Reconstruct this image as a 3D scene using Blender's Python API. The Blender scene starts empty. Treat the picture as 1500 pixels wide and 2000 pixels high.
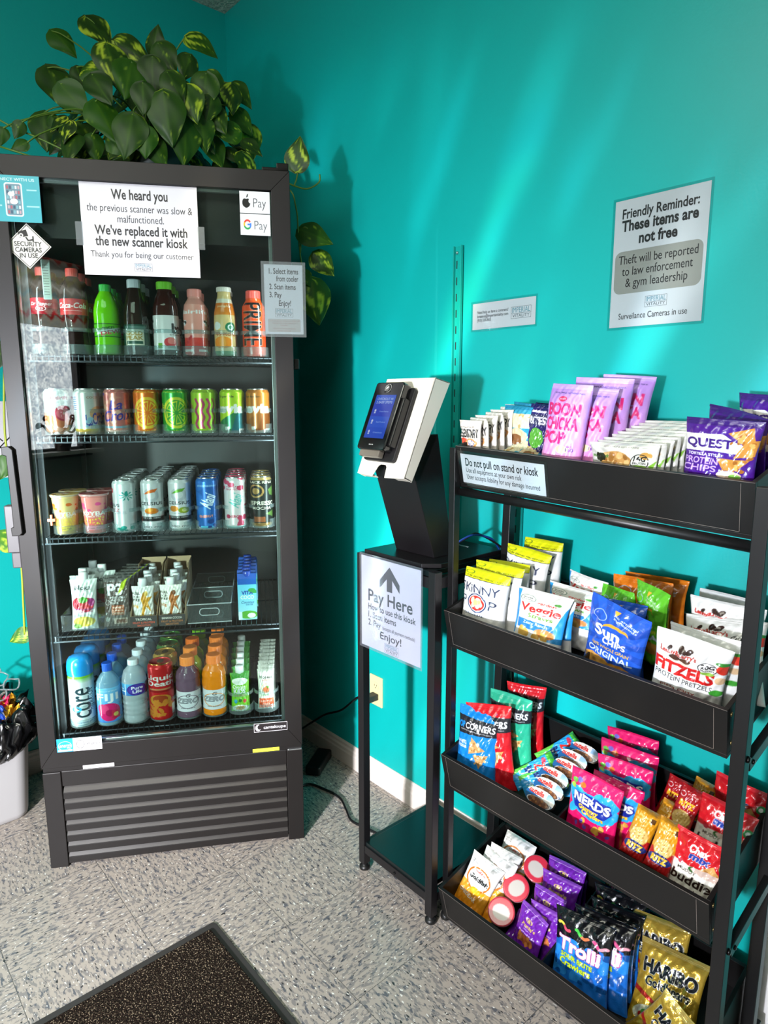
import bpy, math, random
import numpy as np
from mathutils import Vector, Matrix

random.seed(7); RNG = np.random.default_rng(7)
SC = bpy.context.scene
COL = SC.collection

# ------------------------------------------------------------------ camera
CAM = np.array([2.676, -1.5115, 1.4325])
YAW, PITCH = 0.8444, 0.1705
cd = bpy.data.cameras.new('camera'); cam = bpy.data.objects.new('camera', cd); COL.objects.link(cam)
fwd = Vector((-math.sin(YAW)*math.cos(PITCH), math.cos(YAW)*math.cos(PITCH), -math.sin(PITCH)))
rgt = fwd.cross(Vector((0, 0, 1))).normalized(); upv = rgt.cross(fwd)
cam.matrix_world = Matrix(((rgt.x, upv.x, -fwd.x, CAM[0]), (rgt.y, upv.y, -fwd.y, CAM[1]), (rgt.z, upv.z, -fwd.z, CAM[2]), (0, 0, 0, 1)))
cd.sensor_fit = 'VERTICAL'; cd.sensor_height = 24.0; cd.lens = 1297.15/2000*24.0
cd.clip_start = 0.02; cd.clip_end = 50
SC.camera = cam

# ------------------------------------------------------------------ world, exposure
SC.view_settings.view_transform = 'Standard'; SC.view_settings.look = 'None'
SC.view_settings.gamma = 1.0; SC.view_settings.use_curve_mapping = False
SC.view_settings.exposure = -0.05
SC.cycles.max_bounces = 8; SC.cycles.transparent_max_bounces = 24; SC.cycles.caustics_reflective = False
SC.cycles.caustics_refractive = False; SC.cycles.sample_clamp_indirect = 4.0
SC.cycles.use_denoising = True
W = bpy.data.worlds.new('world'); SC.world = W; W.use_nodes = True
W.node_tree.nodes['Background'].inputs[0].default_value = (0.75, 0.85, 1.0, 1)
W.node_tree.nodes['Background'].inputs[1].default_value = 0.9

# ------------------------------------------------------------------ room lights
ROOM_X, ROOM_Y, CEIL = 4.6, -3.7, 2.97
def area_light(name, loc, target, sx, sy, power, color=(1, 1, 1), spread=math.pi):
    l = bpy.data.lights.new(name, 'AREA'); l.shape = 'RECTANGLE'; l.size = sx; l.size_y = sy
    l.energy = power; l.color = color; l.spread = spread
    o = bpy.data.objects.new(name, l); COL.objects.link(o); o.location = loc
    o.rotation_euler = (Vector(target)-Vector(loc)).to_track_quat('-Z', 'Y').to_euler()
    return o
area_light('ceiling_fill', (1.95, -2.0, 2.9), (1.75, -1.5, 0), 1.6, 1.5, 58, (1.0, 1.0, 0.86))  # added ambient fill lamp below the ceiling, no real fixture there
def beam(name, loc, target, power, radius, size, blend, color=(1, 1, 1), streak=None):
    l = bpy.data.lights.new(name, 'SPOT'); l.energy = power; l.shadow_soft_size = radius
    l.spot_size = math.radians(size); l.spot_blend = blend; l.color = color
    o = bpy.data.objects.new(name, l); COL.objects.link(o); o.location = loc
    o.rotation_euler = (Vector(target)-Vector(loc)).to_track_quat('-Z', 'Y').to_euler()
    if streak: streak(l)
    return o
STREAK_U, STREAK_V = 1.7, 0.6
def streak_nodes(l):
    """light refracted by the ribbed window film: long soft streaks tinted at their ends"""
    l.use_nodes = True; nt = l.node_tree; N = nt.nodes; L = nt.links
    em = N['Emission']; tc = N.new('ShaderNodeTexCoord'); sep = N.new('ShaderNodeSeparateXYZ'); L.new(tc.outputs['Normal'], sep.inputs[0])
    def m(op, a, b=None, c=None):
        n = N.new('ShaderNodeMath'); n.operation = op
        for i, v in enumerate((a, b, c)):
            if v is None: continue
            if isinstance(v, (int, float)): n.inputs[i].default_value = v
            else: L.new(v, n.inputs[i])
        return n.outputs[0]
    x = m('DIVIDE', sep.outputs[0], m('ABSOLUTE', sep.outputs[2])); y = m('DIVIDE', sep.outputs[1], m('ABSOLUTE', sep.outputs[2]))
    u = m('SUBTRACT', x, m('MULTIPLY', y, 0.42))
    cb = N.new('ShaderNodeCombineXYZ'); L.new(m('MULTIPLY', m('ADD', u, STREAK_U), 21.0), cb.inputs[0]); L.new(m('MULTIPLY', m('ADD', y, STREAK_V), 3.4), cb.inputs[1])
    nz = N.new('ShaderNodeTexNoise'); nz.inputs['Scale'].default_value = 1.0; nz.inputs['Detail'].default_value = 2.5; L.new(cb.outputs[0], nz.inputs['Vector'])
    r = N.new('ShaderNodeMapRange'); r.inputs[1].default_value = 0.50; r.inputs[2].default_value = 0.78; L.new(nz.outputs['Fac'], r.inputs[0])
    cb2 = N.new('ShaderNodeCombineXYZ'); L.new(m('MULTIPLY', u, 9.0), cb2.inputs[0]); L.new(m('MULTIPLY', y, 7.0), cb2.inputs[1]); cb2.inputs[2].default_value = 3.3
    nz2 = N.new('ShaderNodeTexNoise'); nz2.inputs['Scale'].default_value = 1.0; L.new(cb2.outputs[0], nz2.inputs['Vector'])
    cr = N.new('ShaderNodeValToRGB'); e = cr.color_ramp.elements
    e[0].position = .36; e[0].color = (1, 1, 1, 1); e[1].position = .48; e[1].color = (.35, .75, 1, 1)
    for p, c in ((.56, (1, 1, .9, 1)), (.64, (1, .85, .45, 1))):
        k = e.new(p); k.color = c
    L.new(nz2.outputs['Fac'], cr.inputs[0]); L.new(cr.outputs[0], em.inputs['Color']); L.new(r.outputs[0], em.inputs['Strength'])
WIN_L = (2.62, -3.35, 1.28)
beam('window_sunbeam', WIN_L, (0.95, -.40, 0.42), 680, 0.085, 74, 1.0, (0.94, 0.96, 1.06))
beam('cooler_fill_beam', WIN_L, (0.72, -0.80, 0.60), 620, 0.085, 40, 1.0, (1.0, 0.98, 0.97))  # added second spot from the same point, brightens cooler and lower left
beam('film_streaks', WIN_L, (1.15, 0, 1.15), 1500, 0.03, 44, 1.0, (1, 1, 1), streak_nodes)

# ------------------------------------------------------------------ object bookkeeping
def link(o, parent=None):
    COL.objects.link(o)
    if parent is not None: o.parent = parent
    return o
def tag(o, label, cat, group=None):
    o['label'] = label; o['category'] = cat
    if group: o['group'] = group
    return o
def thing(name, label, cat, loc=(0, 0, 0), rot=None, group=None):
    o = bpy.data.objects.new(name, None); o.empty_display_size = .05; COL.objects.link(o)
    o.location = loc
    if rot is not None: set_rot(o, rot)
    return tag(o, label, cat, group)
def set_rot(o, rot):
    if isinstance(rot, Matrix): o.rotation_euler = rot.to_euler()
    elif isinstance(rot, (int, float)): o.rotation_euler = (0, 0, rot)
    else: o.rotation_euler = rot
def copy_thing(r, loc, rot=None, label=None, group=None, scale=None):
    c = r.copy(); COL.objects.link(c); c.location = loc
    if rot is not None: set_rot(c, rot)
    if label: c['label'] = label
    if group: c['group'] = group
    if scale: c.scale = scale
    for ch in list(r.children):
        d = ch.copy(); COL.objects.link(d); d.parent = c
        for g in list(ch.children):
            e = g.copy(); COL.objects.link(e); e.parent = d
    return c

# ------------------------------------------------------------------ colour and materials
def hexc(h):
    if not isinstance(h, str): return np.array(h, float)
    h = h.lstrip('#')
    if len(h) == 3: h = ''.join(c*2 for c in h)
    return np.array([int(h[i:i+2], 16)/255 for i in (0, 2, 4)])
def lin(c):
    c = hexc(c); return tuple(np.where(c <= .04045, c/12.92, ((c+.055)/1.055)**2.4))
MATS = {}
def pset(b, **k):
    for n, v in k.items():
        b.inputs[n.replace('_', ' ')].default_value = v
def mat(name, color='888888', rough=.5, metal=0.0, coat=0.0, spec=.5, bump=None, emit=None, es=0, vary=0.0, vscale=30):
    if name in MATS: return MATS[name]
    m = bpy.data.materials.new(name); m.use_nodes = True; nt = m.node_tree; b = nt.nodes['Principled BSDF']
    c = lin(color)
    b.inputs['Base Color'].default_value = (*c, 1); b.inputs['Roughness'].default_value = rough
    b.inputs['Metallic'].default_value = metal; b.inputs['Coat Weight'].default_value = coat; b.inputs['Coat Roughness'].default_value = .08
    b.inputs['Specular IOR Level'].default_value = spec
    if emit: b.inputs['Emission Color'].default_value = (*lin(emit), 1); b.inputs['Emission Strength'].default_value = es
    if vary or bump:
        tc = nt.nodes.new('ShaderNodeTexCoord'); nz = nt.nodes.new('ShaderNodeTexNoise'); nz.inputs['Scale'].default_value = vscale; nz.inputs['Detail'].default_value = 4
        nt.links.new(tc.outputs['Object'], nz.inputs['Vector'])
        if vary:
            r = nt.nodes.new('ShaderNodeMapRange'); r.inputs[3].default_value = 1-vary; r.inputs[4].default_value = 1+vary
            nt.links.new(nz.outputs['Fac'], r.inputs[0]); mx = nt.nodes.new('ShaderNodeVectorMath'); mx.operation = 'SCALE'
            mx.inputs[0].default_value = c; nt.links.new(r.outputs[0], mx.inputs['Scale']); nt.links.new(mx.outputs[0], b.inputs['Base Color'])
        if bump:
            bp = nt.nodes.new('ShaderNodeBump'); bp.inputs['Strength'].default_value = bump; bp.inputs['Distance'].default_value = .002
            nt.links.new(nz.outputs['Fac'], bp.inputs['Height']); nt.links.new(bp.outputs[0], b.inputs['Normal'])
    MATS[name] = m; return m
def printmat(name, rough=.35, metal=0.0, coat=0.0, bump=0.0, bscale=60, trans=0.0):
    """surface whose printed design is carried by the mesh's colour attribute"""
    if name in MATS: return MATS[name]
    m = bpy.data.materials.new(name); m.use_nodes = True; nt = m.node_tree; b = nt.nodes['Principled BSDF']
    a = nt.nodes.new('ShaderNodeVertexColor'); a.layer_name = 'Print'; nt.links.new(a.outputs[0], b.inputs['Base Color'])
    pset(b, Roughness=rough, Metallic=metal, Coat_Weight=coat, Coat_Roughness=.06)
    if bump:
        tc = nt.nodes.new('ShaderNodeTexCoord'); nz = nt.nodes.new('ShaderNodeTexNoise'); nz.inputs['Scale'].default_value = bscale; nz.inputs['Detail'].default_value = 3
        nz.inputs['Distortion'].default_value = 1.2
        nt.links.new(tc.outputs['Object'], nz.inputs['Vector']); bp = nt.nodes.new('ShaderNodeBump'); bp.inputs['Strength'].default_value = bump; bp.inputs['Distance'].default_value = .004
        nt.links.new(nz.outputs['Fac'], bp.inputs['Height']); nt.links.new(bp.outputs[0], b.inputs['Normal'])
    if trans:
        out = nt.nodes['Material Output']; t = nt.nodes.new('ShaderNodeBsdfTransparent'); mx = nt.nodes.new('ShaderNodeMixShader'); mx.inputs[0].default_value = trans
        nt.links.new(a.outputs[0], t.inputs[0])
        nt.links.new(b.outputs[0], mx.inputs[1]); nt.links.new(t.outputs[0], mx.inputs[2]); nt.links.new(mx.outputs[0], out.inputs[0])
    MATS[name] = m; return m
def clear(name, tint='ffffff', gloss_rough=.03, body=0.0, bodycol='ffffff', ior=1.45, refl=1.0):
    """thin clear sheet: see-through with fresnel reflection, optional milky body"""
    if name in MATS: return MATS[name]
    m = bpy.data.materials.new(name); m.use_nodes = True; nt = m.node_tree; nt.nodes.remove(nt.nodes['Principled BSDF']); out = nt.nodes['Material Output']
    t = nt.nodes.new('ShaderNodeBsdfTransparent'); t.inputs[0].default_value = (*lin(tint), 1)
    g = nt.nodes.new('ShaderNodeBsdfGlossy'); g.inputs['Roughness'].default_value = gloss_rough; g.inputs['Color'].default_value = (refl, refl, refl, 1)
    f = nt.nodes.new('ShaderNodeFresnel'); 
    ge = nt.nodes.new('ShaderNodeNewGeometry'); mr = nt.nodes.new('ShaderNodeMapRange'); mr.inputs[3].default_value = ior; mr.inputs[4].default_value = 1/ior
    nt.links.new(ge.outputs['Backfacing'], mr.inputs[0]); nt.links.new(mr.outputs[0], f.inputs[0])
    base = t
    if body:
        d = nt.nodes.new('ShaderNodeBsdfDiffuse'); d.inputs[0].default_value = (*lin(bodycol), 1)
        mx = nt.nodes.new('ShaderNodeMixShader'); mx.inputs[0].default_value = body
        nt.links.new(t.outputs[0], mx.inputs[1]); nt.links.new(d.outputs[0], mx.inputs[2]); base = mx
    mx = nt.nodes.new('ShaderNodeMixShader'); nt.links.new(f.outputs[0], mx.inputs[0]); nt.links.new(base.outputs[0], mx.inputs[1]); nt.links.new(g.outputs[0], mx.inputs[2])
    nt.links.new(mx.outputs[0], out.inputs[0]); MATS[name] = m; return m

# ------------------------------------------------------------------ lettering
TXT = {}
def text_tris(s, off=0.0):
    k = (s, off)
    if k in TXT: return TXT[k]
    c = bpy.data.curves.new('t', 'FONT'); c.body = s; c.offset = off; c.resolution_u = 3
    o = bpy.data.objects.new('t', c); me = o.to_mesh()
    nv = len(me.vertices); co = np.empty(nv*3); me.vertices.foreach_get('co', co); co = co.reshape(-1, 3)[:, :2]
    nf = len(me.polygons); idx = np.empty(nf*3, int); me.polygons.foreach_get('vertices', idx)
    o.to_mesh_clear(); bpy.data.objects.remove(o); bpy.data.curves.remove(c)
    T = co[idx.reshape(-1, 3)] / 0.7     # cap height = 1
    TXT[k] = T; return T

class Art:
    """small painting surface: printed design, sampled by the vertices of a dense grid"""
    K = 1.0
    def __init__(s, W, H, bg, ratio=None):
        ratio = ratio or W/H; W, H = int(round(W*Art.K)), int(round(H*Art.K))
        s.W, s.H = W, H; s.img = np.empty((H, W, 3)); s.img[:] = hexc(bg); s.S = 3
        s.ratio = ratio or W/H
    def blend(s, m, col):
        col = hexc(col); s.img = s.img*(1-m[..., None])+col*m[..., None]; return s
    def down(s, M):
        S = s.S; return M.reshape(s.H, S, s.W, S).mean((1, 3))
    def trimask(s, T):
        S = s.S; w, h = s.W*S, s.H*S; M = np.zeros((h, w), bool)
        P = T.copy(); P[..., 0] = P[..., 0]*w; P[..., 1] = P[..., 1]*h
        for a, b, c in P:
            x0 = max(int(min(a[0], b[0], c[0])), 0); x1 = min(int(max(a[0], b[0], c[0]))+2, w)
            y0 = max(int(min(a[1], b[1], c[1])), 0); y1 = min(int(max(a[1], b[1], c[1]))+2, h)
            if x1 <= x0 or y1 <= y0: continue
            X = np.arange(x0, x1)+.5; Y = (np.arange(y0, y1)+.5)[:, None]
            e1 = (b[0]-a[0])*(Y-a[1])-(b[1]-a[1])*(X-a[0]); e2 = (c[0]-b[0])*(Y-b[1])-(c[1]-b[1])*(X-b[0]); e3 = (a[0]-c[0])*(Y-c[1])-(a[1]-c[1])*(X-c[0])
            M[y0:y1, x0:x1] |= ((e1 >= 0) & (e2 >= 0) & (e3 >= 0)) | ((e1 <= 0) & (e2 <= 0) & (e3 <= 0))
        return M
    def rect(s, x0, y0, x1, y1, col):
        S = s.S; X = (np.arange(s.W*S)+.5)/(s.W*S); Y = (np.arange(s.H*S)+.5)/(s.H*S)
        return s.blend(s.down(((X >= x0) & (X <= x1))[None, :] & ((Y >= y0) & (Y <= y1))[:, None]), col)
    def _g(s):
        S = s.S; return (np.arange(s.W*S)+.5)[None, :]/(s.W*S), (np.arange(s.H*S)+.5)[:, None]/(s.H*S)
    def ell(s, cx, cy, rx, ry, col, rot=0, ring=None):
        X, Y = s._g(); x = (X-cx)*s.ratio; y = Y-cy; c, q = math.cos(math.radians(rot)), math.sin(math.radians(rot))
        xr = (x*c+y*q)/(rx*s.ratio); yr = (-x*q+y*c)/ry; d = xr*xr+yr*yr; M = d <= 1
        if ring: M &= d >= (1-ring)**2
        return s.blend(s.down(M), col)
    def poly(s, pts, col):
        X, Y = s._g(); M = np.zeros((s.H*s.S, s.W*s.S), bool); n = len(pts)
        for i in range(n):
            (x0, y0), (x1, y1) = pts[i], pts[(i+1) % n]
            if y0 == y1: continue
            M ^= ((Y > min(y0, y1)) & (Y <= max(y0, y1))) & (X < x0+(Y-y0)*(x1-x0)/(y1-y0))
        return s.blend(s.down(M), col)
    def grad(s, y0, y1, c0, c1):
        Y = (np.arange(s.H)+.5)/s.H; t = np.clip((Y-y0)/(y1-y0), 0, 1)[:, None, None]; M = ((Y >= y0) & (Y <= y1))[:, None, None]
        s.img = np.where(M, hexc(c0)*(1-t)+hexc(c1)*t, s.img); return s
    def noise(s, x0, y0, x1, y1, col, n=40, r=.02, seed=1, ry=None):
        g = random.Random(seed)
        for _ in range(n): s.ell(g.uniform(x0, x1), g.uniform(y0, y1), r*g.uniform(.6, 1.4), (ry or r*s.ratio)*g.uniform(.6, 1.4), col, g.uniform(0, 180))
        return s
    def text(s, t, cx, y, w, h, col, dil=0, slant=0, rot=0, out=None, outd=3, off=.015, align='c', wave=None):
        T = text_tris(t, off).copy(); x0, x1 = T[..., 0].min(), T[..., 0].max()
        T[..., 0] = (T[..., 0]-x0)/(x1-x0)-.5
        A = T.copy(); A[..., 0] = T[..., 0]*w*s.ratio+slant*T[..., 1]*h; A[..., 1] = T[..., 1]*h
        if wave: A[..., 1] = A[..., 1]+wave*(1-(2*T[..., 0])**2)
        c, q = math.cos(math.radians(rot)), math.sin(math.radians(rot))
        hx = h/2; B = A.copy(); B[..., 0] = (A[..., 0]*c-(A[..., 1]-hx)*q)/s.ratio+cx; B[..., 1] = A[..., 0]*q+(A[..., 1]-hx)*c+hx+y
        M = s.trimask(B)
        def grow(M, k):
            for _ in range(k):
                N = M.copy(); N[1:] |= M[:-1]; N[:-1] |= M[1:]; N[:, 1:] |= M[:, :-1]; N[:, :-1] |= M[:, 1:]; M = N
            return M
        M = grow(M, dil)
        if out: s.blend(s.down(grow(M, outd)), out)
        return s.blend(s.down(M), col)

# ------------------------------------------------------------------ mesh builder
class MB:
    def __init__(s): s.v = []; s.f = []; s.m = []; s.c = []; s.n = 0; s.mats = []; s.smooth = []
    def mi(s, m):
        if m not in s.mats: s.mats.append(m)
        return s.mats.index(m)
    def add(s, V, F, m, col=None, smooth=False):
        V = np.asarray(V, float).reshape(-1, 3); k = s.n; s.v.append(V); s.n += len(V)
        i = s.mi(m)
        for f in F: s.f.append(tuple(int(a)+k for a in f))
        s.m += [i]*len(F); s.smooth += [smooth]*len(F)
        if col is None: C = np.ones((len(V), 3))*.8
        else: C = np.asarray(col, float); C = np.broadcast_to(C, (len(V), 3))
        s.c.append(C); return s
    def box(s, x0, x1, y0, y1, z0, z1, m, M=None, taper=None):
        V = np.array([(x, y, z) for z in (z0, z1) for y in (y0, y1) for x in (x0, x1)], float)
        if taper:
            cx, cy = (x0+x1)/2, (y0+y1)/2
            V[4:, 0] = cx+(V[4:, 0]-cx)*taper; V[4:, 1] = cy+(V[4:, 1]-cy)*taper
        if M is not None: V = xf(M, V)
        return s.add(V, [(0, 2, 3, 1), (4, 5, 7, 6), (0, 1, 5, 4), (2, 6, 7, 3), (0, 4, 6, 2), (1, 3, 7, 5)], m)
    def prism(s, pts, axis, a0, a1, m, M=None):
        """extrude polygon pts (2-D) along axis between a0 and a1"""
        n = len(pts); V = []
        for a in (a0, a1):
            for p in pts:
                q = [p[0], p[1]]; q.insert(axis, a); V.append(q)
        V = np.array(V, float)
        if M is not None: V = xf(M, V)
        F = [tuple(range(n))[::-1], tuple(range(n, 2*n))]+[(i, (i+1) % n, n+(i+1) % n, n+i) for i in range(n)]
        return s.add(V, F, m)
    def grid(s, P, m, col=None, smooth=True, wrap=False):
        H, Wd = P.shape[:2]; i = np.arange(H*Wd).reshape(H, Wd)
        if wrap: j = np.concatenate([i, i[:, :1]], 1)
        else: j = i
        F = np.stack([j[:-1, :-1], j[:-1, 1:], j[1:, 1:], j[1:, :-1]], -1).reshape(-1, 4)
        C = None if col is None else (np.asarray(col).reshape(-1, 3) if np.ndim(col) == 3 else col)
        return s.add(P.reshape(-1, 3), F.tolist(), m, C, smooth)
    def lathe(s, prof, seg, m, col=None, c=(0, 0, 0), M=None, cap=True):
        P = []
        for r, z in prof:
            P.append([(c[0]+r*math.sin(-2*math.pi*k/seg), c[1]-r*math.cos(2*math.pi*k/seg), c[2]+z) for k in range(seg)])
        P = np.array(P)[:, ::-1]
        if M is not None: P = xf(M, P.reshape(-1, 3)).reshape(P.shape)
        s.grid(P, m, col, True, True); k = s.n-len(prof)*seg; i = s.mi(m)
        if cap:
            s.f.append(tuple(range(k+seg-1, k-1, -1))); s.f.append(tuple(range(s.n-seg, s.n))); s.m += [i, i]; s.smooth += [False, False]
        return s
    def tube(s, path, r, m, seg=8, col=None):
        path = [Vector(p) for p in path]; P = []; up = Vector((0, 0, 1)); prev = None
        for i, p in enumerate(path):
            d = (path[min(i+1, len(path)-1)]-path[max(i-1, 0)]).normalized()
            if prev is None:
                a = d.cross(up) if abs(d.z) < .95 else d.cross(Vector((1, 0, 0)))
            else: a = prev-d*prev.dot(d)
            a.normalize(); prev = a; b = d.cross(a); rr = r[i] if isinstance(r, (list, tuple)) else r
            P.append([p+(a*math.cos(t)+b*math.sin(t))*rr for t in np.linspace(0, 2*math.pi, seg, endpoint=False)])
        s.grid(np.array(P), m, col, True, True); k = s.n-len(path)*seg; i = s.mi(m)
        s.f.append(tuple(range(k+seg-1, k-1, -1))); s.f.append(tuple(range(s.n-seg, s.n))); s.m += [i, i]; s.smooth += [False, False]
        return s
    def text(s, t, cx, y, w, h, m, place, off=0.0, lift=.0005, align='c', slant=0):
        """flat lettering: cap height h, baseline y, fitted to width w; place(x,y,lift)->xyz"""
        h *= 1.2; off = off*.95
        T = text_tris(t, off); x0, x1 = T[..., 0].min(), T[..., 0].max(); sc = w/(x1-x0)
        X = (T[..., 0]-x0)*sc; X = X-(w/2 if align == 'c' else (0 if align == 'l' else w)); Y = T[..., 1]*h; X = X+slant*Y
        V = place((X+cx).ravel(), (Y+y).ravel(), lift); n = len(V)
        return s.add(V, np.arange(n).reshape(-1, 3).tolist(), m)
    def build(s, name, parent=None, bev=0.0, seg=2, sub=0):
        me = bpy.data.meshes.new(name); V = np.concatenate(s.v)
        me.from_pydata(V.tolist(), [], s.f)
        for m in s.mats: me.materials.append(m)
        me.polygons.foreach_set('material_index', s.m); me.polygons.foreach_set('use_smooth', s.smooth)
        C = np.concatenate(s.c)
        if C.std() > 1e-6 or abs(C.mean()-.8) > 1e-6:
            a = me.color_attributes.new('Print', 'BYTE_COLOR', 'POINT')
            A = np.ones((len(V), 4)); A[:, :3] = np.clip(C, 0, 1)*.94; a.data.foreach_set('color_srgb', A.ravel())
        me.update(); o = bpy.data.objects.new(name, me); link(o, parent)
        if bev:
            b = o.modifiers.new('bevel', 'BEVEL'); b.width = bev; b.segments = seg; b.limit_method = 'ANGLE'; b.angle_limit = math.radians(40)
        if sub: b = o.modifiers.new('sub', 'SUBSURF'); b.levels = sub; b.render_levels = sub
        return o
def xf(M, V):
    V = np.asarray(V, float); A = np.array(M)
    if A.shape == (3, 3): return V@A.T
    return V@A[:3, :3].T+A[:3, 3]
def frame_mat(o, x, y, z):
    return Matrix(((x[0], y[0], z[0], o[0]), (x[1], y[1], z[1], o[1]), (x[2], y[2], z[2], o[2]), (0, 0, 0, 1)))
def struct(o): o['kind'] = 'structure'; return o
def rr_poly(x0, y0, x1, y1, r, n=5):
    P = []
    for cx, cy, a in ((x1-r, y0+r, -90), (x1-r, y1-r, 0), (x0+r, y1-r, 90), (x0+r, y0+r, 180)):
        for k in range(n+1):
            t = math.radians(a+90*k/n); P.append((cx+r*math.cos(t), cy+r*math.sin(t)))
    return P

# ================================================================== SETTING
def nodes(name):
    m = bpy.data.materials.new(name); m.use_nodes = True; nt = m.node_tree; MATS[name] = m
    def mm(op, a, b=None, c=None):
        n = nt.nodes.new('ShaderNodeMath'); n.operation = op
        for i, v in enumerate((a, b, c)):
            if v is None: continue
            if isinstance(v, (int, float)): n.inputs[i].default_value = v
            else: nt.links.new(v, n.inputs[i])
        return n.outputs[0]
    def mix(f, a, b):
        n = nt.nodes.new('ShaderNodeMix'); n.data_type = 'RGBA'
        for i, v in ((0, f), (6, a), (7, b)):
            if isinstance(v, (int, float)): n.inputs[i].default_value = v
            elif isinstance(v, tuple): n.inputs[i].default_value = (*v, 1)
            else: nt.links.new(v, n.inputs[i])
        return n.outputs[2]
    def comb(x, y, z=0.0):
        n = nt.nodes.new('ShaderNodeCombineXYZ')
        for i, v in enumerate((x, y, z)):
            if isinstance(v, (int, float)): n.inputs[i].default_value = v
            else: nt.links.new(v, n.inputs[i])
        return n.outputs[0]
    def noise(vec, scale, detail=2, dist=0):
        n = nt.nodes.new('ShaderNodeTexNoise'); n.inputs['Scale'].default_value = scale; n.inputs['Detail'].default_value = detail; n.inputs['Distortion'].default_value = dist
        nt.links.new(vec, n.inputs['Vector']); return n.outputs['Fac']
    def step(v, a, b):
        n = nt.nodes.new('ShaderNodeMapRange'); n.inputs[1].default_value = a; n.inputs[2].default_value = b; nt.links.new(v, n.inputs[0]); return n.outputs[0]
    return m, nt, nt.nodes['Principled BSDF'], mm, mix, comb, noise, step
def floor_material():
    m, nt, b, mm, mix, comb, noise, step = nodes('vinyl_tile')
    tc = nt.nodes.new('ShaderNodeTexCoord'); sp = nt.nodes.new('ShaderNodeSeparateXYZ'); nt.links.new(tc.outputs['Object'], sp.inputs[0])
    T = .3048; x = mm('DIVIDE', mm('SUBTRACT', sp.outputs[0], .9919-T*20), T); y = mm('DIVIDE', mm('SUBTRACT', sp.outputs[1], -.9469-T*20), T)
    ix, iy = mm('FLOOR', x), mm('FLOOR', y); fx, fy = mm('SUBTRACT', x, ix), mm('SUBTRACT', y, iy)
    par = mm('MODULO', mm('ADD', ix, iy), 2.0); inv = mm('SUBTRACT', 1.0, par)
    u = mm('ADD', mm('MULTIPLY', sp.outputs[0], par), mm('MULTIPLY', sp.outputs[1], inv)); v = mm('ADD', mm('MULTIPLY', sp.outputs[1], par), mm('MULTIPLY', sp.outputs[0], inv))
    off = mm('MULTIPLY', mm('ADD', ix, mm('MULTIPLY', iy, 7.3)), 3.17)
    def V(su, sv, o): return comb(mm('ADD', mm('MULTIPLY', u, su), off), mm('ADD', mm('MULTIPLY', v, sv), o))
    c = mix(step(noise(V(50, 120, 0), 1, 3, .3), .51, .56), lin('aa9f94'), lin('86807c'))
    c = mix(step(noise(V(44, 105, 5), 1, 2, .3), .60, .64), c, lin('5f5f64'))
    c = mix(step(noise(V(70, 180, 11), 1, 1, .2), .67, .69), c, lin('2b2a2c'))
    c = mix(step(noise(V(75, 190, 23), 1, 1, .2), .68, .70), c, lin('e4e2da'))
    e = mm('MINIMUM', mm('MINIMUM', fx, mm('SUBTRACT', 1.0, fx)), mm('MINIMUM', fy, mm('SUBTRACT', 1.0, fy)))
    seam = mm('LESS_THAN', e, .0028)
    c = mix(mm('MULTIPLY', seam, .8), c, lin('3c3b38'))
    nt.links.new(c, b.inputs['Base Color'])
    r = nt.nodes.new('ShaderNodeMapRange'); r.inputs[3].default_value = .22; r.inputs[4].default_value = .42
    nt.links.new(noise(tc.outputs['Object'], 3.0, 4), r.inputs[0]); nt.links.new(r.outputs[0], b.inputs['Roughness'])
    bp = nt.nodes.new('ShaderNodeBump'); bp.inputs['Strength'].default_value = .25; bp.inputs['Distance'].default_value = .002
    nt.links.new(mm('MULTIPLY', mm('SUBTRACT', 1.0, seam), 1.0), bp.inputs['Height']); nt.links.new(bp.outputs[0], b.inputs['Normal'])
    return m
def wall_material():
    m, nt, b, mm, mix, comb, noise, step = nodes('teal_wall_paint')
    tc = nt.nodes.new('ShaderNodeTexCoord')
    c = mix(noise(tc.outputs['Object'], 1.7, 3), lin('03a19c'), lin('05aaa7'))
    nt.links.new(c, b.inputs['Base Color']); pset(b, Roughness=.42)
    bp = nt.nodes.new('ShaderNodeBump'); bp.inputs['Strength'].default_value = .12; bp.inputs['Distance'].default_value = .002
    nt.links.new(noise(tc.outputs['Object'], 140, 3), bp.inputs['Height']); nt.links.new(bp.outputs[0], b.inputs['Normal']); return m
def ceiling_material():
    m, nt, b, mm, mix, comb, noise, step = nodes('popcorn_ceiling')
    tc = nt.nodes.new('ShaderNodeTexCoord'); n = noise(tc.outputs['Object'], 90, 3)
    nt.links.new(mix(step(n, .35, .65), lin('a5a59c'), lin('d6d4c8')), b.inputs['Base Color']); pset(b, Roughness=.95)
    bp = nt.nodes.new('ShaderNodeBump'); bp.inputs['Strength'].default_value = 1; bp.inputs['Distance'].default_value = .01
    nt.links.new(n, bp.inputs['Height']); nt.links.new(bp.outputs[0], b.inputs['Normal']); return m
WALL = wall_material()
g = MB(); g.box(-.1, ROOM_X, ROOM_Y, .1, -.1, 0, floor_material()); struct(g.build('floor'))
g = MB(); g.box(-.1, ROOM_X, ROOM_Y, .1, CEIL, CEIL+.1, ceiling_material()); struct(g.build('ceiling'))
g = MB(); g.box(-.1, ROOM_X, 0, .1, 0, CEIL, WALL); struct(g.build('wall_right'))
g = MB(); g.box(-.1, 0, ROOM_Y, 0, 0, CEIL, WALL); struct(g.build('wall_left'))
WHITE_WALL = mat('white_wall_paint', 'b9b7b0', .6)
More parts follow.
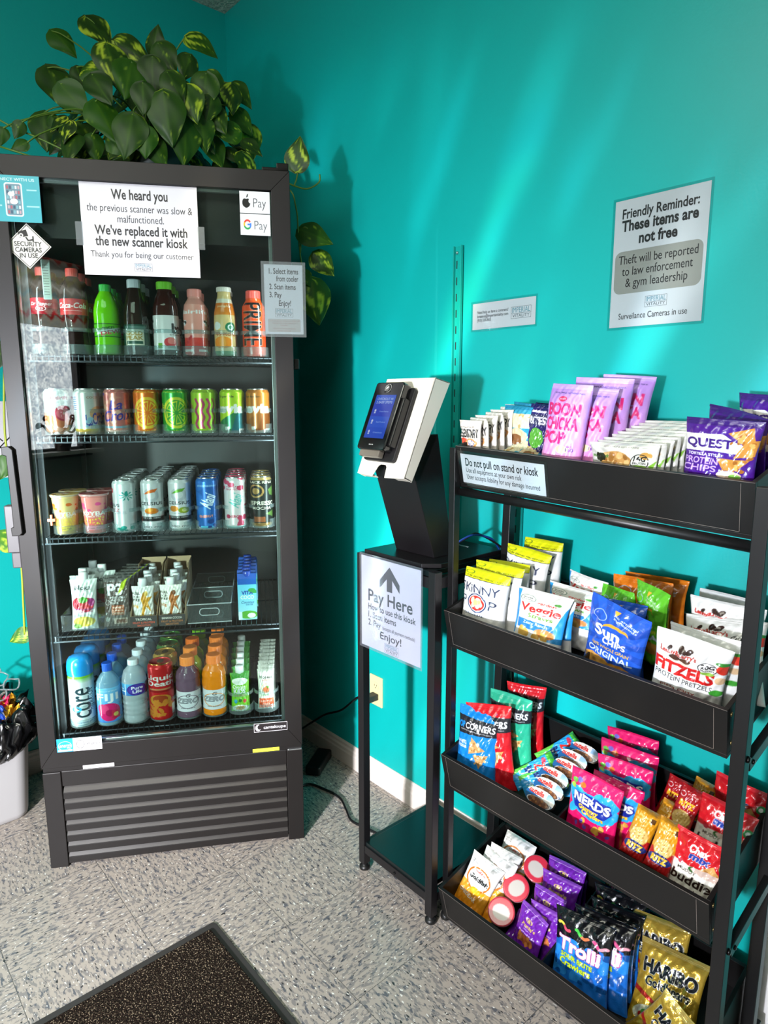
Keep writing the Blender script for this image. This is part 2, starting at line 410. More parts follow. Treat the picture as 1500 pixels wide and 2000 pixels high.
# back wall with the window opening
WX0, WX1, WZ0, WZ1 = 1.85, 3.55, 1.02, 2.42
g = MB(); y0, y1 = ROOM_Y-.1, ROOM_Y
g.box(-.1, WX0, y0, y1, 0, CEIL, WHITE_WALL); g.box(WX1, ROOM_X, y0, y1, 0, CEIL, WHITE_WALL)
g.box(WX0, WX1, y0, y1, 0, WZ0, WHITE_WALL); g.box(WX0, WX1, y0, y1, WZ1, CEIL, WHITE_WALL); struct(g.build('wall_back'))
g = MB(); g.box(ROOM_X, ROOM_X+.1, ROOM_Y, .1, 0, CEIL, WHITE_WALL); struct(g.build('wall_front'))
WOODD = mat('dark_window_wood', '2a1c16', .45, vary=.2)
g = MB()
for a in ((WX0-.06, WX0+.02, WZ0-.06, WZ1+.06), (WX1-.02, WX1+.08, WZ0-.06, WZ1+.06), (WX0, WX1, WZ1-.02, WZ1+.06), (WX0, WX1, WZ0-.06, WZ0+.02)):
    g.box(a[0], a[1], ROOM_Y-.06, ROOM_Y+.03, a[2], a[3], WOODD)
g.box(WX0-.1, WX1+.1, ROOM_Y-.02, ROOM_Y+.14, WZ0-.03, WZ0, mat('window_sill_paint', 'd8d4cc', .4))
w = struct(g.build('window_1', bev=.003))
def frosted():
    m, nt, b, mm, mix, comb, noise, step = nodes('frosted_window_film')
    tc = nt.nodes.new('ShaderNodeTexCoord'); n = noise(tc.outputs['Object'], 26, 4, 1.5)
    nt.links.new(mix(step(n, .38, .66), lin('a8b0bd'), lin('ffffff')), b.inputs['Emission Color']); b.inputs['Emission Strength'].default_value = 11
    pset(b, Base_Color=(.6, .6, .62, 1)); return m
g = MB(); g.box(WX0, WX1, ROOM_Y-.04, ROOM_Y-.03, WZ0, WZ1, frosted()); o = g.build('pane', w)
# chevron roman blind over the window, seen mirrored in the cooler door
A = Art(170, 44, 'a8a08c'); cols = ['a31f1f', '9a9a90', 'b4ab72', 'd8d2c4', '7f9a99', '8a8478']
for k in range(9):
    for i in range(17):
        x = i/17; yb = 1.06-k*.135
        A.poly([(x, yb), (x+.0294, yb-.10), (x+.0588, yb), (x+.0588, yb-.055), (x+.0294, yb-.155), (x, yb-.055)], cols[k % 6])
X, Z = np.meshgrid(np.linspace(WX0-.08, WX1+.06, 170), np.linspace(1.96, 2.46, 44)); P = np.stack([X, ROOM_Y+.10+.012*np.sin(Z*60), Z], -1)
g = MB(); bm_ = printmat('blind_fabric', .8); nt = bm_.node_tree; tl = nt.nodes.new('ShaderNodeBsdfTranslucent'); mx = nt.nodes.new('ShaderNodeMixShader'); mx.inputs[0].default_value = .92
nt.links.new(nt.nodes['Color Attribute'].outputs[0], tl.inputs[0]); nt.links.new(nt.nodes['Principled BSDF'].outputs[0], mx.inputs[1]); nt.links.new(tl.outputs[0], mx.inputs[2]); nt.links.new(mx.outputs[0], nt.nodes['Material Output'].inputs[0])
g.grid(P, bm_, A.img)
o = g.build('window_blind'); tag(o, 'chevron striped fabric blind over the frosted window behind the viewer', 'blind')

# baseboards
def skirting(L):
    return [(0, 0), (.016, 0), (.016, .052), (.0135, .058), (.013, .068), (.009, .075), (.008, .084), (.004, .09), (0, .09)]
BASEW = mat('white_baseboard_paint', 'd9cfc6', .38, vary=.05)
g = MB(); g.prism([(-a, b) for a, b in skirting(0)], 0, 0.0, 2.255, BASEW); struct(g.build('baseboard_right', bev=.001))
g = MB(); g.prism([(a, b) for a, b in skirting(0)], 1, -3.6, -.016, BASEW); struct(g.build('baseboard_left', bev=.001))
g = MB()
for a, b, c in ((0, .07, .018), (.006, .064, .022)): g.box(2.262+a, 2.262+b, -c, 0, 0, 2.1, mat('white_door_casing', 'e6e4e2', .35))
struct(g.build('trim_1', bev=.002))

# slotted shelf standards screwed to the right wall and painted over
SLOT = mat('slot_shadow_gap', '0b2224', .8)
STDM = mat('teal_painted_metal', '0b9c93', .35)
def standard(x, z0, z1):
    g = MB(); w = .016
    g.box(x-w, x+w, -.004, 0, z0, z1, STDM); g.box(x-w, x-w+.003, -.013, 0, z0, z1, STDM); g.box(x+w-.003, x+w, -.013, 0, z0, z1, STDM)
    z = z1-.04
    while z > z0+.02:
        g.box(x-.0095, x-.0055, -.0047, -.0035, z-.022, z, SLOT); z -= .046
    return g
for k, (x, z0, z1, lab) in enumerate(((1.307, .14, 1.865, 'teal painted slotted shelf standard on the wall behind the payment kiosk'),
                                     (1.548, .14, 1.60, 'teal painted slotted shelf standard behind the left end of the snack rack'))):
    if k == 1: z1 = 1.30
    o = standard(x, z0, z1).build('wall_track', bev=.0008); tag(o, lab, 'shelf track')
    g = MB(); g.lathe([(0.0001, .0045), (.003, .004), (.0045, .002), (.005, 0)], 12, mat('screw_metal', '7fb0ab', .3, .8), M=Matrix.Translation((x-.007, 0, z1-.018)) @ Matrix.Rotation(math.pi/2, 4, 'X') @ Matrix.Translation((0, 0, .004)))
    s_ = g.build('screw', o)

# floor mat
def mat_carpet():
    m, nt, b, mm, mix, comb, noise, step = nodes('brown_fleck_carpet')
    tc = nt.nodes.new('ShaderNodeTexCoord')
    n1, n2 = noise(tc.outputs['Object'], 330, 2), noise(tc.outputs['Object'], 260, 1, .3)
    c = mix(step(n1, .45, .52), lin('17110e'), lin('2c211a')); c = mix(step(n2, .60, .64), c, lin('8d7b66'))
    nt.links.new(c, b.inputs['Base Color']); pset(b, Roughness=1.0, Specular_IOR_Level=.1)
    bp = nt.nodes.new('ShaderNodeBump'); bp.inputs['Strength'].default_value = 1; bp.inputs['Distance'].default_value = .008
    nt.links.new(n1, bp.inputs['Height']); nt.links.new(bp.outputs[0], b.inputs['Normal']); return m
mt = thing('floor_mat', 'dark brown flecked entrance mat with black rubber edge on the vinyl floor', 'mat', (1.152, -.786, 0))
g = MB(); g.prism(rr_poly(0, -1.5, .9, 0, .012), 2, 0, .004, mat('black_rubber', '33302e', .6)); g.build('rubber_edge', mt, bev=.0015)
g = MB(); g.prism(rr_poly(.024, -1.476, .876, -.024, .008), 2, .003, .011, mat_carpet()); g.build('carpet_pile', mt, bev=.003)

# ------------------------------------------------------------------ signs
PAPER = mat('white_paper', 'd3d1d7', .5)
LAM = clear('laminate_film', 'f4f8f8', .12, .0, ior=1.5)
INK = mat('black_ink', '131216', .45); INKG = mat('grey_ink', '2c2b30', .5); INKT = mat('teal_ink', '4f8496', .5); PANELG = mat('grey_panel_ink', '9d9892', .5)
TAPE = clear('clear_tape', 'e6eaec', .25, .12, 'c8d0d4')
def sign(name, label, o, x, z, nrm, w, h, lam=.008, tape=None):
    """flat paper sheet: origin bottom-left, x right, z up, facing nrm"""
    M = frame_mat(o, x, tuple(-n for n in nrm), z)
    t = thing(name, label, 'sign', (0, 0, 0)); t.matrix_world = M; t.location = M.to_translation(); t.rotation_euler = M.to_euler()
    g = MB(); g.box(0, w, -.0006, 0, 0, h, PAPER)
    pl = lambda X, Y, l: np.stack([X, np.full_like(X, -.0006-l), Y], -1)
    return t, g, pl
def logo(g, pl, cx, y, w, lift=.0003):
    h = w*.47; e = w*.012
    def bar(x0, x1, y0, y1, m):
        g.add(pl(np.array([x0, x1, x1, x0]), np.array([y0, y0, y1, y1]), lift), [(0, 1, 2, 3)], m)
    x0, x1 = cx-w/2, cx+w/2
    bar(x0, x1, y, y+e, INKG); bar(x0, x1, y+h-e, y+h, INKG); bar(x0, x0+e, y, y+h, INKG); bar(x1-e, x1, y, y+h, INKG); bar(x0, x1, y+h*.42, y+h*.42+e, INKG)
    g.text('IMPERIAL', cx, y+h*.50, w*.9, h*.37, INKT, pl, 0, lift); g.text('VITALITY', cx, y+h*.11, w*.86, h*.22, INKG, pl, 0, lift)
XR, YR, ZR = (1, 0, 0), (0, -1, 0), (0, 0, 1)
# friendly reminder
t, g, pl = sign('reminder_sign', 'large laminated sign reading Friendly Reminder on the teal wall', (1.797, -.0008, 1.598), XR, ZR, YR, .219, .286)
B = .022
g.text('Friendly Reminder:', .108, .245, .178, .0175, INK, pl, B); g.text('These items are', .108, .217, .178, .0195, INK, pl, B+.012); g.text('not free', .108, .186, .090, .0195, INK, pl, B+.012)
P = rr_poly(.006, .076, .212, .172, .016, 6); g.add([(a, -.0008, b) for a, b in P], [tuple(range(len(P)))], PANELG)
for s_, y, w in (('Theft will be reported', .143, .186), ('to law enforcement', .117, .166), ('& gym leadership', .091, .146)): g.text(s_, .109, y, w, .0165, INK, pl, 0, .0008)
logo(g, pl, .113, .041, .052); g.text('Surveilance Cameras in use', .105, .018, .164, .0115, INK, pl, .004)
g.build('sheet', t); g = MB(); g.box(-.006, .225, -.0014, -.001, -.006, .292, LAM); g.build('laminate', t)
# contact card
t, g, pl = sign('contact_card', 'small laminated contact card with two column text on the teal wall', (1.362, -.0008, 1.625), XR, ZR, YR, .218, .072)
for s_, y, w in (('Need help or have a comment?', .043, .11), ('breanna@imperialvitality.com', .032, .11), ('(910) 518-9665', .021, .05)): g.text(s_, .018, y, w, .0068, INK, pl, .008, .0005, 'l')
logo(g, pl, .171, .020, .066); g.build('sheet', t); g = MB(); g.box(-.006, .224, -.0014, -.001, -.006, .078, LAM); g.build('laminate', t)
# do not pull sign: on the top tray (placed with the rack)

# wall poster behind the cooler, left wall
t, g, pl = sign('wall_poster', 'white paper with black line drawing on the left wall beside the cooler handle', (.0008, -1.35, 1.15), (0, 1, 0), ZR, (1, 0, 0), .45, .27)
for a in ((.30, .12, .44, .10), (.33, .20, .40, .13), (.36, .08, .43, .15), (.28, .06, .38, .05)):
    d = np.array([a[2]-a[0], a[3]-a[1]]); n_ = np.array([-d[1], d[0]])/np.hypot(*d)*.002; p, q = np.array(a[:2]), np.array(a[2:])
    Q = np.array([p-n_, q-n_, q+n_, p+n_]); g.add(pl(Q[:, 0], Q[:, 1], .0004), [(0, 1, 2, 3)], INK)
g.build('sheet', t)

# ------------------------------------------------------------------ outlet, plug, cords
t = thing('wall_outlet', 'ivory duplex outlet plate low on the wall behind the kiosk stand', 'outlet', (.935, 0, .367))
IV = mat('ivory_plastic', 'd9cd9c', .35)
g = MB(); g.prism(rr_poly(-.035, -.058, .035, .058, .004), 1, -.005, 0, IV); g.build('cover_plate', t, bev=.0015)
for z in (.02, -.02):
    g = MB(); g.prism([(.0165*math.cos(a), z+.0145*math.sin(a)) for a in np.linspace(0, 2*math.pi, 24, endpoint=False)], 1, -.0068, -.0045, IV)
    for dx in (-.006, .006): g.box(dx-.001, dx+.001, -.0072, -.0066, z-.001, z+.006, INK)
    g.box(-.002, .002, -.0072, -.0066, z-.009, z-.005, INK); g.build('socket', t, bev=.0005)
CORD = mat('black_cord_rubber', '0f0f10', .4)
def bez(pts, n=8):
    P = [Vector(p) for p in pts]; out = []
    for i in range(len(P)-1):
        a, b, c, d = P[max(i-1, 0)], P[i], P[i+1], P[min(i+2, len(P)-1)]
        for k in range(n):
            t = k/n; out.append(.5*((2*b)+(c-a)*t+(2*a-5*b+4*c-d)*t*t+(3*b-3*c+d-a)*t**3))
    return out+[P[-1]]
PCORD = MB(); PCORD.tube(bez([(.905, -.045, .345), (.85, -.03, .315), (.76, -.03, .235), (.66, -.03, .18), (.60, -.04, .135), (.55, -.07, .09), (.52, -.12, .05), (.50, -.16, .03)]), .0042, CORD)
PCORD.prism(rr_poly(.919, .335, .951, .359, .004), 1, -.052, -.008, mat('plug_rubber', '2a2724', .45))
t = thing('extension_cord', 'black flat cord lying on the floor from the cooler to the kiosk stand', 'cord', (0, 0, 0))
g = MB(); g.tube(bez([(.80, -.30, .006), (.78, -.215, .006), (.85, -.185, .006), (.93, -.175, .006), (1.0, -.20, .006), (1.06, -.225, .006), (1.12, -.215, .006), (1.2, -.20, .006), (1.3, -.19, .006), (1.36, -.10, .006)]), .0045, CORD); g.build('cable', t)
g = MB(); g.prism(rr_poly(-.03, -.075, .03, .075, .01), 2, 0, .035, CORD, Matrix.Translation((.70, -.10, .0005)) @ Matrix.Rotation(.6, 4, 'Z'))
tag(g.build('power_adapter', bev=.006), 'black power adapter block on the floor behind the cooler', 'power adapter')

# ================================================================== COOLER
TH = math.radians(59.11); CU = np.array([math.cos(TH), math.sin(TH), 0]); CN = np.array([CU[1], -CU[0], 0]); CA = np.array([.6237, -1.0624, 0])
CW, CD, CH = .778, .68, 2.05
def cpos(s, d, z): return tuple(CA+CU*s-CN*d+np.array([0, 0, z]))
cooler = thing('beverage_cooler', 'tall black glass-door drinks cooler full of bottles and cans in the corner', 'cooler', tuple(CA), TH)
# local frame: x along the front, y = depth (into the cooler), z up
BLK = mat('black_powder_steel', '14100f', .48, spec=.35, vary=.25, vscale=9, bump=.05)
BLK2 = mat('black_inner_liner', '070808', .4)
GLASS = clear('door_glass', 'dfe9e6', .0, ior=1.52)
g = MB(); b0 = .025
g.box(.0, .028, .045, CD, .345, CH, BLK); g.box(CW-.028, CW, .045, CD, .345, CH, BLK); g.box(.028, CW-.028, .045, CD, CH-.03, CH, BLK)
g.box(.028, CW-.028, CD-.03, CD, .345, CH-.03, BLK); g.box(.028, CW-.028, .045, CD-.03, .345, .375, BLK)
g.build('cabinet', cooler, bev=.003)
g = MB()
g.box(.029, .036, .05, CD-.031, .376, CH-.031, BLK2); g.box(CW-.036, CW-.029, .05, CD-.031, .376, CH-.031, BLK2)
g.box(.037, CW-.037, CD-.037, CD-.031, .376, CH-.031, BLK2)
g.box(.037, CW-.037, .05, CD-.038, 1.86, CH-.031, BLK2)
for x in (.045, CW-.045):
    for y in (.10, CD-.10): g.box(x-.008, x+.008, y-.006, y+.006, .38, 1.85, mat('dark_rail_metal', '3a3d3f', .3, .8))
g.build('liner', cooler)
# base
o = PCORD.build('power_cord', cooler); o.matrix_parent_inverse = (Matrix.Translation(Vector(CA)) @ Matrix.Rotation(TH, 4, 'Z')).inverted()
g = MB(); g.box(0, CW, .02, CD, .012, .316, BLK); g.box(0, .052, 0, .02, .0, .318, BLK); g.box(CW-.05, CW, 0, .02, .0, .318, BLK); g.box(.052, CW-.05, .004, .02, .318-.05, .318, BLK)
g.build('base', cooler, bev=.002)
LOUV = mat('black_louver_steel', '2c2825', .33, vary=.3, vscale=14)
g = MB(); n = 7; z1 = .272
for k in range(n):
    zt = z1-.008-k*(z1-.02)/n; 
    g.prism([(.001, zt-.016), (.0025, zt-.016), (.024, zt+.012), (.0225, zt+.012)], 0, .054, CW-.052, LOUV)
    g.box(.054, CW-.052, .0, .0025, zt-.036, zt-.015, BLK)  # slat faces darker than the slopes, their shading put into the colour
g.build('grille', cooler, bev=.0006)
g = MB(); g.box(.002, CW-.002, .006, .02, .3165, .3355, BLK); g.build('ledge_strip', cooler)
for nm_, a_, b_, c_ in (('yellow_label', .622, .705, 'e6e23a'), ('white_label', .115, .205, 'dcd6d8')): g = MB(); g.box(a_, b_, .0035, .0055, .3195, .333, mat(nm_, c_, .5)); g.build(nm_, cooler)
# door
g = MB(); fw, fb = .052, .048; zd0, zd1 = .336, CH
for pts in ([(0, zd0), (CW, zd0), (CW-fw, zd0+fb+.02), (fw-.005, zd0+fb+.02)], [(0, zd1), (fw-.005, zd1-.052), (CW-fw, zd1-.052), (CW, zd1)],
            [(0, zd0), (fw-.005, zd0+fb+.02), (fw-.005, zd1-.052), (0, zd1)], [(CW, zd0), (CW, zd1), (CW-fw, zd1-.052), (CW-fw, zd0+fb+.02)]):
    g.prism([(x, z) for x, z in pts], 1, -.006, .040, BLK)
door = g.build('door', cooler, bev=.0012)
g = MB(); gx0, gx1, gz0, gz1 = fw-.012, CW-fw+.006, zd0+fb+.012, zd1-.045
g.box(gx0, gx1, .006, .010, gz0, gz1, GLASS); g.build('door_glass', door)
g = MB(); ALU = mat('brushed_spacer_metal', 'aab0b0', .3, .9)
for a in ((gx0+.004, gx0+.012, gz0, gz1), (gx1-.016, gx1-.006, gz0, gz1), (gx0, gx1, gz0+.002, gz0+.012), (gx0, gx1, gz1-.014, gz1-.006)): g.box(a[0], a[1], .014, .026, a[2], a[3], ALU)
g.build('glass_spacer', door, bev=.001)
g = MB()
for zc, s_ in ((1.18, 1),):
    P = [(-.018, 1.300), (.000, 1.302), (.010, 1.292), (.016, 1.06), (.008, 1.052), (-.012, 1.052), (-.013, 1.075), (-.006, 1.078), (-.008, 1.275), (-.018, 1.278)]
    g.prism(P, 1, -.022, -.0062, BLK)
g.build('handle', door, bev=.002)
g = MB(); g.box(-.034, -.001, .0, .03, 1.0, 1.135, mat('grey_lock_box', '4a474b', .4)); g.box(-.026, -.001, .002, .026, .955, 1.0, mat('grey_lock_box')); g.build('lock_housing', door, bev=.003)
g = MB(); g.box(CW+.0005, CW+.018, .02, .05, 1.515, 1.545, mat('black_plastic', '101010', .35)); g.build('side_bumper', cooler, bev=.003)
g = MB(); g.box(CW-.075, CW-.002, .0, .045, CH+.0005, CH+.01, mat('hinge_steel', '1a1918', .3, .6)); g.box(CW-.035, CW-.002, .0, .03, CH+.0005, CH+.022, mat('hinge_steel')); g.build('top_hinge', cooler, bev=.002)
g = MB(); g.box(CW-.046, CW-.002, -.002, .03, .3185, .3215, mat('hinge_chrome', 'cfd2d4', .2, .9)); g.build('bottom_hinge', cooler, bev=.001)
def sticker(name, s0, s1, z0, z1, ops, base, label=None, y=-.0002, parent=door, res=1500):
    w, h = s1-s0, z1-z0; A = Art(max(8, int(w*res)), max(8, int(h*res)), base, w/h); ops(A)
    H, Wd = A.img.shape[:2]; X, Z = np.meshgrid(np.linspace(s0, s1, Wd), np.linspace(z0, z1, H)); g = MB()
    g.grid(np.stack([X, np.full_like(X, y), Z], -1), printmat('sticker_vinyl', .3), A.img, smooth=False)
    g.box(s0, s1, y+.0001, y+.0004, z0, z1, PAPER); o = g.build(name, parent)
    if label: o['label'] = label
    return o
def ap(A):
    A.text('Pay', .66, .28, .42, .42, '4a4a50', off=-.01)
    A.ell(.22, .44, .10, .2, '111111'); A.ell(.17, .47, .08, .19, '111111'); A.ell(.27, .47, .08, .19, '111111'); A.ell(.345, .55, .05, .1, 'f2f2f4'); A.poly([(.22, .7), (.25, .84), (.29, .88), (.27, .74)], '111111')
def gp(A):
    A.text('Pay', .68, .28, .42, .42, '5a5d62', off=-.01)
    for a0, a1, c in ((-45, 20, '4285f4'), (200, 315, '34a853'), (150, 200, 'fbbc05'), (35, 150, 'ea4335')):
        n_ = 10; P = [(.24+.13*math.cos(math.radians(a))/A.ratio*2.0*.55*A.ratio/1.1, .5+.24*math.sin(math.radians(a))) for a in np.linspace(a0, a1, n_)]
        Q = [(.24+.085*math.cos(math.radians(a))/A.ratio*2.0*.55*A.ratio/1.1, .5+.15*math.sin(math.radians(a))) for a in np.linspace(a1, a0, n_)]; A.poly(P+Q, c)
    A.rect(.24, .46, .37, .54, '4285f4')
sticker('payment_sticker', .640, .722, 1.937, 1.994, ap, 'f2f2f4', 'white phone payment sticker with black fruit mark'); sticker('payment_sticker', .640, .722, 1.879, 1.935, gp, 'f2f2f4', 'white phone payment sticker with four colour letter')
def es(A):
    A.rect(0, 0, .36, 1, '2aa3dc'); A.text('energy', .18, .35, .26, .3, 'd4f0ff', slant=.3); A.ell(.18, .45, .15, .35, 'd4f0ff', ring=.08); A.rect(.02, .05, .34, .18, 'd4f0ff')
    A.ell(.52, .5, .09, .32, '333333', ring=.12); A.text('refrigerant', .80, .42, .32, .18, '444444')
sticker('energy_sticker', .050, .177, .386, .428, es, 'f0eef2', 'blue and white energy sticker at the lower left of the glass', y=-.0066)
def ca(A):
    A.rect(0, 0, 1, 1, 'd8d0d4'); A.rect(.015, .06, .985, .94, '2b2526'); A.ell(.13, .5, .085, .36, 'e8e2e6'); A.ell(.17, .55, .06, .26, '2b2526'); A.text('cantaloupe', .62, .34, .66, .34, 'ece6ea', off=.01)
sticker('badge', .628, .732, .393, .422, ca, '2b2526', 'small black badge reading cantaloupe', y=-.0066)
def co(A):
    A.text('CONNECT WITH US', .5, .88, .82, .06, 'd8f2f4', off=.02); p = rr_poly(.36, .12, .68, .84, .05); A.poly(p, 'e9f4f6'); A.poly(rr_poly(.385, .15, .655, .81, .03), '6b8fa0')
    for i in range(6):
        for j in range(5): A.rect(.40+j*.05, .18+i*.105, .435+j*.05, .25+i*.105, ['b85f6e', 'd9e4e8', '3d5a74', 'c9a9b4', '7fb6c4'][(i*3+j*2) % 5])
    A.ell(.52, .44, .07, .06, 'ffffff'); A.ell(.48, .60, .06, .05, 'ffffff'); A.rect(.05, .33, .30, .36, 'a8dde2'); A.rect(.74, .33, .97, .36, 'a8dde2'); A.rect(.08, .68, .26, .71, 'a8dde2'); A.rect(.76, .68, .94, .71, 'a8dde2')
sticker('social_sticker', -.004, .130, 1.885, 1.999, co, '3fb3c1', 'turquoise sticker reading Connect with us', y=-.0065)
# diamond security sticker
A = Art(130, 130, 'f1efe6', 1); 
g = MB(); cx, cz, R_ = .087, 1.828, .058
def se(A):
    pass
A = Art(150, 150, 'f1efe6', 1)
A.poly([(.5, .965), (.965, .5), (.5, .035), (.035, .5)], '222222'); A.poly([(.5, .945), (.945, .5), (.5, .055), (.055, .5)], 'f1efe6')
A.text('SECURITY', .5, .50, .58, .10, '1b1b1b', off=.02); A.text('CAMERAS', .5, .375, .56, .10, '1b1b1b', off=.02); A.text('IN USE', .5, .25, .38, .10, '1b1b1b', off=.02)
A.poly([(.30, .80), (.48, .86), (.52, .72), (.34, .68)], '1b1b1b'); A.ell(.37, .73, .045, .045, 'f1efe6'); A.ell(.37, .73, .02, .02, '1b1b1b'); A.poly([(.48, .70), (.52, .64), (.60, .66), (.60, .62), (.50, .61), (.45, .69)], '1b1b1b'); A.rect(.60, .60, .63, .72, '1b1b1b')
H = 150; U_, V_ = np.meshgrid(np.linspace(-1, 1, H), np.linspace(-1, 1, H)); keep = (abs(U_)+abs(V_)) <= 1.0
P = np.stack([cx+U_*R_, np.full_like(U_, -.0004+.006), cz+V_*R_], -1); P[..., 1] = .0054
i = np.arange(H*H).reshape(H, H); F = np.stack([i[:-1, :-1], i[:-1, 1:], i[1:, 1:], i[1:, :-1]], -1); k = (keep[:-1, :-1] & keep[:-1, 1:] & keep[1:, 1:] & keep[1:, :-1]); 
g.add(P.reshape(-1, 3), F[k].tolist(), printmat('sticker_vinyl'), A.img.reshape(-1, 3)); o = g.build('security_sticker', door); o['label'] = 'white diamond sticker reading Security cameras in use'
# shelves
SHELF_Z = [1.553, 1.325, 1.030, .728, .415]
WIRE = mat('dark_shelf_wire', '30363a', .3, .7)
for z in SHELF_Z:
    g = MB(); x0, x1, ya, yb = .048, CW-.048, .062, CD-.09
    for y in (ya, yb): g.tube([(x0, y, z-.006), (x1, y, z-.006)], .0032, WIRE, 6)
    g.tube([(x0, ya-.004, z-.020), (x1, ya-.004, z-.020)], .0032, WIRE, 6); g.tube([(x0, (ya+yb)/2, z-.008), (x1, (ya+yb)/2, z-.008)], .0028, WIRE, 6)
    for k in range(44):
        x = x0+.006+(x1-x0-.012)*k/43; g.add([(x-.0012, ya-.006, z-.022), (x+.0012, ya-.006, z-.022), (x+.0012, ya-.006, z-.002), (x-.0012, ya-.006, z-.002), (x-.0012, ya, z-.0005), (x+.0012, ya, z-.0005), (x+.0012, yb, z-.0005), (x-.0012, yb, z-.0005)],
              [(0, 1, 2, 3), (3, 2, 5, 4), (4, 5, 6, 7)], WIRE)
    g.build('wire_shelf', cooler)
# signs taped to the glass
def cooler_sign(name, label, s0, z0, w, h, y=.0052):
    t = thing(name, label, 'sign', cpos(s0, y, z0), TH); g = MB(); g.box(0, w, -.0006, 0, 0, h, PAPER)
    return t, g, (lambda X, Y, l: np.stack([X, np.full_like(X, -.0006-l), Y], -1))
t, g, pl = cooler_sign('notice_sign', 'white paper notice reading We heard you taped to the top of the cooler glass', .224, 1.761, .302, .236)
for s_, y, w, h, b_, mt_ in (('We heard you', .196, .145, .021, .02, INK), ('the previous scanner was slow &', .164, .272, .016, -.004, INKG), ('malfunctioned.', .137, .12, .016, -.004, INKG), ("We've replaced it with", .105, .24, .020, .02, INK), ('the new scanner kiosk', .077, .24, .020, .02, INK), ('Thank you for being our customer', .047, .268, .0135, -.002, INKG)):
    g.text(s_, .152, y, w, h, mt_, pl, b_)
logo(g, pl, .152, .012, .046); g.build('sheet', t)
for a in (-.016, .300): g = MB(); g.box(a, a+.018, -.0009, -.0007, .075, .135, TAPE); g.build('tape_strip', t)
t, g, pl = cooler_sign('instruction_sign', 'laminated instruction card listing three steps taped at the right edge of the cooler door', .700, 1.612, .108, .190, y=-.0075)
for s_, x, y, w in (('1. Select items', .014, .165, .082), ('from cooler', .034, .145, .062), ('2. Scan items', .014, .123, .074), ('3. Pay', .014, .101, .034), ('Enjoy!', .040, .078, .034)): g.text(s_, x, y, w, .0125, INK, pl, .016, .0005, 'l')
logo(g, pl, .054, .047, .05); P = rr_poly(.008, .006, .100, .042, .004); g.add([(a, -.0008, b) for a, b in P], [tuple(range(len(P)))], mat('pale_brown_ink', 'b8aca8', .5))
for k, w in enumerate((.084, .07, .02, .066, .04)): g.text(('see contact card on side of', 'cooler for any items or', 'issues', 'This is a refreshing bar', 'all day')[k], .054, .035-k*.006-(.003 if k > 2 else 0), w, .0028, mat('brown_ink', '8b7d7a', .5), pl, 0, .001)
g.build('sheet', t); g = MB(); g.box(-.008, .116, -.0014, -.001, -.008, .198, clear('glossy_laminate', 'e9efef', .05, .10, 'd8dcdc')); g.build('laminate', t)
# thermometer inside glass
t = thing('thermometer', 'slim white thermometer strip hanging inside the cooler glass at upper left', 'thermometer', cpos(.112, .055, 1.70), TH)
g = MB(); g.box(-.011, .011, -.003, .003, 0, .105, mat('white_thermometer', 'd9efe8', .4)); g.build('casing', t, bev=.002)
g = MB()
for k in range(12): g.box(-.007, .007, -.0036, -.0031, .012+k*.007, .013+k*.007, INKG)
g.build('scale_marks', t)
l = bpy.data.lights.new('cooler_led', 'AREA'); l.shape = 'RECTANGLE'; l.size = .012; l.size_y = 1.4; l.energy = 3.6; l.color = (.85, .95, 1)
for s_, rz in ((.05, -.55), (CW-.05, .55)):
    o = bpy.data.objects.new('cooler_led', l); link(o); o.location = cpos(s_, .05, 1.1); d = Vector(cpos(.39, .40, 1.1))-Vector(o.location); o.rotation_euler = d.to_track_quat('-Z', 'Y').to_euler()
g = MB()
for x in (.040, CW-.048): g.box(x, x+.008, .03, .04, .45, 1.95, mat('led_cover', 'e9f2f4', .3, emit='dff2ff', es=.6))
g.build('led_strip', cooler)

# ================================================================== KIOSK STAND AND KIOSK
RAILM = mat('black_table_steel', '171517', .35, .1, bump=.03)
TOPM = mat('black_wood_shelf', '1b1716', .35, vary=.3, vscale=20, coat=.15)
st = thing('kiosk_stand', 'narrow black metal side table under the payment kiosk', 'table', (1.25, -.348, 0))
W_, D_, H_ = .31, .315, 1.0
for x in (0, W_-.025):
    for y in (0, D_-.025):
        g = MB(); g.box(x, x+.025, y, y+.025, .022, H_, RAILM); o = g.build('leg', st, bev=.0015)
        g = MB(); g.lathe([(.011, 0), (.0165, .002), (.0165, .009), (.013, .013), (.010, .0135), (.010, .022)], 20, mat('black_foot_plastic', '121212', .4), c=(x+.0125, y+.0125, 0)); g.build('foot', o)
for nm, z in (('lower_shelf', .085), ('top_shelf', .985)):
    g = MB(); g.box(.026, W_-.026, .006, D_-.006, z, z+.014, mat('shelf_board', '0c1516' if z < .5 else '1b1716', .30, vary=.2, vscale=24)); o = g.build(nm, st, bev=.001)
for z0, z1 in ((.062, .087), (.955, .984)):
    g = MB()
    for y in (.002, D_-.022): g.box(.025, W_-.025, y, y+.02, z0, z1, RAILM)
    for x in (.002, W_-.022): g.box(x, x+.02, .025, D_-.025, z0, z1, RAILM)
    g.build('rail_frame', st, bev=.001)
g = MB(); g.lathe([(.0001, .003), (.003, .0028), (.004, 0)], 10, mat('bolt_head', '0a0a0a', .3, .5), M=Matrix.Translation((.16, .0018, .074)) @ Matrix.Rotation(math.pi/2, 4, 'X')); g.build('bolt', st)
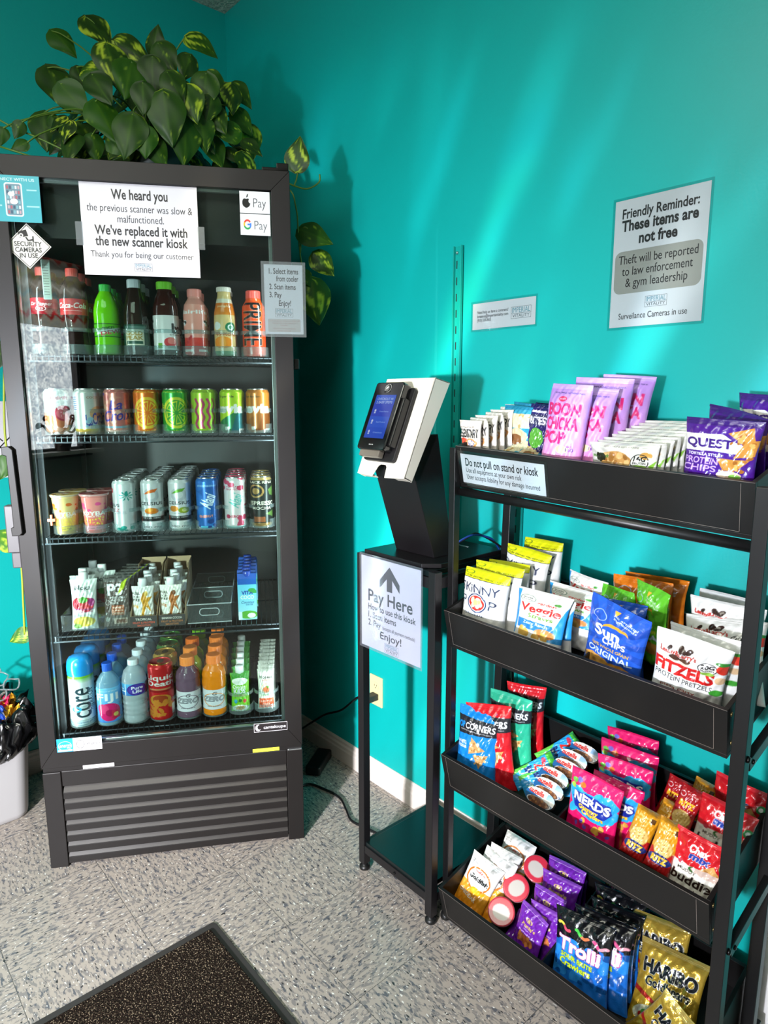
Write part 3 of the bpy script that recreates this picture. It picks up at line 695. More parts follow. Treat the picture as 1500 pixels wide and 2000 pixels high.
# pay here sign
t, g, pl = sign('pay_here_sign', 'laminated sign with black up arrow reading Pay Here hung on the kiosk stand', (1.276, -.352, .737), XR, ZR, YR, .238, .262)
A_ = [(.118, .247), (.158, .205), (.158, .182), (.129, .212), (.129, .178), (.107, .178), (.107, .212), (.078, .182), (.078, .205)]
g.add([(a, -.0009, b) for a, b in A_], [tuple(range(len(A_)))], INK)
for s_, x, y, w, h, b_ in (('Pay Here', .030, .137, .178, .028, .018), ('How to use this kiosk', .030, .112, .190, .0145, .014), ('1. Scan items', .030, .089, .115, .0145, .012), ('2. Pay', .030, .066, .052, .0145, .012), ('(accepts all payment methods)', .090, .066, .128, .0085, .004), ('Enjoy!', .080, .038, .086, .0170, .014)): g.text(s_, x, y, w, h, INK, pl, b_, .0005, 'l')
logo(g, pl, .126, .003, .056); g.build('sheet', t); g = MB(); g.box(-.007, .245, -.0016, -.0012, -.007, .269, clear('sign_laminate', 'eef0f4', .10, .05, 'e0e0ec')); g.build('laminate', t)

kx0, kx1 = 1.33, 1.48
kk = thing('payment_kiosk', 'self checkout kiosk with white head, lit blue screen and slanted black column', 'kiosk', (1.405, -.2, 1.0))
def K(g, nm, par=kk, **kw):
    o = g.build(nm, par, **kw); o.location = Vector((-1.405, .2, -1.0)) if par is kk else Vector((0, 0, 0)); return o
CREAM = mat('cream_powder_steel', 'd8d2c4', .42, bump=.04); COLM = mat('black_column_steel', '161315', .34, .2, vary=.15, vscale=8)
g = MB(); g.prism([(1.272, -.338), (1.50, -.338), (1.535, -.30), (1.535, -.045), (1.272, -.045)], 2, 1.0, 1.012, COLM); K(g, 'base_plate', bev=.0015)
g = MB(); g.prism(rr_poly(1.36, -.105, 1.452, -.097, .003), 2, 1.0122, 1.0128, mat('silver_logo', 'c9cfd3', .3, .5)); K(g, 'maker_mark')
g = MB(); g.prism([(-.270, 1.012), (-.355, 1.262), (-.318, 1.34), (-.262, 1.34), (-.198, 1.012)], 0, kx0, kx1, COLM); K(g, 'column', bev=.0015)
# head: cream wedge folded shell
hx0, hx1 = 1.316, 1.497; F0, F1 = Vector((0, -.398, 1.236)), Vector((0, -.292, 1.482)); T0, T1 = Vector((0, -.372, 1.224)), Vector((0, -.238, 1.470))
g = MB(); fd = (F1-F0); L_ = fd.length; fu = fd.normalized(); fn = Vector((0, -fu.z, fu.y))   # outward front normal
HM = frame_mat((hx0, F0.y, F0.z), (1, 0, 0), tuple(-fn), tuple(fu))
wd = hx1-hx0
nt_ = [(0, 0), (wd*.33, -.004), (wd*.40, .026), (wd*.44, .030), (wd*.55, .030), (wd*.58, .024), (wd*.60, -.004), (wd, 0), (wd, L_), (0, L_)]
g.prism(nt_, 1, 0, .003, CREAM, HM)
for x in (hx0, hx1-.003): g.prism([(F0.y, F0.z), (F1.y, F1.z), (T1.y, T1.z), (T0.y, T0.z)], 0, x, x+.003, CREAM)
g.prism([(F1.y, F1.z), (T1.y, T1.z), (T1.y, T1.z-.003), (F1.y+.001, F1.z-.003)], 0, hx0, hx1, CREAM)
g.prism([(F0.y+.002, F0.z+.0), (T0.y, T0.z+.001), (T0.y, T0.z+.004), (F0.y+.003, F0.z+.004)], 0, hx0, hx0+.055, CREAM); g.prism([(F0.y+.002, F0.z+.0), (T0.y, T0.z+.001), (T0.y, T0.z+.004), (F0.y+.003, F0.z+.004)], 0, hx1-.05, hx1, CREAM)
K(g, 'head_shell', bev=.0006)
g = MB(); BEZ = mat('glossy_black_bezel', '08080a', .12, coat=.5); g.prism(rr_poly(.018, .036, .136, .236, .010), 1, -.012, .001, mat('black_rubber_mount', '131112', .5), HM)
o = K(g, 'mount_gasket', bev=.002)
g = MB(); g.prism(rr_poly(.014, .056, .122, .240, .009), 1, -.040, -.012, BEZ, HM); g.box(.090, .132, -.034, -.012, .07, .20, mat('black_reader_side', '0c0a0b', .3), HM); term = K(g, 'card_terminal', bev=.003)
def scr(A):
    A.rect(0, .50, 1, .80, '1440c8'); A.rect(0, 0, 1, .25, '0d4fd0')
    A.text('CHECKOUT IN', .5, .88, .78, .055, 'cfe0ff', off=.01); A.text('2 EASY STEPS', .5, .80, .78, .055, 'cfe0ff', off=.01)
    for y, s_ in ((.60, 'Choose Products'), (.36, 'Scan Products'), (.12, 'Checkout')):
        A.text(s_, .62, y, .45, .030, 'a8c8ff'); A.ell(.18, y+.035, .045, .03, 'd4e2ff'); A.rect(.14, y-.03, .22, y, 'd4e2ff')
A = Art(76, 130, '1c58d8', .56); scr(A); H, Wd = A.img.shape[:2]; X, Z = np.meshgrid(np.linspace(.030, .106, Wd), np.linspace(.086, .204, H))
sm, snt, sb, *_ = nodes('lit_screen'); a_ = snt.nodes.new('ShaderNodeVertexColor'); a_.layer_name = 'Print'; snt.links.new(a_.outputs[0], sb.inputs['Emission Color']); sb.inputs['Emission Strength'].default_value = .75; pset(sb, Base_Color=(.01, .01, .02, 1), Roughness=.08)
g = MB(); g.grid(xf(HM, np.stack([X, np.full_like(X, -.0404), Z], -1).reshape(-1, 3)).reshape(H, Wd, 3), sm, A.img, smooth=False); g.build('screen', term)
def mk(A):
    A.ell(.5, .5, .46, .46, 'b8bcc0', ring=.07)
    for k in range(4): A.ell(.30, .5, .10+.08*k, .10+.08*k, 'c4c8cc', ring=.25/(k+1.3))
    A.rect(0, 0, .38, .2, '08080a')
    A.poly([(.25, .35), (.55, .62), (.45, .72), (.2, .5)], 'c4c8cc')
A = Art(34, 34, '08080a', 1); mk(A); X, Z = np.meshgrid(np.linspace(.054, .078, 34), np.linspace(.211, .235, 34))
g = MB(); g.grid(xf(HM, np.stack([X, np.full_like(X, -.0404), Z], -1).reshape(-1, 3)).reshape(34, 34, 3), printmat('bezel_print', .15), A.img, smooth=False)
g.build('contactless_mark', term)
for k in range(3): g = MB(); g.add(xf(HM, np.array([(.060+k*.006, -.0404, .068), (.0625+k*.006, -.0404, .068), (.0625+k*.006, -.0404, .070), (.060+k*.006, -.0404, .070)])), [(0, 1, 2, 3)], mat('white_dot', 'e8e8e8', .4)); g.build('indicator_dot', term)
g = MB(); g.box(.024, .100, -.034, -.016, .040, .057, mat('reader_slot_grey', '5d574f', .35), HM); g.build('card_slot', term, bev=.002)
t = thing('kiosk_cable', 'blue and black data cables looping behind the kiosk base plate', 'cable', (0, 0, 0))
g = MB(); g.tube(bez([(1.475, -.19, 1.035), (1.50, -.15, 1.06), (1.52, -.11, 1.055), (1.525, -.07, 1.03), (1.53, -.03, .95), (1.52, -.02, .8)]), .0028, mat('blue_cable', '10357a', .4)); g.build('blue_cable', t)
g = MB(); g.tube(bez([(1.46, -.19, 1.02), (1.49, -.16, 1.05), (1.51, -.12, 1.06), (1.545, -.02, .98), (1.53, -.018, .86), (1.545, -.018, .74), (1.56, -.018, .62), (1.545, -.018, .50), (1.55, -.018, .3), (1.56, -.03, .1), (1.55, -.06, .006)]), .003, CORD); g.build('black_cable', t)

# ================================================================== RACK
RX0, RX1 = 1.553, 2.292
RBLK = mat('black_rack_steel', '100f10', .38, .1); WOODB = mat('black_tray_wood', '0c0a0a', .45, vary=.35, vscale=30, bump=.05); GOLDS = mat('brass_screw', 'a89260', .3, .9)
rack = thing('snack_rack', 'black four tier display rack with tilted snack trays against the teal wall', 'rack', (RX0, -.31, 0))
def RK(g, nm, par=rack, **kw):
    o = g.build(nm, par, **kw)
    if par is rack: o.location = (-RX0, .31, 0)
    return o
for x, yf in ((RX0, -.305), (RX1-.025, -.320)):
    g = MB(); dx = .004 if x < 2 else 0; g.box(x+dx, x+.025-dx/2, yf+dx, yf+.025, .018, 1.312 if x < 2 else 1.286, RBLK); o = RK(g, 'front_post', bev=.0015)
    g = MB(); g.lathe([(.012, 0), (.016, .002), (.016, .010), (.012, .018)], 16, mat('black_foot_plastic'), c=(x+.0125, yf+.0125, 0)); g.build('foot', o)
    g = MB(); y0, y1 = -.072, -.045
    V = [(x, -.115, .018), (x+.025, -.115, .018), (x+.025, -.09, .018), (x, -.09, .018), (x, -.072, 1.36), (x+.025, -.072, 1.36), (x+.025, -.047, 1.36), (x, -.047, 1.36)]
    g.add(V, [(3, 2, 1, 0), (4, 5, 6, 7), (0, 1, 5, 4), (1, 2, 6, 5), (2, 3, 7, 6), (3, 0, 4, 7)], RBLK); o = RK(g, 'rear_post', bev=.0015)
    g = MB(); g.lathe([(.012, 0), (.016, .002), (.016, .010), (.012, .018)], 16, mat('black_foot_plastic'), c=(x+.0125, -.1025, 0)); g.build('foot', o)
TRAY = [(1.317, -.302), (.907, -.335), (.516, -.338), (.127, -.341)]
TILT = math.radians(14.2); TW0, TW1, TDEP, TH_ = 1.578, 2.262, .292, .106
def tray_mat(k):
    z0, y0 = TRAY[k]
    c, s_ = math.cos(TILT), math.sin(TILT)
    # local: x, y = back along tray, z = up from tray floor; top-front rim at (y0,z0)
    dr = math.atan2((.027, .018, .010, .0)[k], .684)      # the trays sag a little towards the right post
    ex = Vector((math.cos(dr), 0, -math.sin(dr))); ey = Vector((0, c, s_)); ez = ex.cross(ey).normalized(); ey = ez.cross(ex); o = Vector((0, y0, z0+TW0*math.sin(dr)))-ez*TH_
    return frame_mat(o, ex, ey, ez)
for k in range(4):
    M = tray_mat(k); t_ = .009; g = MB()
    g.box(TW0, TW1, 0, TDEP, 0, t_, WOODB, M); g.box(TW0, TW1, 0, t_, t_, TH_, WOODB, M); g.box(TW0, TW1, TDEP-t_, TDEP, t_, TH_*.92, WOODB, M)
    g.box(TW0, TW0+t_, t_, TDEP-t_, t_, TH_, WOODB, M); g.box(TW1-t_, TW1, t_, TDEP-t_, t_, TH_, WOODB, M)
    tr = RK(g, 'tray', bev=.0008); tr.location = (-RX0, .31, 0)
    EDGE = mat('worn_edge', '6b625c', .5)
    g = MB()
    for x, z in ((TW0+.016, .012), (TW1-.024, .012)): g.box(x, x+.0008, -.0004, -.0001, .012, TH_-.004, EDGE, M)
    g.box(TW0+.016, TW1-.024, -.0004, -.0001, .011, .0118, EDGE, M); g.box(TW0+.001, TW1-.001, -.0004, .0003, TH_-.0005, TH_+.0002, EDGE, M); g.build('edge_seam', tr)
    for zz in (.025, TH_-.018):
        g = MB(); g.lathe([(.0001, .0015), (.004, .001), (.0045, 0)], 12, GOLDS, M=M @ Matrix.Translation((TW1+.0001, .018, zz)) @ Matrix.Rotation(math.pi/2, 4, 'Y')); g.build('screw', tr)
    if k == 0:
        g = MB(); g.tube([tuple(M @ Vector((TW0-.004, -.003, -.012))), tuple(M @ Vector((TW1+.006, -.003, -.012)))], .011, RBLK, 12); RK(g, 'front_bar')
    for x in (RX0+.004, RX1-.012):
        g = MB(); g.box(x, x+.014, .02, TDEP-.035, -.026, -.001, RBLK, M); sr = RK(g, 'side_rail', bev=.001)
        for yy in (.035, TDEP-.06):
            for xx, a in ((x+.0141, 1),):
                g = MB(); g.lathe([(.0001, .003), (.004, .0028), (.005, 0)], 12, mat('bolt_head'), M=M @ Matrix.Translation((xx, yy, -.0135)) @ Matrix.Rotation(math.pi/2, 4, 'Y')); g.build('bolt', sr)
M = tray_mat(0)
for z in (.80, .41): 
    g = MB(); g.lathe([(.0001, .005), (.005, .0045), (.0065, 0)], 14, mat('bolt_head'), M=Matrix.Translation((RX1+.0002, -.308, z)) @ Matrix.Rotation(math.pi/2, 4, 'Y')); RK(g, 'bolt')
# do not pull sign on top tray
o_ = M @ Vector((TW0+.014, -.0006, .014)); ez = (0, -math.sin(TILT), math.cos(TILT)); nr = tuple(-M.to_3x3().col[1])
t, g, pl = sign('warning_sign', 'small laminated strip sign reading Do not pull on stand or kiosk', tuple(o_), tuple(M.to_3x3().col[0]), tuple(M.to_3x3().col[2]), nr, .243, .074)
g.text('Do not pull on stand or kiosk', .014, .045, .212, .0165, INK, pl, .014, .0005, 'l'); g.text('Use all equipment at your own risk', .014, .028, .165, .0105, INKG, pl, 0, .0005, 'l'); g.text('User accepts liability for any damage incurred', .014, .011, .214, .0105, INKG, pl, 0, .0005, 'l')
g.build('sheet', t); g = MB(); g.box(-.008, .251, -.0016, -.0012, -.008, .082, LAM); g.build('laminate', t)

# ================================================================== DRINKS
Art.K = 1.6
P_CAN = printmat('printed_aluminium', .28, .35); P_GLOSS = printmat('printed_gloss', .22, 0, .4); P_MATTE = printmat('printed_matte', .42)
P_CLEAR = printmat('tinted_clear_plastic', .06, 0, .5, trans=.6); P_LIQ = printmat('filled_bottle', .10, 0, .6)
SILVER = mat('can_lid_aluminium', 'c9ccce', .25, .95)
ORD = ['front', 'second', 'third', 'fourth', 'fifth', 'sixth', 'seventh', 'eighth']
def resample(pr, n):
    P = np.array(pr, float); d = np.r_[0, np.cumsum(np.hypot(*np.diff(P, axis=0).T))]; t = np.linspace(0, d[-1], n)
    return np.stack([np.interp(t, d, P[:, 0]), np.interp(t, d, P[:, 1])], 1)
def revolve(g, prof, m, A, H, n=100, nf=72, nb=18, z0=0.0, squash=1.0, flat=None):
    if isinstance(A, Art): n = int(n*1.5); nf = int(nf*1.5)
    P = resample(prof, n); a = np.r_[np.linspace(-90, 90, nf+1), np.linspace(90, 270, nb+1)[1:-1]]*math.pi/180
    X = P[:, :1]*np.sin(a)[None]; Y = -P[:, :1]*np.cos(a)[None]*squash; Z = np.repeat(P[:, 1:], len(a), 1)
    V = np.stack([X, Y, Z], -1)
    if isinstance(A, Art):
        row = np.clip(((P[:, 1]-z0)/H*A.H).astype(int), 0, A.H-1); u = np.r_[np.linspace(0, A.W-1, nf+1), np.full(nb-1, 0)].astype(int)
        C = A.img[row][:, u]
    else: C = np.broadcast_to(hexc(A), (*V.shape[:2], 3))
    k = g.n; g.grid(V, m, C, True, True); w = len(a); i = g.mi(m)
    g.f.append(tuple(range(k+w-1, k-1, -1))); g.f.append(tuple(range(g.n-w, g.n))); g.m += [i, i]; g.smooth += [False, False]
    return g
def can(name, label, art, r, H, base, group, lidc='c9ccce', neck=.013):
    t = thing(name, label, 'can', group=group)
    A = Art(96, int(96*H/(2*r)), base, 2*r/H); art(A); g = MB()
    revolve(g, [(r*.70, .0), (r*.76, .0008), (r*.97, .007), (r, .012), (r, H-neck), (r*.97, H-neck+.003), (r*.85, H-.0035), (r*.86, H-.001), (r*.86, H), (r*.83, H), (r*.81, H-.004)], P_CAN, A, H, 110, 84)
    g.build('body', t)
    g = MB(); L = mat('lid_'+lidc, lidc, .25, .95); g.lathe([(r*.0001+.0002, H-.0042), (r*.80, H-.0042), (r*.815, H-.0038), (r*.835, H-.0002), (r*.86, H+.0006), (r*.875, H-.0006), (r*.865, H-.003)][::-1], 40, L, cap=False)
    lid = g.build('lid', t)
    g = MB(); g.prism([(p[0]*r*.26, p[1]*r*.42+r*.12) for p in [(math.cos(a), math.sin(a)) for a in np.linspace(0, 2*math.pi, 20, endpoint=False)]], 2, H-.004, H-.0025, L); g.build('pull_tab', lid)
    return t
def bottle(name, label, prof, H, body, bm, group, cap=None, lab=None, cat='bottle', nf=72, shoulder=None):
    """prof: outline; body colour or Art; cap=(r,z0,z1,col); lab=(z0,z1,Art)"""
    t = thing(name, label, cat, group=group); g = MB(); revolve(g, prof, bm, body, H, 110 if isinstance(body, Art) else 70, nf if isinstance(body, Art) else 40); g.build('body', t)
    if lab:
        z0, z1, A = lab; P = np.array(prof); order = np.argsort(P[:, 1]); zz = np.linspace(z0, z1, 60)
        rr = np.interp(zz, P[order, 1], P[order, 0])+.0006; g = MB(); revolve(g, list(zip(rr, zz)), P_GLOSS, A, z1-z0, 70, 80, z0=z0); g.build('wrap_label', t)
    if cap:
        r, z0, z1, col = cap; g = MB(); cm = mat('cap_'+col, col, .35, coat=.2); n = 40; PR = [(r*.98, z0), (r, z0+.001), (r, z1-.0025), (r*.93, z1), (.0002, z1)]
        V = []
        for q, z in PR: V.append([((q*(1+.02*(k % 2)*(z < z1-.002)))*math.sin(2*math.pi*k/n), -(q*(1+.02*(k % 2)*(z < z1-.002)))*math.cos(2*math.pi*k/n), z) for k in range(n)])
        g.grid(np.array(V), cm, None, False, True); g.build('cap', t)
    return t
def line(t, s, z, d0, pitch, n, desc, jit=.0015):
    """fill one lane of the cooler from the glass backwards"""
    t.location = cpos(s, d0, z); t.rotation_euler = (0, 0, TH); t['label'] = desc+', front of lane'
    if n == 1: t['label'] = desc
    for k in range(1, n):
        copy_thing(t, cpos(s+random.uniform(-jit, jit), d0+pitch*k, z), TH+random.uniform(-.25, .25), desc+', '+ORD[k]+' in lane')
    return t
SZ = [z+.003 for z in SHELF_Z]
G = 'drinks lined up in the cooler lanes'
# ---- top shelf
def soda_prof(r, H, n=.0145): return [(r*.6, 0), (r*.9, .004), (r, .016), (r*.97, .05), (r*.93, .075), (r, .095), (r, H*.66), (r*.93, H*.76), (r*.62, H*.86), (n, H*.915), (n, H-.012), (n*.9, H-.010)]
A = Art(80, 44, 'b01c2c', 1.7); A.rect(0, 0, 1, .38, '7c1220'); A.text('Dr Pepper', .5, .55, .5, .2, 'f2e9ea', slant=.2); A.ell(.5, .35, .12, .16, 'f2e9ea', ring=.12); A.text('23', .5, .27, .09, .14, 'f2e9ea')
t = bottle('soda_bottle', '', soda_prof(.037, .235), .235, '3a2623', P_CLEAR, G, (.0165, .215, .238, 'b8443e'), (.108, .152, A)); line(t, .082, SZ[0], .12, .082, 3, 'dark soda bottle with maroon label and red cap')
A = Art(80, 44, 'd4262e', 1.7); A.text('Coca-Cola', .5, .42, .74, .34, 'f6ecec', dil=1, slant=.15); A.rect(.3, .24, .75, .27, 'e8a0a0'); A.rect(.06, .1, .1, .8, 'e9b0b0')
t = bottle('soda_bottle', '', soda_prof(.037, .235), .235, '35201c', P_CLEAR, G, (.0165, .215, .238, 'd8483e'), (.108, .152, A)); line(t, .162, SZ[0], .12, .082, 3, 'dark cola bottle with bright red label')
A = Art(80, 40, '5fbf20', 1.9); A.rect(0, .0, 1, .06, '1d5c20'); A.rect(0, .94, 1, 1, '1d5c20'); A.poly([(.25, .15), (.95, .5), (.9, .75), (.3, .45)], 'f2f4ea'); A.text('mtn', .56, .58, .3, .24, '1c4f22', rot=12, dil=1, slant=.2); A.text('DEW', .62, .22, .5, .28, 'c8202a', rot=14, dil=1, slant=.2, out='f4f4f0', outd=2)
t = bottle('soda_bottle', '', [(.022, 0), (.034, .004), (.036, .02), (.036, .045), (.0355, .085), (.036, .115), (.0345, .130), (.029, .152), (.019, .172), (.0145, .180), (.0145, .192), (.012, .194)], .194, '6fd40a', P_LIQ, G, (.0165, .174, .196, '2fae45'), (.048, .086, A))
line(t, .250, SZ[0], .115, .08, 3, 'bright green citrus soda bottle with green cap')
A = Art(90, 70, '1d4a3c', 1.25); A.rect(.22, .06, .74, .78, 'e8e4cc'); A.text('GOLD', .48, .52, .42, .17, 'b08b30', dil=1); A.text('PEAK', .48, .31, .46, .17, 'b08b30', dil=1); A.rect(.2, .80, .8, .92, '5a7f74'); A.rect(.26, .12, .7, .26, '2c5c4a'); A.rect(.05, .1, .18, .7, '2d6a54'); A.rect(.8, .1, .97, .7, '24573f')
t = bottle('tea_bottle', '', [(.025, 0), (.034, .005), (.0345, .03), (.0345, .085), (.0335, .115), (.028, .145), (.021, .172), (.0185, .185), (.0185, .2), (.015, .202)], .202, '2b1712', P_LIQ, G, (.0195, .188, .212, 'cfd6d8'), (.022, .085, A))
line(t, .330, SZ[0], .115, .08, 3, 'dark iced tea bottle with green and cream label')
A = Art(90, 84, 'eceae6', 1.05); A.rect(0, 0, .30, 1, 'f4f2ee'); A.text('bai', .84, .50, .34, .26, '15130f', dil=2, off=.04); A.text('bai', .08, .80, .14, .1, '15130f', dil=1); A.ell(.62, .22, .16, .14, 'd8434a'); A.ell(.66, .26, .11, .1, 'e8837a'); A.ell(.10, .55, .07, .08, 'c8344a'); A.text("It's Wonderwater", .78, .42, .34, .035, '33302c'); A.rect(.3, .05, .42, .2, '6fae3a'); A.rect(.55, .05, .85, .12, 'b9b6b0')
t = bottle('juice_bottle', '', [(.028, 0), (.036, .005), (.0365, .02), (.0365, .095), (.036, .11), (.034, .14), (.027, .165), (.021, .178), (.0195, .188), (.016, .19)], .19, '3c1512', P_LIQ, G, (.0225, .186, .208, '7ad02c'), (.014, .112, A))
line(t, .414, SZ[0], .115, .08, 3, 'dark red juice bottle with white label and lime cap')
A = Art(90, 130, 'ee9c8c', .55); A.grad(0, .30, 'c92a2a', 'd94238'); A.text('fairlife', .5, .70, .86, .06, 'f6ece8', dil=1); 
for x in (.16, .84): A.ell(x, .56, .10, .035, 'f4f0ee'); A.ell(x-.04, .57, .05, .02, '25222a'); A.ell(x+.05, .55, .04, .03, '25222a'); A.ell(x, .52, .05, .025, 'eceaea')
A.noise(.1, .2, .4, .32, 'b8202a', 5, .05, 2); A.rect(.1, .06, .42, .1, 'f4dcd6'); A.rect(.58, .06, .9, .1, 'f4dcd6'); A.text('30g', .25, .38, .2, .045, 'f6dcd4'); A.text('50%', .78, .38, .2, .045, 'f6dcd4')
t = bottle('milk_bottle', '', [(.028, 0), (.0335, .004), (.034, .02), (.033, .05), (.0345, .09), (.0345, .12), (.031, .145), (.020, .163), (.0195, .17)], .17, A, P_GLOSS, G, (.0205, .168, .190, 'ef8d80'))
line(t, .498, SZ[0], .115, .08, 2, 'pink strawberry milk bottle with a pink cap')
A = Art(90, 130, 'e9c987', .55); A.grad(.62, .85, 'e88a2a', 'd86a18'); A.rect(0, .80, 1, .86, 'e8e0c8'); A.text('pumpkin', .5, .735, .5, .035, 'f2e2b8'); A.ell(.68, .43, .17, .075, '1f7a50'); A.ell(.68, .43, .10, .045, 'e6efe8'); A.ell(.68, .43, .05, .03, '1f7a50')
A.ell(.25, .45, .13, .06, 'e9efe8'); A.text('Frappuccino', .45, .31, .8, .06, 'b4542a', dil=1, rot=-4); A.ell(.42, .20, .30, .09, 'ee8b1e'); A.ell(.42, .20, .10, .09, 'f4a438'); A.grad(0, .07, '2f7a40', '3d8f50')
t = bottle('coffee_bottle', '', [(.026, 0), (.0315, .004), (.032, .02), (.032, .1), (.0305, .125), (.024, .155), (.0195, .172), (.019, .185), (.02, .19)], .19, A, P_GLOSS, G, (.0215, .184, .198, 'e8ddd0'))
line(t, .583, SZ[0], .115, .08, 2, 'cream and orange bottled coffee drink')
A = Art(90, 150, 'ee4a1e', .45); A.grad(0, 1, 'e8401a', 'f2541f'); A.text('PRIME', .45, .42, 1.62, .24, '161214', rot=-90, dil=0, out='f4e4de', outd=2, off=.015); A.rect(.1, .85, .4, .87, 'c8341a'); A.text('HYDRATION', .8, .45, .8, .04, 'c23418', rot=-90)
t = bottle('sports_drink_bottle', '', [(.028, 0), (.034, .004), (.0345, .015), (.0345, .125), (.033, .145), (.024, .160), (.0215, .168), (.02, .17)], .17, A, P_GLOSS, G, (.0215, .166, .190, 'f0544a'))
line(t, .668, SZ[0], .115, .08, 2, 'red orange sports drink bottle with vertical black lettering')
# ---- second shelf: soda cans
def spin(A): A.rect(0, .48, 1, 1, 'c9ddd2'); A.text('spindrift', .55, .76, .62, .075, 'b4424e', dil=1, off=.03); A.ell(.72, .46, .23, .17, 'c23c50'); A.ell(.72, .46, .18, .13, 'e0707a'); A.ell(.72, .46, .03, .03, 'f2c0b8'); A.noise(.5, .05, .9, .15, 'f0b49a', 6, .08, 3)
def lac1(A): A.rect(.12, .5, .36, .85, 'c4ccd8'); 
def lacA(A):
    A.rect(.1, .5, .34, .86, 'e9ecec')
    for k in range(7): A.rect(.12, .53+k*.045, .32, .545+k*.045, '4a68b0')
    A.text('COCO', .72, .78, .3, .045, 'b06a4a'); A.ell(.85, .45, .22, .16, 'e2a878'); A.text('LaCroix', .76, .22, .62, .24, '2a3f9a', rot=18, dil=1, slant=.3); A.grad(0, .12, 'e8a044', 'd8c050'); A.noise(.4, .15, 1, .35, '9fc8dc', 5, .06, 4)
def lacB(A): A.noise(0, 0, 1, 1, 'c8706a', 26, .12, 6); A.noise(0, 0, 1, .9, 'e8b49a', 14, .07, 7); A.text('La', .5, .54, .34, .20, '43389a', dil=1, rot=8, slant=.3); A.text('Croix', .52, .30, .82, .22, '43389a', dil=1, rot=8, slant=.3); A.rect(0, .13, 1, .17, '7fb4cc'); A.text('Pamplemousse', .5, .05, .7, .045, 'f4dcd4'); A.rect(.05, .85, .2, .9, '43389a')
def fruit(c0, c1, c2, rad=True):
    def f(A):
        A.text('poppi', .07, .52, .36, .10, c2, rot=90, dil=1, off=.03); A.ell(.57, .46, .38, .35, c0); A.ell(.57, .46, .31, .285, c1)
        for k in range(8):
            a = math.radians(k*45+10); A.poly([(.57+.05*math.cos(a), .46+.04*math.sin(a)), (.57+.29*math.cos(a-.3), .46+.27*math.sin(a-.3)), (.57+.29*math.cos(a+.3), .46+.27*math.sin(a+.3))], c0)
            A.poly([(.57+.08*math.cos(a), .46+.07*math.sin(a)), (.57+.25*math.cos(a-.2), .46+.23*math.sin(a-.2)), (.57+.25*math.cos(a+.2), .46+.23*math.sin(a+.2))], c1)
        A.text('Prebiotic Soda', .5, .91, .6, .03, c0); A.text('12 FL OZ', .6, .05, .34, .03, c0)
    return f
def wave(A):
    for x in (.34, .50, .66, .82):
        ys = np.linspace(.10, .78, 18); L = [(x+.035*math.sin(y*22)-.04, y) for y in ys]; R = [(x+.035*math.sin(y*22)+.035, y) for y in ys]; A.poly(L+R[::-1], 'b83a66')
    A.text('poppi', .07, .52, .34, .09, 'b83a66', rot=90, dil=1); A.text('Prebiotic Soda', .5, .91, .6, .03, '5f8f1a'); A.text('12 FL OZ', .6, .03, .34, .03, '5f8f1a')
def zev(c0, c1, c2, t1):
    def f(A): A.poly([(0, 0), (1, 0), (1, .5), (.55, .46), (0, .2)], c1); A.poly([(.45, 0), (1, 0), (1, .48), (.62, .42)], c2); A.text('zevia', .38, .46, .98, .20, 'f4f4ee', dil=2, off=.04); A.text(t1, .32, .80, .5, .05, '2a2a20'); A.rect(.3, .06, .42, .14, 'f0f0e8'); A.rect(.7, .05, .9, .09, 'f0f0e8')
    return f
R2 = [('', spin, 'e0845c', 'peach and mint sparkling water can'), ('', lacA, 'cfd2cc', 'white sparkling water can with blue script and yellow base'), ('', lacB, 'd48a78', 'salmon pink sparkling water can with purple script'),
      ('', fruit('f4cc3c', 'e8741c', 'e86a7a'), 'e2701a', 'orange soda can with a big orange slice'), ('', fruit('d8e43a', '3aa83a', 'e8e85a'), '2fa83a', 'green soda can with a big lime slice'), ('', wave, 'a4cc2e', 'lime green soda can with pink wavy stripes'),
      ('', zev('', '1c7f4a', '0b6a72', 'Ginger Ale'), 'b4dc24', 'yellow green and teal soda can'), ('', zev('', 'a86428', '8a4a1c', 'Ginger Root Beer'), 'c8782c', 'brown root beer can')]
for (n_, art, base, desc), s in zip(R2, [.099, .179, .262, .345, .427, .510, .594, .672]):
    t = can('soda_can', '', art, .0355, .131, base, G); line(t, s, SZ[1], .108, .076, 3, desc)
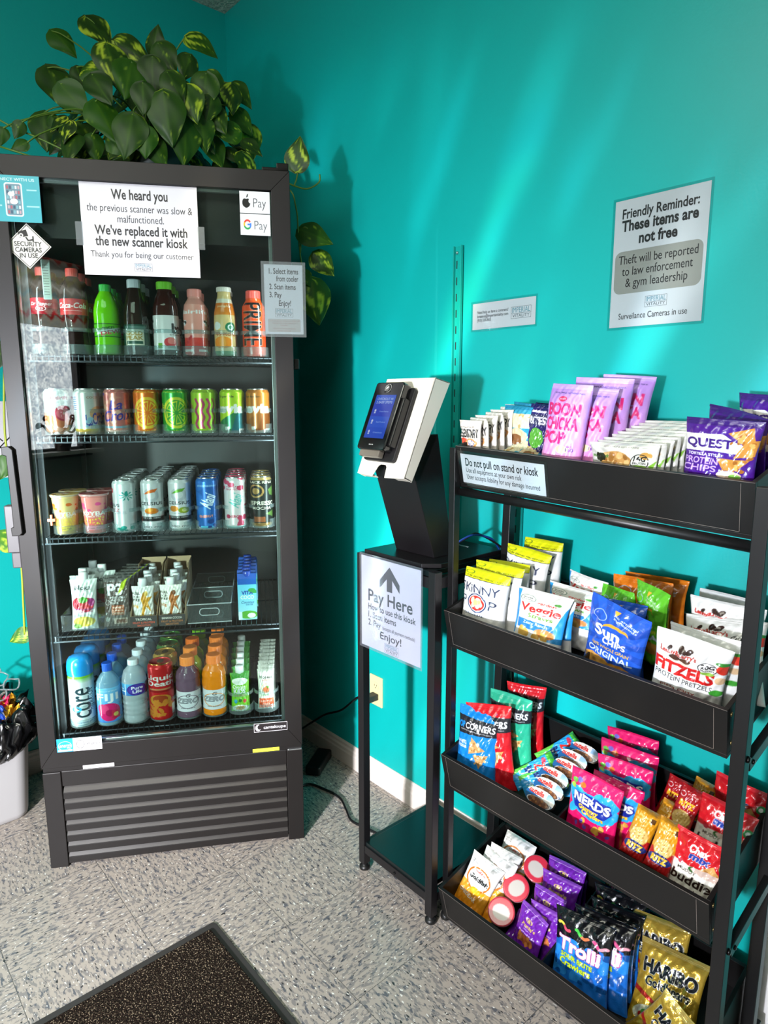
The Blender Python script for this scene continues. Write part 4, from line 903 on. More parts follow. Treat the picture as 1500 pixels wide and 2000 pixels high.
# ---- third shelf: cups and slim cans
def cup(col, c2, band, label):
    t = thing('bubble_tea_cup', '', 'cup', group=G); H = .118
    A = Art(90, 130, col, .68); A.grad(0, .6, c2, col); A.noise(.1, .50, .9, .78, 'e8702a' if band == 'f2c818' else 'e0508a', 12, .05, 3); A.noise(.2, .22, .8, .42, 'f4d44a', 34, .022, 5); A.text('JOYBA', .5, .47, .74, .10, 'f6f0e4', dil=1, off=.02); A.text('BUBBLE TEA', .5, .42, .45, .035, 'f6f0e4'); A.rect(0, .10, 1, .19, band); A.text('Green Tea', .5, .125, .4, .035, '7a4a20')
    g = MB(); revolve(g, [(.025, 0), (.029, .001), (.0295, .004), (.0335, .06), (.0375, .108), (.0405, .112), (.0405, .114), (.038, .115)], P_LIQ, A, H, 110); g.build('body', t)
    Art.K = 1.0; B = Art(60, 60, 'e9c060' if band == 'f2c818' else 'e8605a', 1); Art.K = 1.6; B.noise(.1, .1, .9, .9, 'f4e8d8', 9, .07, 8); B.noise(.1, .1, .9, .9, 'e07a4a' if band == 'f2c818' else 'c83a4a', 6, .08, 9)
    r_ = np.linspace(0.0002, .0415, 24); a_ = np.linspace(0, 2*math.pi, 48, endpoint=False); X = r_[:, None]*np.cos(a_); Y = r_[:, None]*np.sin(a_); Z = np.full_like(X, .1185); Z[-1] = .1150
    C = B.img[np.clip(((Y/.083+.5)*60).astype(int), 0, 59), np.clip(((X/.083+.5)*60).astype(int), 0, 59)]
    g = MB(); g.grid(np.stack([X, Y, Z], -1), P_GLOSS, C, True, True); g.lathe([(.0405, .1135), (.0425, .114), (.0425, .117), (.0412, .1185)], 40, clear('cup_rim_clear', 'f2f2f2', .08, .25)); g.build('film_lid', t)
    return t
line(cup('eccf8a', 'e2a238', 'f2c818', ''), .100, SZ[2], .105, .088, 2, 'yellow bubble tea cup with clear rim'); line(cup('ea8f86', 'e2504a', 'f08aa0', ''), .181, SZ[2], .105, .088, 2, 'pink bubble tea cup with clear rim')
def cel(fr, kind):
    def f(A):
        if kind == 0:
            A.text('CELSIUS', .30, .36, .6, .05, 'b8bec4'); A.rect(.05, .76, .2, .84, 'd03a4a'); A.ell(.62, .74, .05, .05, '1c9a8c')
            for a in range(0, 360, 40): A.poly([(.62, .70), (.62+.22*math.cos(math.radians(a)), .70+.10*math.sin(math.radians(a))), (.62+.19*math.cos(math.radians(a+16)), .70+.085*math.sin(math.radians(a+16)))], '1c9a8c')
            A.text('LSIUS', .2, .50, .42, .05, '3a3f44', dil=1); A.text('FIZZ', .22, .40, .34, .06, 'd0505a', slant=.2); A.rect(.6, .1, .9, .6, 'd4d8da'); A.noise(.3, .02, .8, .1, '1c9a8c', 6, .07, 4)
        else:
            A.ell(.5, .70, .24, .13, 'c4c8cc', ring=.42); A.poly([(.28, .72), (.46, .80), (.72, .83), (.62, .76), (.40, .73)], fr); A.text('CELSIUS', .5, .515, .74, .055, '3c3f44', dil=1)
            A.rect(0, .20, 1, .29, '2a2a2c'); A.text('ESSENTIAL ENERGY', .5, .255, .6, .022, 'eeeeee'); A.rect(0, .195, .16, .29, 'b8402a')
            if kind == 1: A.ell(.5, .40, .21, .06, 'e8801c'); A.ell(.44, .42, .11, .035, 'f4a43c')
            else: A.ell(.34, .43, .15, .055, 'd8862a'); A.ell(.66, .40, .18, .06, '9fae2a'); A.ell(.66, .40, .08, .03, 'e4e48a')
            A.text('SPARKLING', .45, .335, .4, .02, '8a8a8a'); A.rect(.1, .05, .9, .15, 'd8dadc'); A.text('200 mg', .5, .075, .6, .035, '55585c')
    return f
def ala(A): A.noise(0, 0, 1, 1, '2b74c8', 12, .2, 3); A.grad(0, .07, '2aa0d8', '5ac8e8'); A.text('Alani', .5, .46, .62, .16, 'e6f4fc', rot=72, dil=1, slant=.3); A.text('ENERGY', .46, .24, .42, .045, 'e8906a', rot=4, dil=1); A.text('BREEZEBERRY', .5, .83, .6, .03, '9fd0f4'); A.noise(.1, .05, .9, .2, '123f8a', 6, .08, 5)
def alb(A): A.noise(0, .78, 1, 1, 'd84a6a', 10, .1, 3); A.noise(0, .0, 1, .3, 'd04a6a', 9, .08, 6); A.noise(.85, .3, 1, .7, 'd84a6a', 5, .06, 9); A.text('HAWAIIAN', .5, .80, .52, .035, 'c23a5a'); A.text('SHAVED ICE', .5, .75, .56, .035, 'c23a5a'); A.text('Alani', .5, .46, .58, .15, '5fc4b8', rot=72, dil=1, slant=.3); A.text('ENERGY', .46, .22, .42, .045, 'c23a5a', dil=1); A.grad(0, .06, '8ad4c8', 'c8e8e4')
def brc(A): A.ell(.32, .72, .26, .13, 'b08a50'); A.ell(.32, .72, .20, .10, '1d2220'); A.ell(.32, .72, .12, .06, 'b08a50'); A.text('BLACK RIFLE', .45, .87, .8, .045, 'e6dcc4', dil=1); A.text('ESPRESSO', .5, .45, .9, .075, 'ece4d0', dil=1); A.text('MOCHA', .5, .36, .6, .055, 'ece4d0'); A.poly([(.7, .75), (1, .85), (1, .6), (.75, .65)], '5a7a3a'); A.poly([(.6, .28), (1, .36), (.9, .2)], '5a7a3a'); A.grad(0, .1, 'a88a50', '8a6a3a'); A.rect(.25, .12, .6, .22, '9a5a34'); A.rect(0, .93, 1, 1, 'b89a60')
R3 = [(cel('', 0), 'dfe1e2', 'white slim can with teal palm print', 5, .0325, .158), (cel('e8702a', 1), 'e2e3e4', 'silver slim energy can with an orange slice', 6, .0325, .158), (cel('6fae3a', 2), 'e2e3e4', 'silver slim energy can with kiwi and mango', 6, .0325, .158),
      (ala, '1d5fae', 'blue slim energy can', 4, .0335, .160), (alb, 'e8dfdf', 'white and pink slim energy can with cherries', 4, .0335, .160), (brc, '242a26', 'black and gold iced coffee can', 3, .0335, .160)]
for (art, base, desc, n, r, H), s in zip(R3, [.266, .347, .427, .510, .594, .674]):
    t = can('slim_can', '', art, r, H, base, G); line(t, s, SZ[2], .105, .0705, n, desc)
t = thing('shelf_clip', 'small coral plastic clip at the left end of the third shelf', 'clip', cpos(.066, .075, 1.078), TH)
g = MB(); g.box(-.003, .003, -.004, .004, -.016, .016, mat('coral_plastic', 'e8785a', .4)); g.box(-.011, .011, -.004, .004, -.004, .004, mat('coral_plastic')); g.build('hook', t, bev=.001)
# ---- fourth shelf: pouches and boxes
def pouch_mesh(w, h, T, A, m, nx=60, ny=80, top=.15, bottom=True, wob=.0015, seed=0, crimp=.0, side=1.0, backcol=None, vary=1.0):
    """filled flexible pack: front -Y, bottom centre at origin"""
    g = MB(); rs = np.random.default_rng(seed); nx, ny = int(nx*min(Art.K, 1.5)), int(ny*min(Art.K, 1.5)); U, V = np.meshgrid(np.linspace(0, 1, nx), np.linspace(0, 1, ny))
    if isinstance(A, Art):
        iu = np.clip((U*A.W).astype(int), 0, A.W-1); iv = np.clip((V*A.H).astype(int), 0, A.H-1); C = A.img[iv, iu]
    else: C = np.broadcast_to(hexc(A), (*U.shape, 3))
    def prof(U, V):
        e = np.clip(1-(2*U-1)**2, 0, 1)**.5
        up = np.clip((1-V)/top, 0, 1); dn = np.clip(V/(.10 if bottom else .18), 0, 1); f = np.sin(up*math.pi/2)**.9*np.where(dn < 1, np.sin(dn*math.pi/2)**(.35 if bottom else .8), 1)
        return e*f, e
    th, e = prof(U, V); ph = rs.uniform(0, 6.28, 8)
    wr = (np.sin(U*9+V*23+ph[0])*np.sin(V*13-U*17+ph[1])+.7*np.sin(U*31+V*7+ph[2])*np.sin(V*37+ph[3])+.5*np.sin(U*47-V*29+ph[4]))*wob*vary
    wr = wr*np.clip(e*1.4, 0, 1)*np.clip(th*1.6+.15, 0, 1)
    wr += np.exp(-((V-(1-top*.9))/.05)**2)*np.sin(U*24+ph[5])*wob*1.2*e
    X = (U-.5)*w*(1-.10*th.max(1, keepdims=True)*side*np.clip(np.sin(V*math.pi), 0, 1)); Y = -T/2*th-wr; Z = V*h
    if crimp:
        cz = np.maximum((V > 1-crimp), (V < crimp*.8)); Y = np.where(cz, Y+.0006*np.sin(V*h*2*math.pi/.0022), Y)
    bend = rs.uniform(-1, 1, 3)*.5
    off = (np.clip(V-.8, 0, 1)/.2)**2*.006*(np.sin(U*3.1+ph[6])+bend[0]); Y = Y+off
    g.grid(np.stack([X, Y, Z], -1), m, C)
    nb = max(10, nx//4); Ub, Vb = np.meshgrid(np.linspace(1, 0, nb), np.linspace(0, 1, ny)); tb, eb = prof(Ub, Vb)
    Xb = (Ub-.5)*w*(1-.10*tb.max(1, keepdims=True)*side*np.clip(np.sin(Vb*math.pi), 0, 1)); Yb = T/2*tb+(np.clip(Vb-.8, 0, 1)/.2)**2*.006*(np.sin(Ub*3.1+ph[6])+bend[0])+.0004
    cb = hexc(backcol) if backcol is not None else (C[:, :1].reshape(ny, 1, 3) if isinstance(A, Art) else hexc(A)); g.grid(np.stack([Xb, Yb, Vb*h], -1), m, np.broadcast_to(cb, (ny, nb, 3)))
    return g
def spout(g_parent, h, r, col, zb):
    g = MB(); c = mat('cap_'+col, col, .35, coat=.2); g.lathe([(.007, zb-.006), (.007, zb), (r, zb+.001), (r, zb+h-.002), (r*.9, zb+h), (.0003, zb+h)], 24, c); return g.build('cap', g_parent)
def noka(A): A.text('Noka', .5, .80, .62, .09, '55585a', dil=1); A.ell(.28, .52, .24, .12, 'c8283a'); A.ell(.62, .50, .3, .14, 'd23a44'); A.ell(.5, .60, .2, .06, '4f9a34'); A.ell(.82, .55, .13, .08, 'a8327a'); A.text('superfood smoothie', .5, .40, .8, .035, '6a4a9a'); A.text('immune support', .5, .35, .7, .035, 'c23a7a'); A.rect(.0, .0, 1, .08, 'e8ecea'); A.ell(.5, .17, .42, .10, 'eed04a'); A.ell(.25, .08, .16, .05, '8fb84a')
A = Art(80, 120, 'dfe6df', .55); noka(A); G4 = 'packs standing on the fourth shelf'
t = thing('fruit_pouch', '', 'pouch', group=G4); pouch_mesh(.078, .155, .036, A, P_GLOSS, 76, 110, .22).build('body', t); spout(t, .024, .013, 'e8eae8', .153)
t.location = cpos(.130, .10, SZ[3]); t.rotation_euler = (-.10, .0, TH); t['label'] = 'white fruit pouch with berries and white cap, front of the lane'
for k, (s, d) in enumerate(((.118, .155), (.165, .20), (.125, .255))): copy_thing(t, cpos(s, d, SZ[3]), (-.05, 0, TH), 'white fruit pouch with berries, %s of the lane' % ORD[k+1])
def p3(A): A.rect(0, .93, 1, 1, '6a6a66'); A.text('P3', .45, .66, .62, .22, 'f2f2f0', dil=2, off=.03); A.poly([(.55, .66), (.72, .92), (.92, 1), (.80, .78)], 'c8dc2a'); A.text('PORTABLE', .55, .58, .6, .04, 'e8e8e4'); A.text('PROTEIN', .52, .525, .52, .04, 'e8e8e4'); A.text('PACK', .45, .47, .3, .04, 'e8e8e4'); A.rect(.3, .24, .8, .44, 'a85a34'); A.text('TURKEY', .55, .38, .42, .035, 'f4e8d8'); A.text('ALMONDS', .55, .32, .44, .03, 'f4e8d8'); A.text('CHEDDAR', .55, .265, .44, .03, 'f4e8d8'); A.ell(.15, .5, .11, .05, 'c8c8c4', ring=.2); A.rect(.4, .06, .9, .18, 'b8a090'); A.rect(.5, .08, .88, .15, '7a4a34'); A.ell(.15, .16, .09, .05, '9a9a94')
A = Art(80, 110, '5b5049', .6); p3(A); t = tag(pouch_mesh(.080, .150, .022, A, P_GLOSS, 76, 100, .08, seed=3).build('snack_pack'), '', 'snack pack', G4)
t.location = cpos(.222, .105, SZ[3]); t.rotation_euler = (-.20, 0, TH); t['label'] = 'brown tray snack pack with green flash, front of its lane'
for k in range(1, 6): copy_thing(t, cpos(.222+.006*k, .105+.036*k, SZ[3]), (-.20, 0, TH-.03*k), 'brown tray snack pack with green flash, %s in its lane' % ORD[min(k, 7)])
def fff(c1, c2):
    def f(A): A.text('FUEL', .20, .78, .36, .07, '26241f'); A.text('FOR', .20, .69, .26, .07, '26241f'); A.text('FIRE', .20, .60, .34, .07, '26241f'); A.poly([(.55, .85), (.70, .70), (.95, .72), (.75, .55), (.9, .3), (.65, .45), (.5, .15), (.4, .2), (.5, .5), (.4, .65)], c1); A.ell(.66, .80, .09, .07, c2); A.text('10g', .16, .44, .26, .07, c1, dil=1); A.noise(.1, .05, .9, .22, c2, 7, .06, 4)
    return f
for c1, c2, s, txt, sub in (('e0a02a', 'e8c05a', .304, 'TROPICAL', 'yellow tropical'), ('b86a2a', '7a4a2a', .388, 'BANANA COCOA', 'brown banana cocoa')):
    A = Art(70, 96, 'e9e7df', .62); fff(c1, c2)(A); t = thing('smoothie_pouch', '', 'pouch', group=G4); pouch_mesh(.068, .118, .03, A, P_GLOSS, 66, 90, .2, seed=5).build('body', t); spout(t, .026, .0125, 'e9eaea', .116)
    first = True
    for k in range(5):
        d = .115+.048*k; zz = SZ[3]+.004; L = 'white smoothie pouch with a %s figure, %s of the box' % (sub, ORD[k]); ds = .012*(k % 2)-.004
        if k == 0: t.location = cpos(s+ds, d, zz); t.rotation_euler = (-.08, 0, TH); t['label'] = L
        else: copy_thing(t, cpos(s+ds, d, zz), (-.08, 0, TH+.15*(k % 2)), L)
    b = thing('display_box', 'open cardboard display box of %s smoothie pouches' % sub, 'box', cpos(s, .082, SZ[3]), TH, 'cardboard display boxes')
    KR = mat('kraft_card', 'b89c78', .8, vary=.08); Art.K = 1.0; A = Art(90, 40, '2c2622', 2.1); Art.K = 1.6; A.text(txt, .5, .62, .6 if s < .35 else .75, .18, 'eee8dc', off=.02); A.text('FRUIT & PROTEIN', .5, .34, .8, .16, c1 if s > .35 else 'e0502a', off=.02); A.text('SMOOTHIE', .5, .10, .5, .15, c1 if s > .35 else 'e0502a', off=.02)
    X, Z = np.meshgrid(np.linspace(-.0395, .0395, 90), np.linspace(0, .036, 40)); g = MB(); g.grid(np.stack([X, np.full_like(X, -.0012), Z], -1), printmat('box_print', .6), A.img, smooth=False); g.box(-.0395, .0395, -.0008, .0008, 0, .036, KR)
    for x in (-.0395, .038): g.prism([(0.001, 0), (.27, 0), (.27, .155), (.20, .155), (.001, .034)], 0, x, x+.0015, KR)
    g.box(-.0395, .0395, .268, .27, 0, .16, KR); g.box(-.0395, .0395, .0, .27, 0, .0015, KR); g.build('tray', b)
CLR = clear('clear_organizer_plastic', 'f6fafa', .03, .015, ior=1.45)
def organizer(name, label, s, z, w, dep, h, hole=True):
    t = thing(name, label, 'organizer', cpos(s, .085, z), TH, 'clear plastic organizers on the cooler shelves'); g = MB()
    for x in (-w/2, w/2-.002): g.box(x, x+.002, .002, dep, 0, h, CLR)
    g.box(-w/2, w/2, 0, dep, 0, .002, CLR); g.box(-w/2, w/2, 0, .002, 0, h, CLR); g.box(-w/2, w/2, dep-.002, dep, 0, h, CLR); g.build('bin', t, bev=.0008)
    if hole:
        g = MB(); RIM = clear('clear_rim', 'ffffff', .08, .35, 'e4ecec'); P = rr_poly(-.03, h*.42, .03, h*.42+.022, .010, 6); pts = [(a, -.001, b) for a, b in P]; g.tube(pts+[pts[0], pts[1]], .0016, RIM, 6)
        g.tube([(-w/2, 0, h), (w/2, 0, h)], .0018, RIM, 6); g.tube([(-w/2, 0, h), (-w/2, dep, h)], .0016, RIM, 6); g.tube([(w/2, 0, h), (w/2, dep, h)], .0016, RIM, 6); g.tube([(-w/2, 0, .002), (w/2, 0, .002)], .0018, RIM, 6); g.tube([(-w/2, dep, h), (w/2, dep, h)], .0016, RIM, 6)
        P = rr_poly(-.03, h*.42, .03, h*.42+.022, .010, 6); pts = [(a, dep, b) for a, b in P]; g.tube(pts+[pts[0], pts[1]], .0016, RIM, 6); g.build('molded_rim', t)
    return t
organizer('plastic_bin', 'empty clear handled bin on the fourth shelf beside the display boxes', .502, SZ[3], .135, .19, .062); organizer('plastic_bin', 'second clear handled bin behind the empty one, raised on the fourth shelf', .502, SZ[3]+.002, .135, .19, .06).location = cpos(.502, .285, SZ[3])
organizer('plastic_bin', 'clear low bin holding fruit pouches at the left of the fourth shelf', .165, SZ[3]-.0005, .20, .30, .05, False)
A = Art(90, 160, '7fd0e2', .46); A.grad(0, 1, 'a8e0ea', '58bcd8'); A.rect(0, .86, 1, 1, '1f5ab0'); A.text('VITA', .5, .62, .62, .085, '1c3f9a', dil=2, off=.03); A.text('COCO', .5, .51, .72, .085, 'f0f6f4', dil=1, out='6fb04a', outd=2); A.text('Coconut', .5, .40, .7, .06, '24508a', slant=.3); A.text('WATER', .6, .35, .4, .035, '24508a'); A.ell(.75, .72, .2, .05, '3f9a4a'); A.ell(.9, .68, .16, .04, '3f9a4a'); A.ell(.55, .12, .5, .10, '5aa83a'); A.ell(.7, .10, .22, .06, 'eef4ea'); A.rect(0, 0, .2, .2, 'd8eef0')
t = thing('coconut_water_carton', '', 'carton', group=G4); g = MB(); X, Z = np.meshgrid(np.linspace(-.029, .029, 80), np.linspace(0, .135, 140)); iu = np.clip(((X+.029)/.058*A.W).astype(int), 0, A.W-1); iv = np.clip((Z/.135*A.H).astype(int), 0, A.H-1)
g.grid(np.stack([X, np.full_like(X, -.0201), Z], -1), P_GLOSS, A.img[iv, iu], smooth=False); g.box(-.029, .029, -.020, .020, 0, .135, mat('blue_carton', '2a7cc0', .3)); g.build('body', t, bev=0)
g = MB(); g.prism([(-.020, .135), (.020, .135), (.004, .150), (-.012, .150)], 0, -.029, .029, mat('blue_carton_top', '1f50a8', .3)); g.build('gable', t)
g = MB(); g.lathe([(.013, .140), (.0135, .141), (.0135, .156), (.012, .158), (.0003, .158)], 24, mat('cap_1a3f9e', '1a3f9e', .35, coat=.2), c=(0, -.004, 0)); g.build('cap', t)
line(t, .620, SZ[3], .115, .044, 6, 'blue coconut water carton with blue cap')
# ---- bottom shelf
A = Art(90, 150, 'dfe7ea', .42); A.rect(0, .945, 1, 1, '7ec83a'); A.grad(.86, .945, 'e2ecec', '8fd07a'); A.text('core', .50, .36, 1.35, .24, '24363e', rot=90, dil=1, off=.01); A.ell(.42, .36, .13, .055, '2aa0e0', ring=.45); A.text('HYDRATION', .80, .48, 1.0, .07, '3a4a52', rot=90); A.text('perfectly balanced pH', .45, .09, .7, .028, '4a6a9a'); A.rect(.1, .05, .7, .06, '8aa0b8')
t = bottle('water_bottle', '', [(.028, 0), (.0365, .004), (.0375, .02), (.0375, .155), (.037, .165), (.037, .17)], .17, A, P_GLOSS, G); g = MB()
g.lathe([(.0375, .168), (.0385, .17), (.0385, .195), (.036, .212), (.029, .223), (.015, .2275), (.0003, .228)], 40, mat('cap_1a90dc', '1a90dc', .25, coat=.5)); g.build('cap', t)
line(t, .100, SZ[4], .112, .084, 4, 'white and grey water bottle with a large blue cap')
A = Art(90, 110, '5a9fe0', .75); A.grad(0, 1, '4a8ad8', '7ac4ec'); A.text('FIJI', .5, .64, .62, .20, 'f2f6f8', dil=0, off=.02); A.ell(.55, .30, .30, .26, 'd81f6a'); A.ell(.38, .40, .16, .14, 'e8407a'); A.ell(.55, .28, .1, .1, 'b01450'); A.rect(.60, .10, .84, .34, 'c8284a'); A.ell(.72, .22, .07, .06, 'd8c060'); A.text("The Nature of Water", .5, .90, .6, .03, 'e6f2f8')
t = bottle('water_bottle', '', [(.034, 0), (.036, .004), (.0365, .02), (.0365, .12), (.034, .140), (.022, .160), (.0145, .168), (.0145, .18), (.012, .182)], .182, 'b4e0f4', P_CLEAR, G, (.0155, .172, .197, '1c58c8'), (.012, .125, A)); line(t, .181, SZ[4], .108, .080, 4, 'square blue water bottle with pink flower label')
A = Art(90, 44, '3a8ac8', 1.7); A.grad(0, 1, '2c6ab4', '5ab0dc'); A.ell(.62, .5, .27, .5, '3a2a8a'); A.ell(.62, .5, .22, .42, '4636a0'); A.text('Pure', .62, .54, .3, .24, 'f4f4fa', dil=1); A.text('Life', .62, .22, .24, .24, 'f4f4fa', dil=1); A.rect(.03, .3, .3, .4, 'dcecf6'); A.rect(.03, .5, .24, .6, 'dcecf6')
def ribs(r, H, z0, z1): return [(r*.8, 0), (r*.97, .004), (r, .01)]+[(r*(1-.035*(k % 2)), .018+k*.008) for k in range(8)]
t = bottle('water_bottle', '', ribs(.0375, .2, 0, 0)+[(.0375, .085), (.0375, .135), (.036, .148), (.030, .168), (.018, .180), (.0145, .184), (.0145, .19), (.012, .192)], .192, 'e8f2f6', P_CLEAR, G, (.0165, .186, .203, 'dfe6ea'), (.095, .133, A)); line(t, .259, SZ[4], .108, .082, 5, 'clear ribbed water bottle with blue and purple band')
def ld(A): A.text('Liquid', .5, .735, .84, .085, 'f0ece4', dil=1, off=.02); A.text('Death', .52, .63, .78, .085, 'f0ece4', dil=1, off=.02); A.rect(.2, .56, .8, .585, 'c88a5a'); A.rect(.2, .52, .8, .55, '9a1210'); A.ell(.5, .38, .30, .10, 'd8942a'); A.ell(.5, .40, .2, .07, 'a8401a'); A.noise(.2, .1, .8, .36, 'd8842a', 22, .05, 4, ry=.05); A.rect(.82, .1, .98, .28, 'e6dcd4')
t = can('tall_can', '', ld, .0385, .190, 'c81c1e', G, 'c8a24a'); line(t, .340, SZ[4], .108, .080, 1, 'tall red water can with white gothic lettering')
def ld2(A): A.text('Liquid', .5, .73, .8, .08, '2a2418', dil=1); A.text('Death', .52, .64, .7, .08, '2a2418', dil=1); A.noise(.2, .1, .8, .5, '6a4a1a', 12, .06, 4)
t2 = can('tall_can', '', ld2, .0385, .190, 'c89a3a', G, 'd0a850'); t2.location = cpos(.345, .190, SZ[4]); t2.rotation_euler = (0, 0, TH); t2['label'] = 'tall gold water can just behind the tall red can'
t3 = can('tall_can', '', ld2, .0385, .190, '4f8a3a', G, 'b0a860'); t3.location = cpos(.345, .272, SZ[4]); t3.rotation_euler = (0, 0, TH); t3['label'] = 'tall green water can behind the tall gold can'
copy_thing(t3, cpos(.345, .354, SZ[4]), TH, 'tall green water can, rearmost in the tall can lane')
def gat(c, cc):
    A = Art(90, 64, 'dcdce0', 1.3); A.text('G', .5, .74, .12, .16, '55555c', dil=1, slant=.2); A.text('ZERO', .48, .42, .62, .24, '9a9aa2', dil=2, slant=.2, out='33333a', outd=2); A.ell(.5, .5, .32, .34, c, ring=.08); A.text('thirst quencher', .5, .14, .4, .06, '55555c'); A.rect(.86, .1, .97, .3, 'f4f4f4')
    P = [(.030, 0), (.0385, .006), (.039, .02), (.0375, .03), (.037, .09), (.0385, .098), (.039, .110), (.0375, .125), (.0385, .135), (.034, .152), (.024, .164), (.0205, .170), (.0205, .18), (.018, .182)]
    return bottle('sports_drink_bottle', '', P, .182, c, P_LIQ, G, (.0225, .172, .200, cc), (.026, .092, A))
for c, cc, s, d, L in (('6a4f62', 'ee8430', .423, .110, 'dusky purple sports drink bottle at the front of its lane'), ('b4d82a', 'ee8430', .425, .192, 'yellow green sports drink bottle with orange cap behind the purple one'), ('8ac420', 'ee7020', .425, .274, 'green sports drink bottle with orange cap, third in its lane'), ('6fb428', '7ab82a', .440, .356, 'green sports drink bottle with green cap, rearmost in its lane')):
    t = gat(c, cc); t.location = cpos(s, d, SZ[4]); t.rotation_euler = (0, 0, TH); t['label'] = L
t = gat('ee8410', 'ee7c2c'); line(t, .505, SZ[4], .110, .082, 4, 'orange sports drink bottle with orange cap')
A = Art(80, 120, '7cc832', .5); A.rect(0, .82, 1, 1, '3f9a34'); A.ell(.5, .80, .42, .09, 'eef2e4'); A.text('Orgain', .45, .62, .7, .09, 'eef4e4', dil=1); A.text('KiDS', .48, .50, .66, .11, 'f2f2ec', dil=2, out='4a7ac0', outd=1); A.text('NUTRITION', .5, .43, .6, .04, 'e4602a'); A.ell(.25, .30, .1, .045, '2aa0c8'); A.ell(.5, .32, .1, .045, '3a7a34'); A.ell(.75, .30, .1, .045, 'd8504a'); A.ell(.5, .12, .42, .09, 'eef0e0'); A.ell(.5, .13, .25, .05, 'e0a040'); A.rect(0, 0, .06, 1, '5aa82a')
t = thing('nutrition_shake', '', 'pouch', group=G); pouch_mesh(.062, .135, .04, A, P_GLOSS, 70, 110, .18, seed=9).build('body', t); spout(t, .024, .0135, 'f0f2ee', .133)
line(t, .586, SZ[4], .105, .055, 6, 'green kids nutrition shake with white cap')
A = Art(80, 130, 'eae6da', .5); A.rect(0, .93, 1, 1, 'd4d0c4'); A.text('Honest', .5, .78, .78, .075, '3a3a34', dil=1); A.text('KIDS', .5, .715, .4, .045, 'c84a34'); A.ell(.5, .53, .30, .12, 'e89a5a', ring=.1); A.ell(.5, .50, .2, .08, 'd86a3a'); A.ell(.6, .57, .08, .04, '6a9a3a'); A.text('ORGANIC', .5, .34, .6, .04, '5a8a3a'); A.rect(.05, .04, .95, .28, 'e8603a'); A.text('SUPER FRUIT', .5, .19, .7, .04, 'f4ece0'); A.text('PUNCH', .5, .11, .4, .05, 'f4ece0')
t = tag(pouch_mesh(.056, .132, .022, A, P_GLOSS, 64, 110, .06, seed=11).build('juice_pouch'), '', 'pouch', G)
for k in range(9):
    L = 'white kids juice pouch with orange base, %s of its lane' % (ORD+['rearmost'])[k]
    loc = cpos(.670+.0015*k, .105+.034*k, SZ[4]); rt = (-.12, 0, TH)
    if k == 0: t.location = loc; t.rotation_euler = rt; t['label'] = L
    else: copy_thing(t, loc, rt, L)
Art.K = 1.0
# ---- clear lane organizers with rounded front lips
LIP = clear('clear_lip_plastic', 'eef6f6', .04, .07, 'dfeaea', ior=1.5)
def lane_meshes(h1, h2):
    t = thing('lane_organizer', '', 'organizer', group='clear plastic lane organizers'); w = .0405
    g = MB(); a = np.linspace(-math.pi/2, math.pi/2, 22); 
    for z0, z1, r in ((0, h1, w), (h2, h2+.010, w)):
        P = np.array([[(r*math.sin(q), .006-r*math.cos(q), z) for q in a] for z in (z0, z1)]); g.grid(P, LIP); g.grid(P[:, ::-1]*np.array([.955, .955, 1]), LIP)
        g.tube([(r*.98*math.sin(q), .006-r*.98*math.cos(q), z1) for q in a], .0012, LIP, 5)
    g.build('front_lip', t)
    g = MB()
    for x in (-w, w): g.box(x-.0006, x+.0006, .006, .40, 0, .028, LIP)
    g.box(-w, w, .0, .40, -.0012, 0, LIP); g.build('channel', t); return t
first = None
for r_, ss in ((0, [.082, .165, .250, .332, .415, .498, .583, .668]), (1, [.099, .181, .263, .345, .427, .510, .592, .672]), (2, [.100, .183, .266, .348, .429, .511, .593, .674]), (4, [.100, .181, .261, .342, .423, .505, .587, .670])):
    for k, s in enumerate(ss):
        L = 'clear lane organizer, %s lane from the left on the %s shelf' % (['first', 'second', 'third', 'fourth', 'fifth', 'sixth', 'seventh', 'eighth'][k], ['top', 'second', 'third', 'fourth', 'bottom'][r_])
        loc = cpos(s, .108, SZ[r_]-.001)
        if first is None: first = lane_meshes(.026, .062); first.location = loc; first.rotation_euler = (0, 0, TH); first['label'] = L
        else: copy_thing(first, loc, TH, L)

# ================================================================== SNACKS
FOIL = printmat('foil_film', .26, .0, .55, bump=.35, bscale=55); FOILM = printmat('metallic_film', .22, .55, .4, bump=.45, bscale=60); FILMM = printmat('matte_film', .42, 0, .15, bump=.3, bscale=45)
def bagmat(base, ang, w=1, h=1):
    yaw, roll, lean = ang
    ry = np.array([math.cos(yaw), math.sin(yaw), 0]); n = np.array([math.sin(yaw), -math.cos(yaw), 0]); up = np.array([0, 0, 1])*math.cos(lean)-n*math.sin(lean)
    r = ry*math.cos(roll)+up*math.sin(roll); u = -ry*math.sin(roll)+up*math.cos(roll); y = np.cross(u, r)
    return Matrix(((r[0], y[0], u[0]), (r[1], y[1], u[1]), (r[2], y[2], u[2])))
def crimps(A, c='ffffff', top=.94, n=9):
    for k in range(n):
        y = top+(1-top)*k/n; 
        A.rect(0, y, 1, y+(1-top)/n*.35, c)
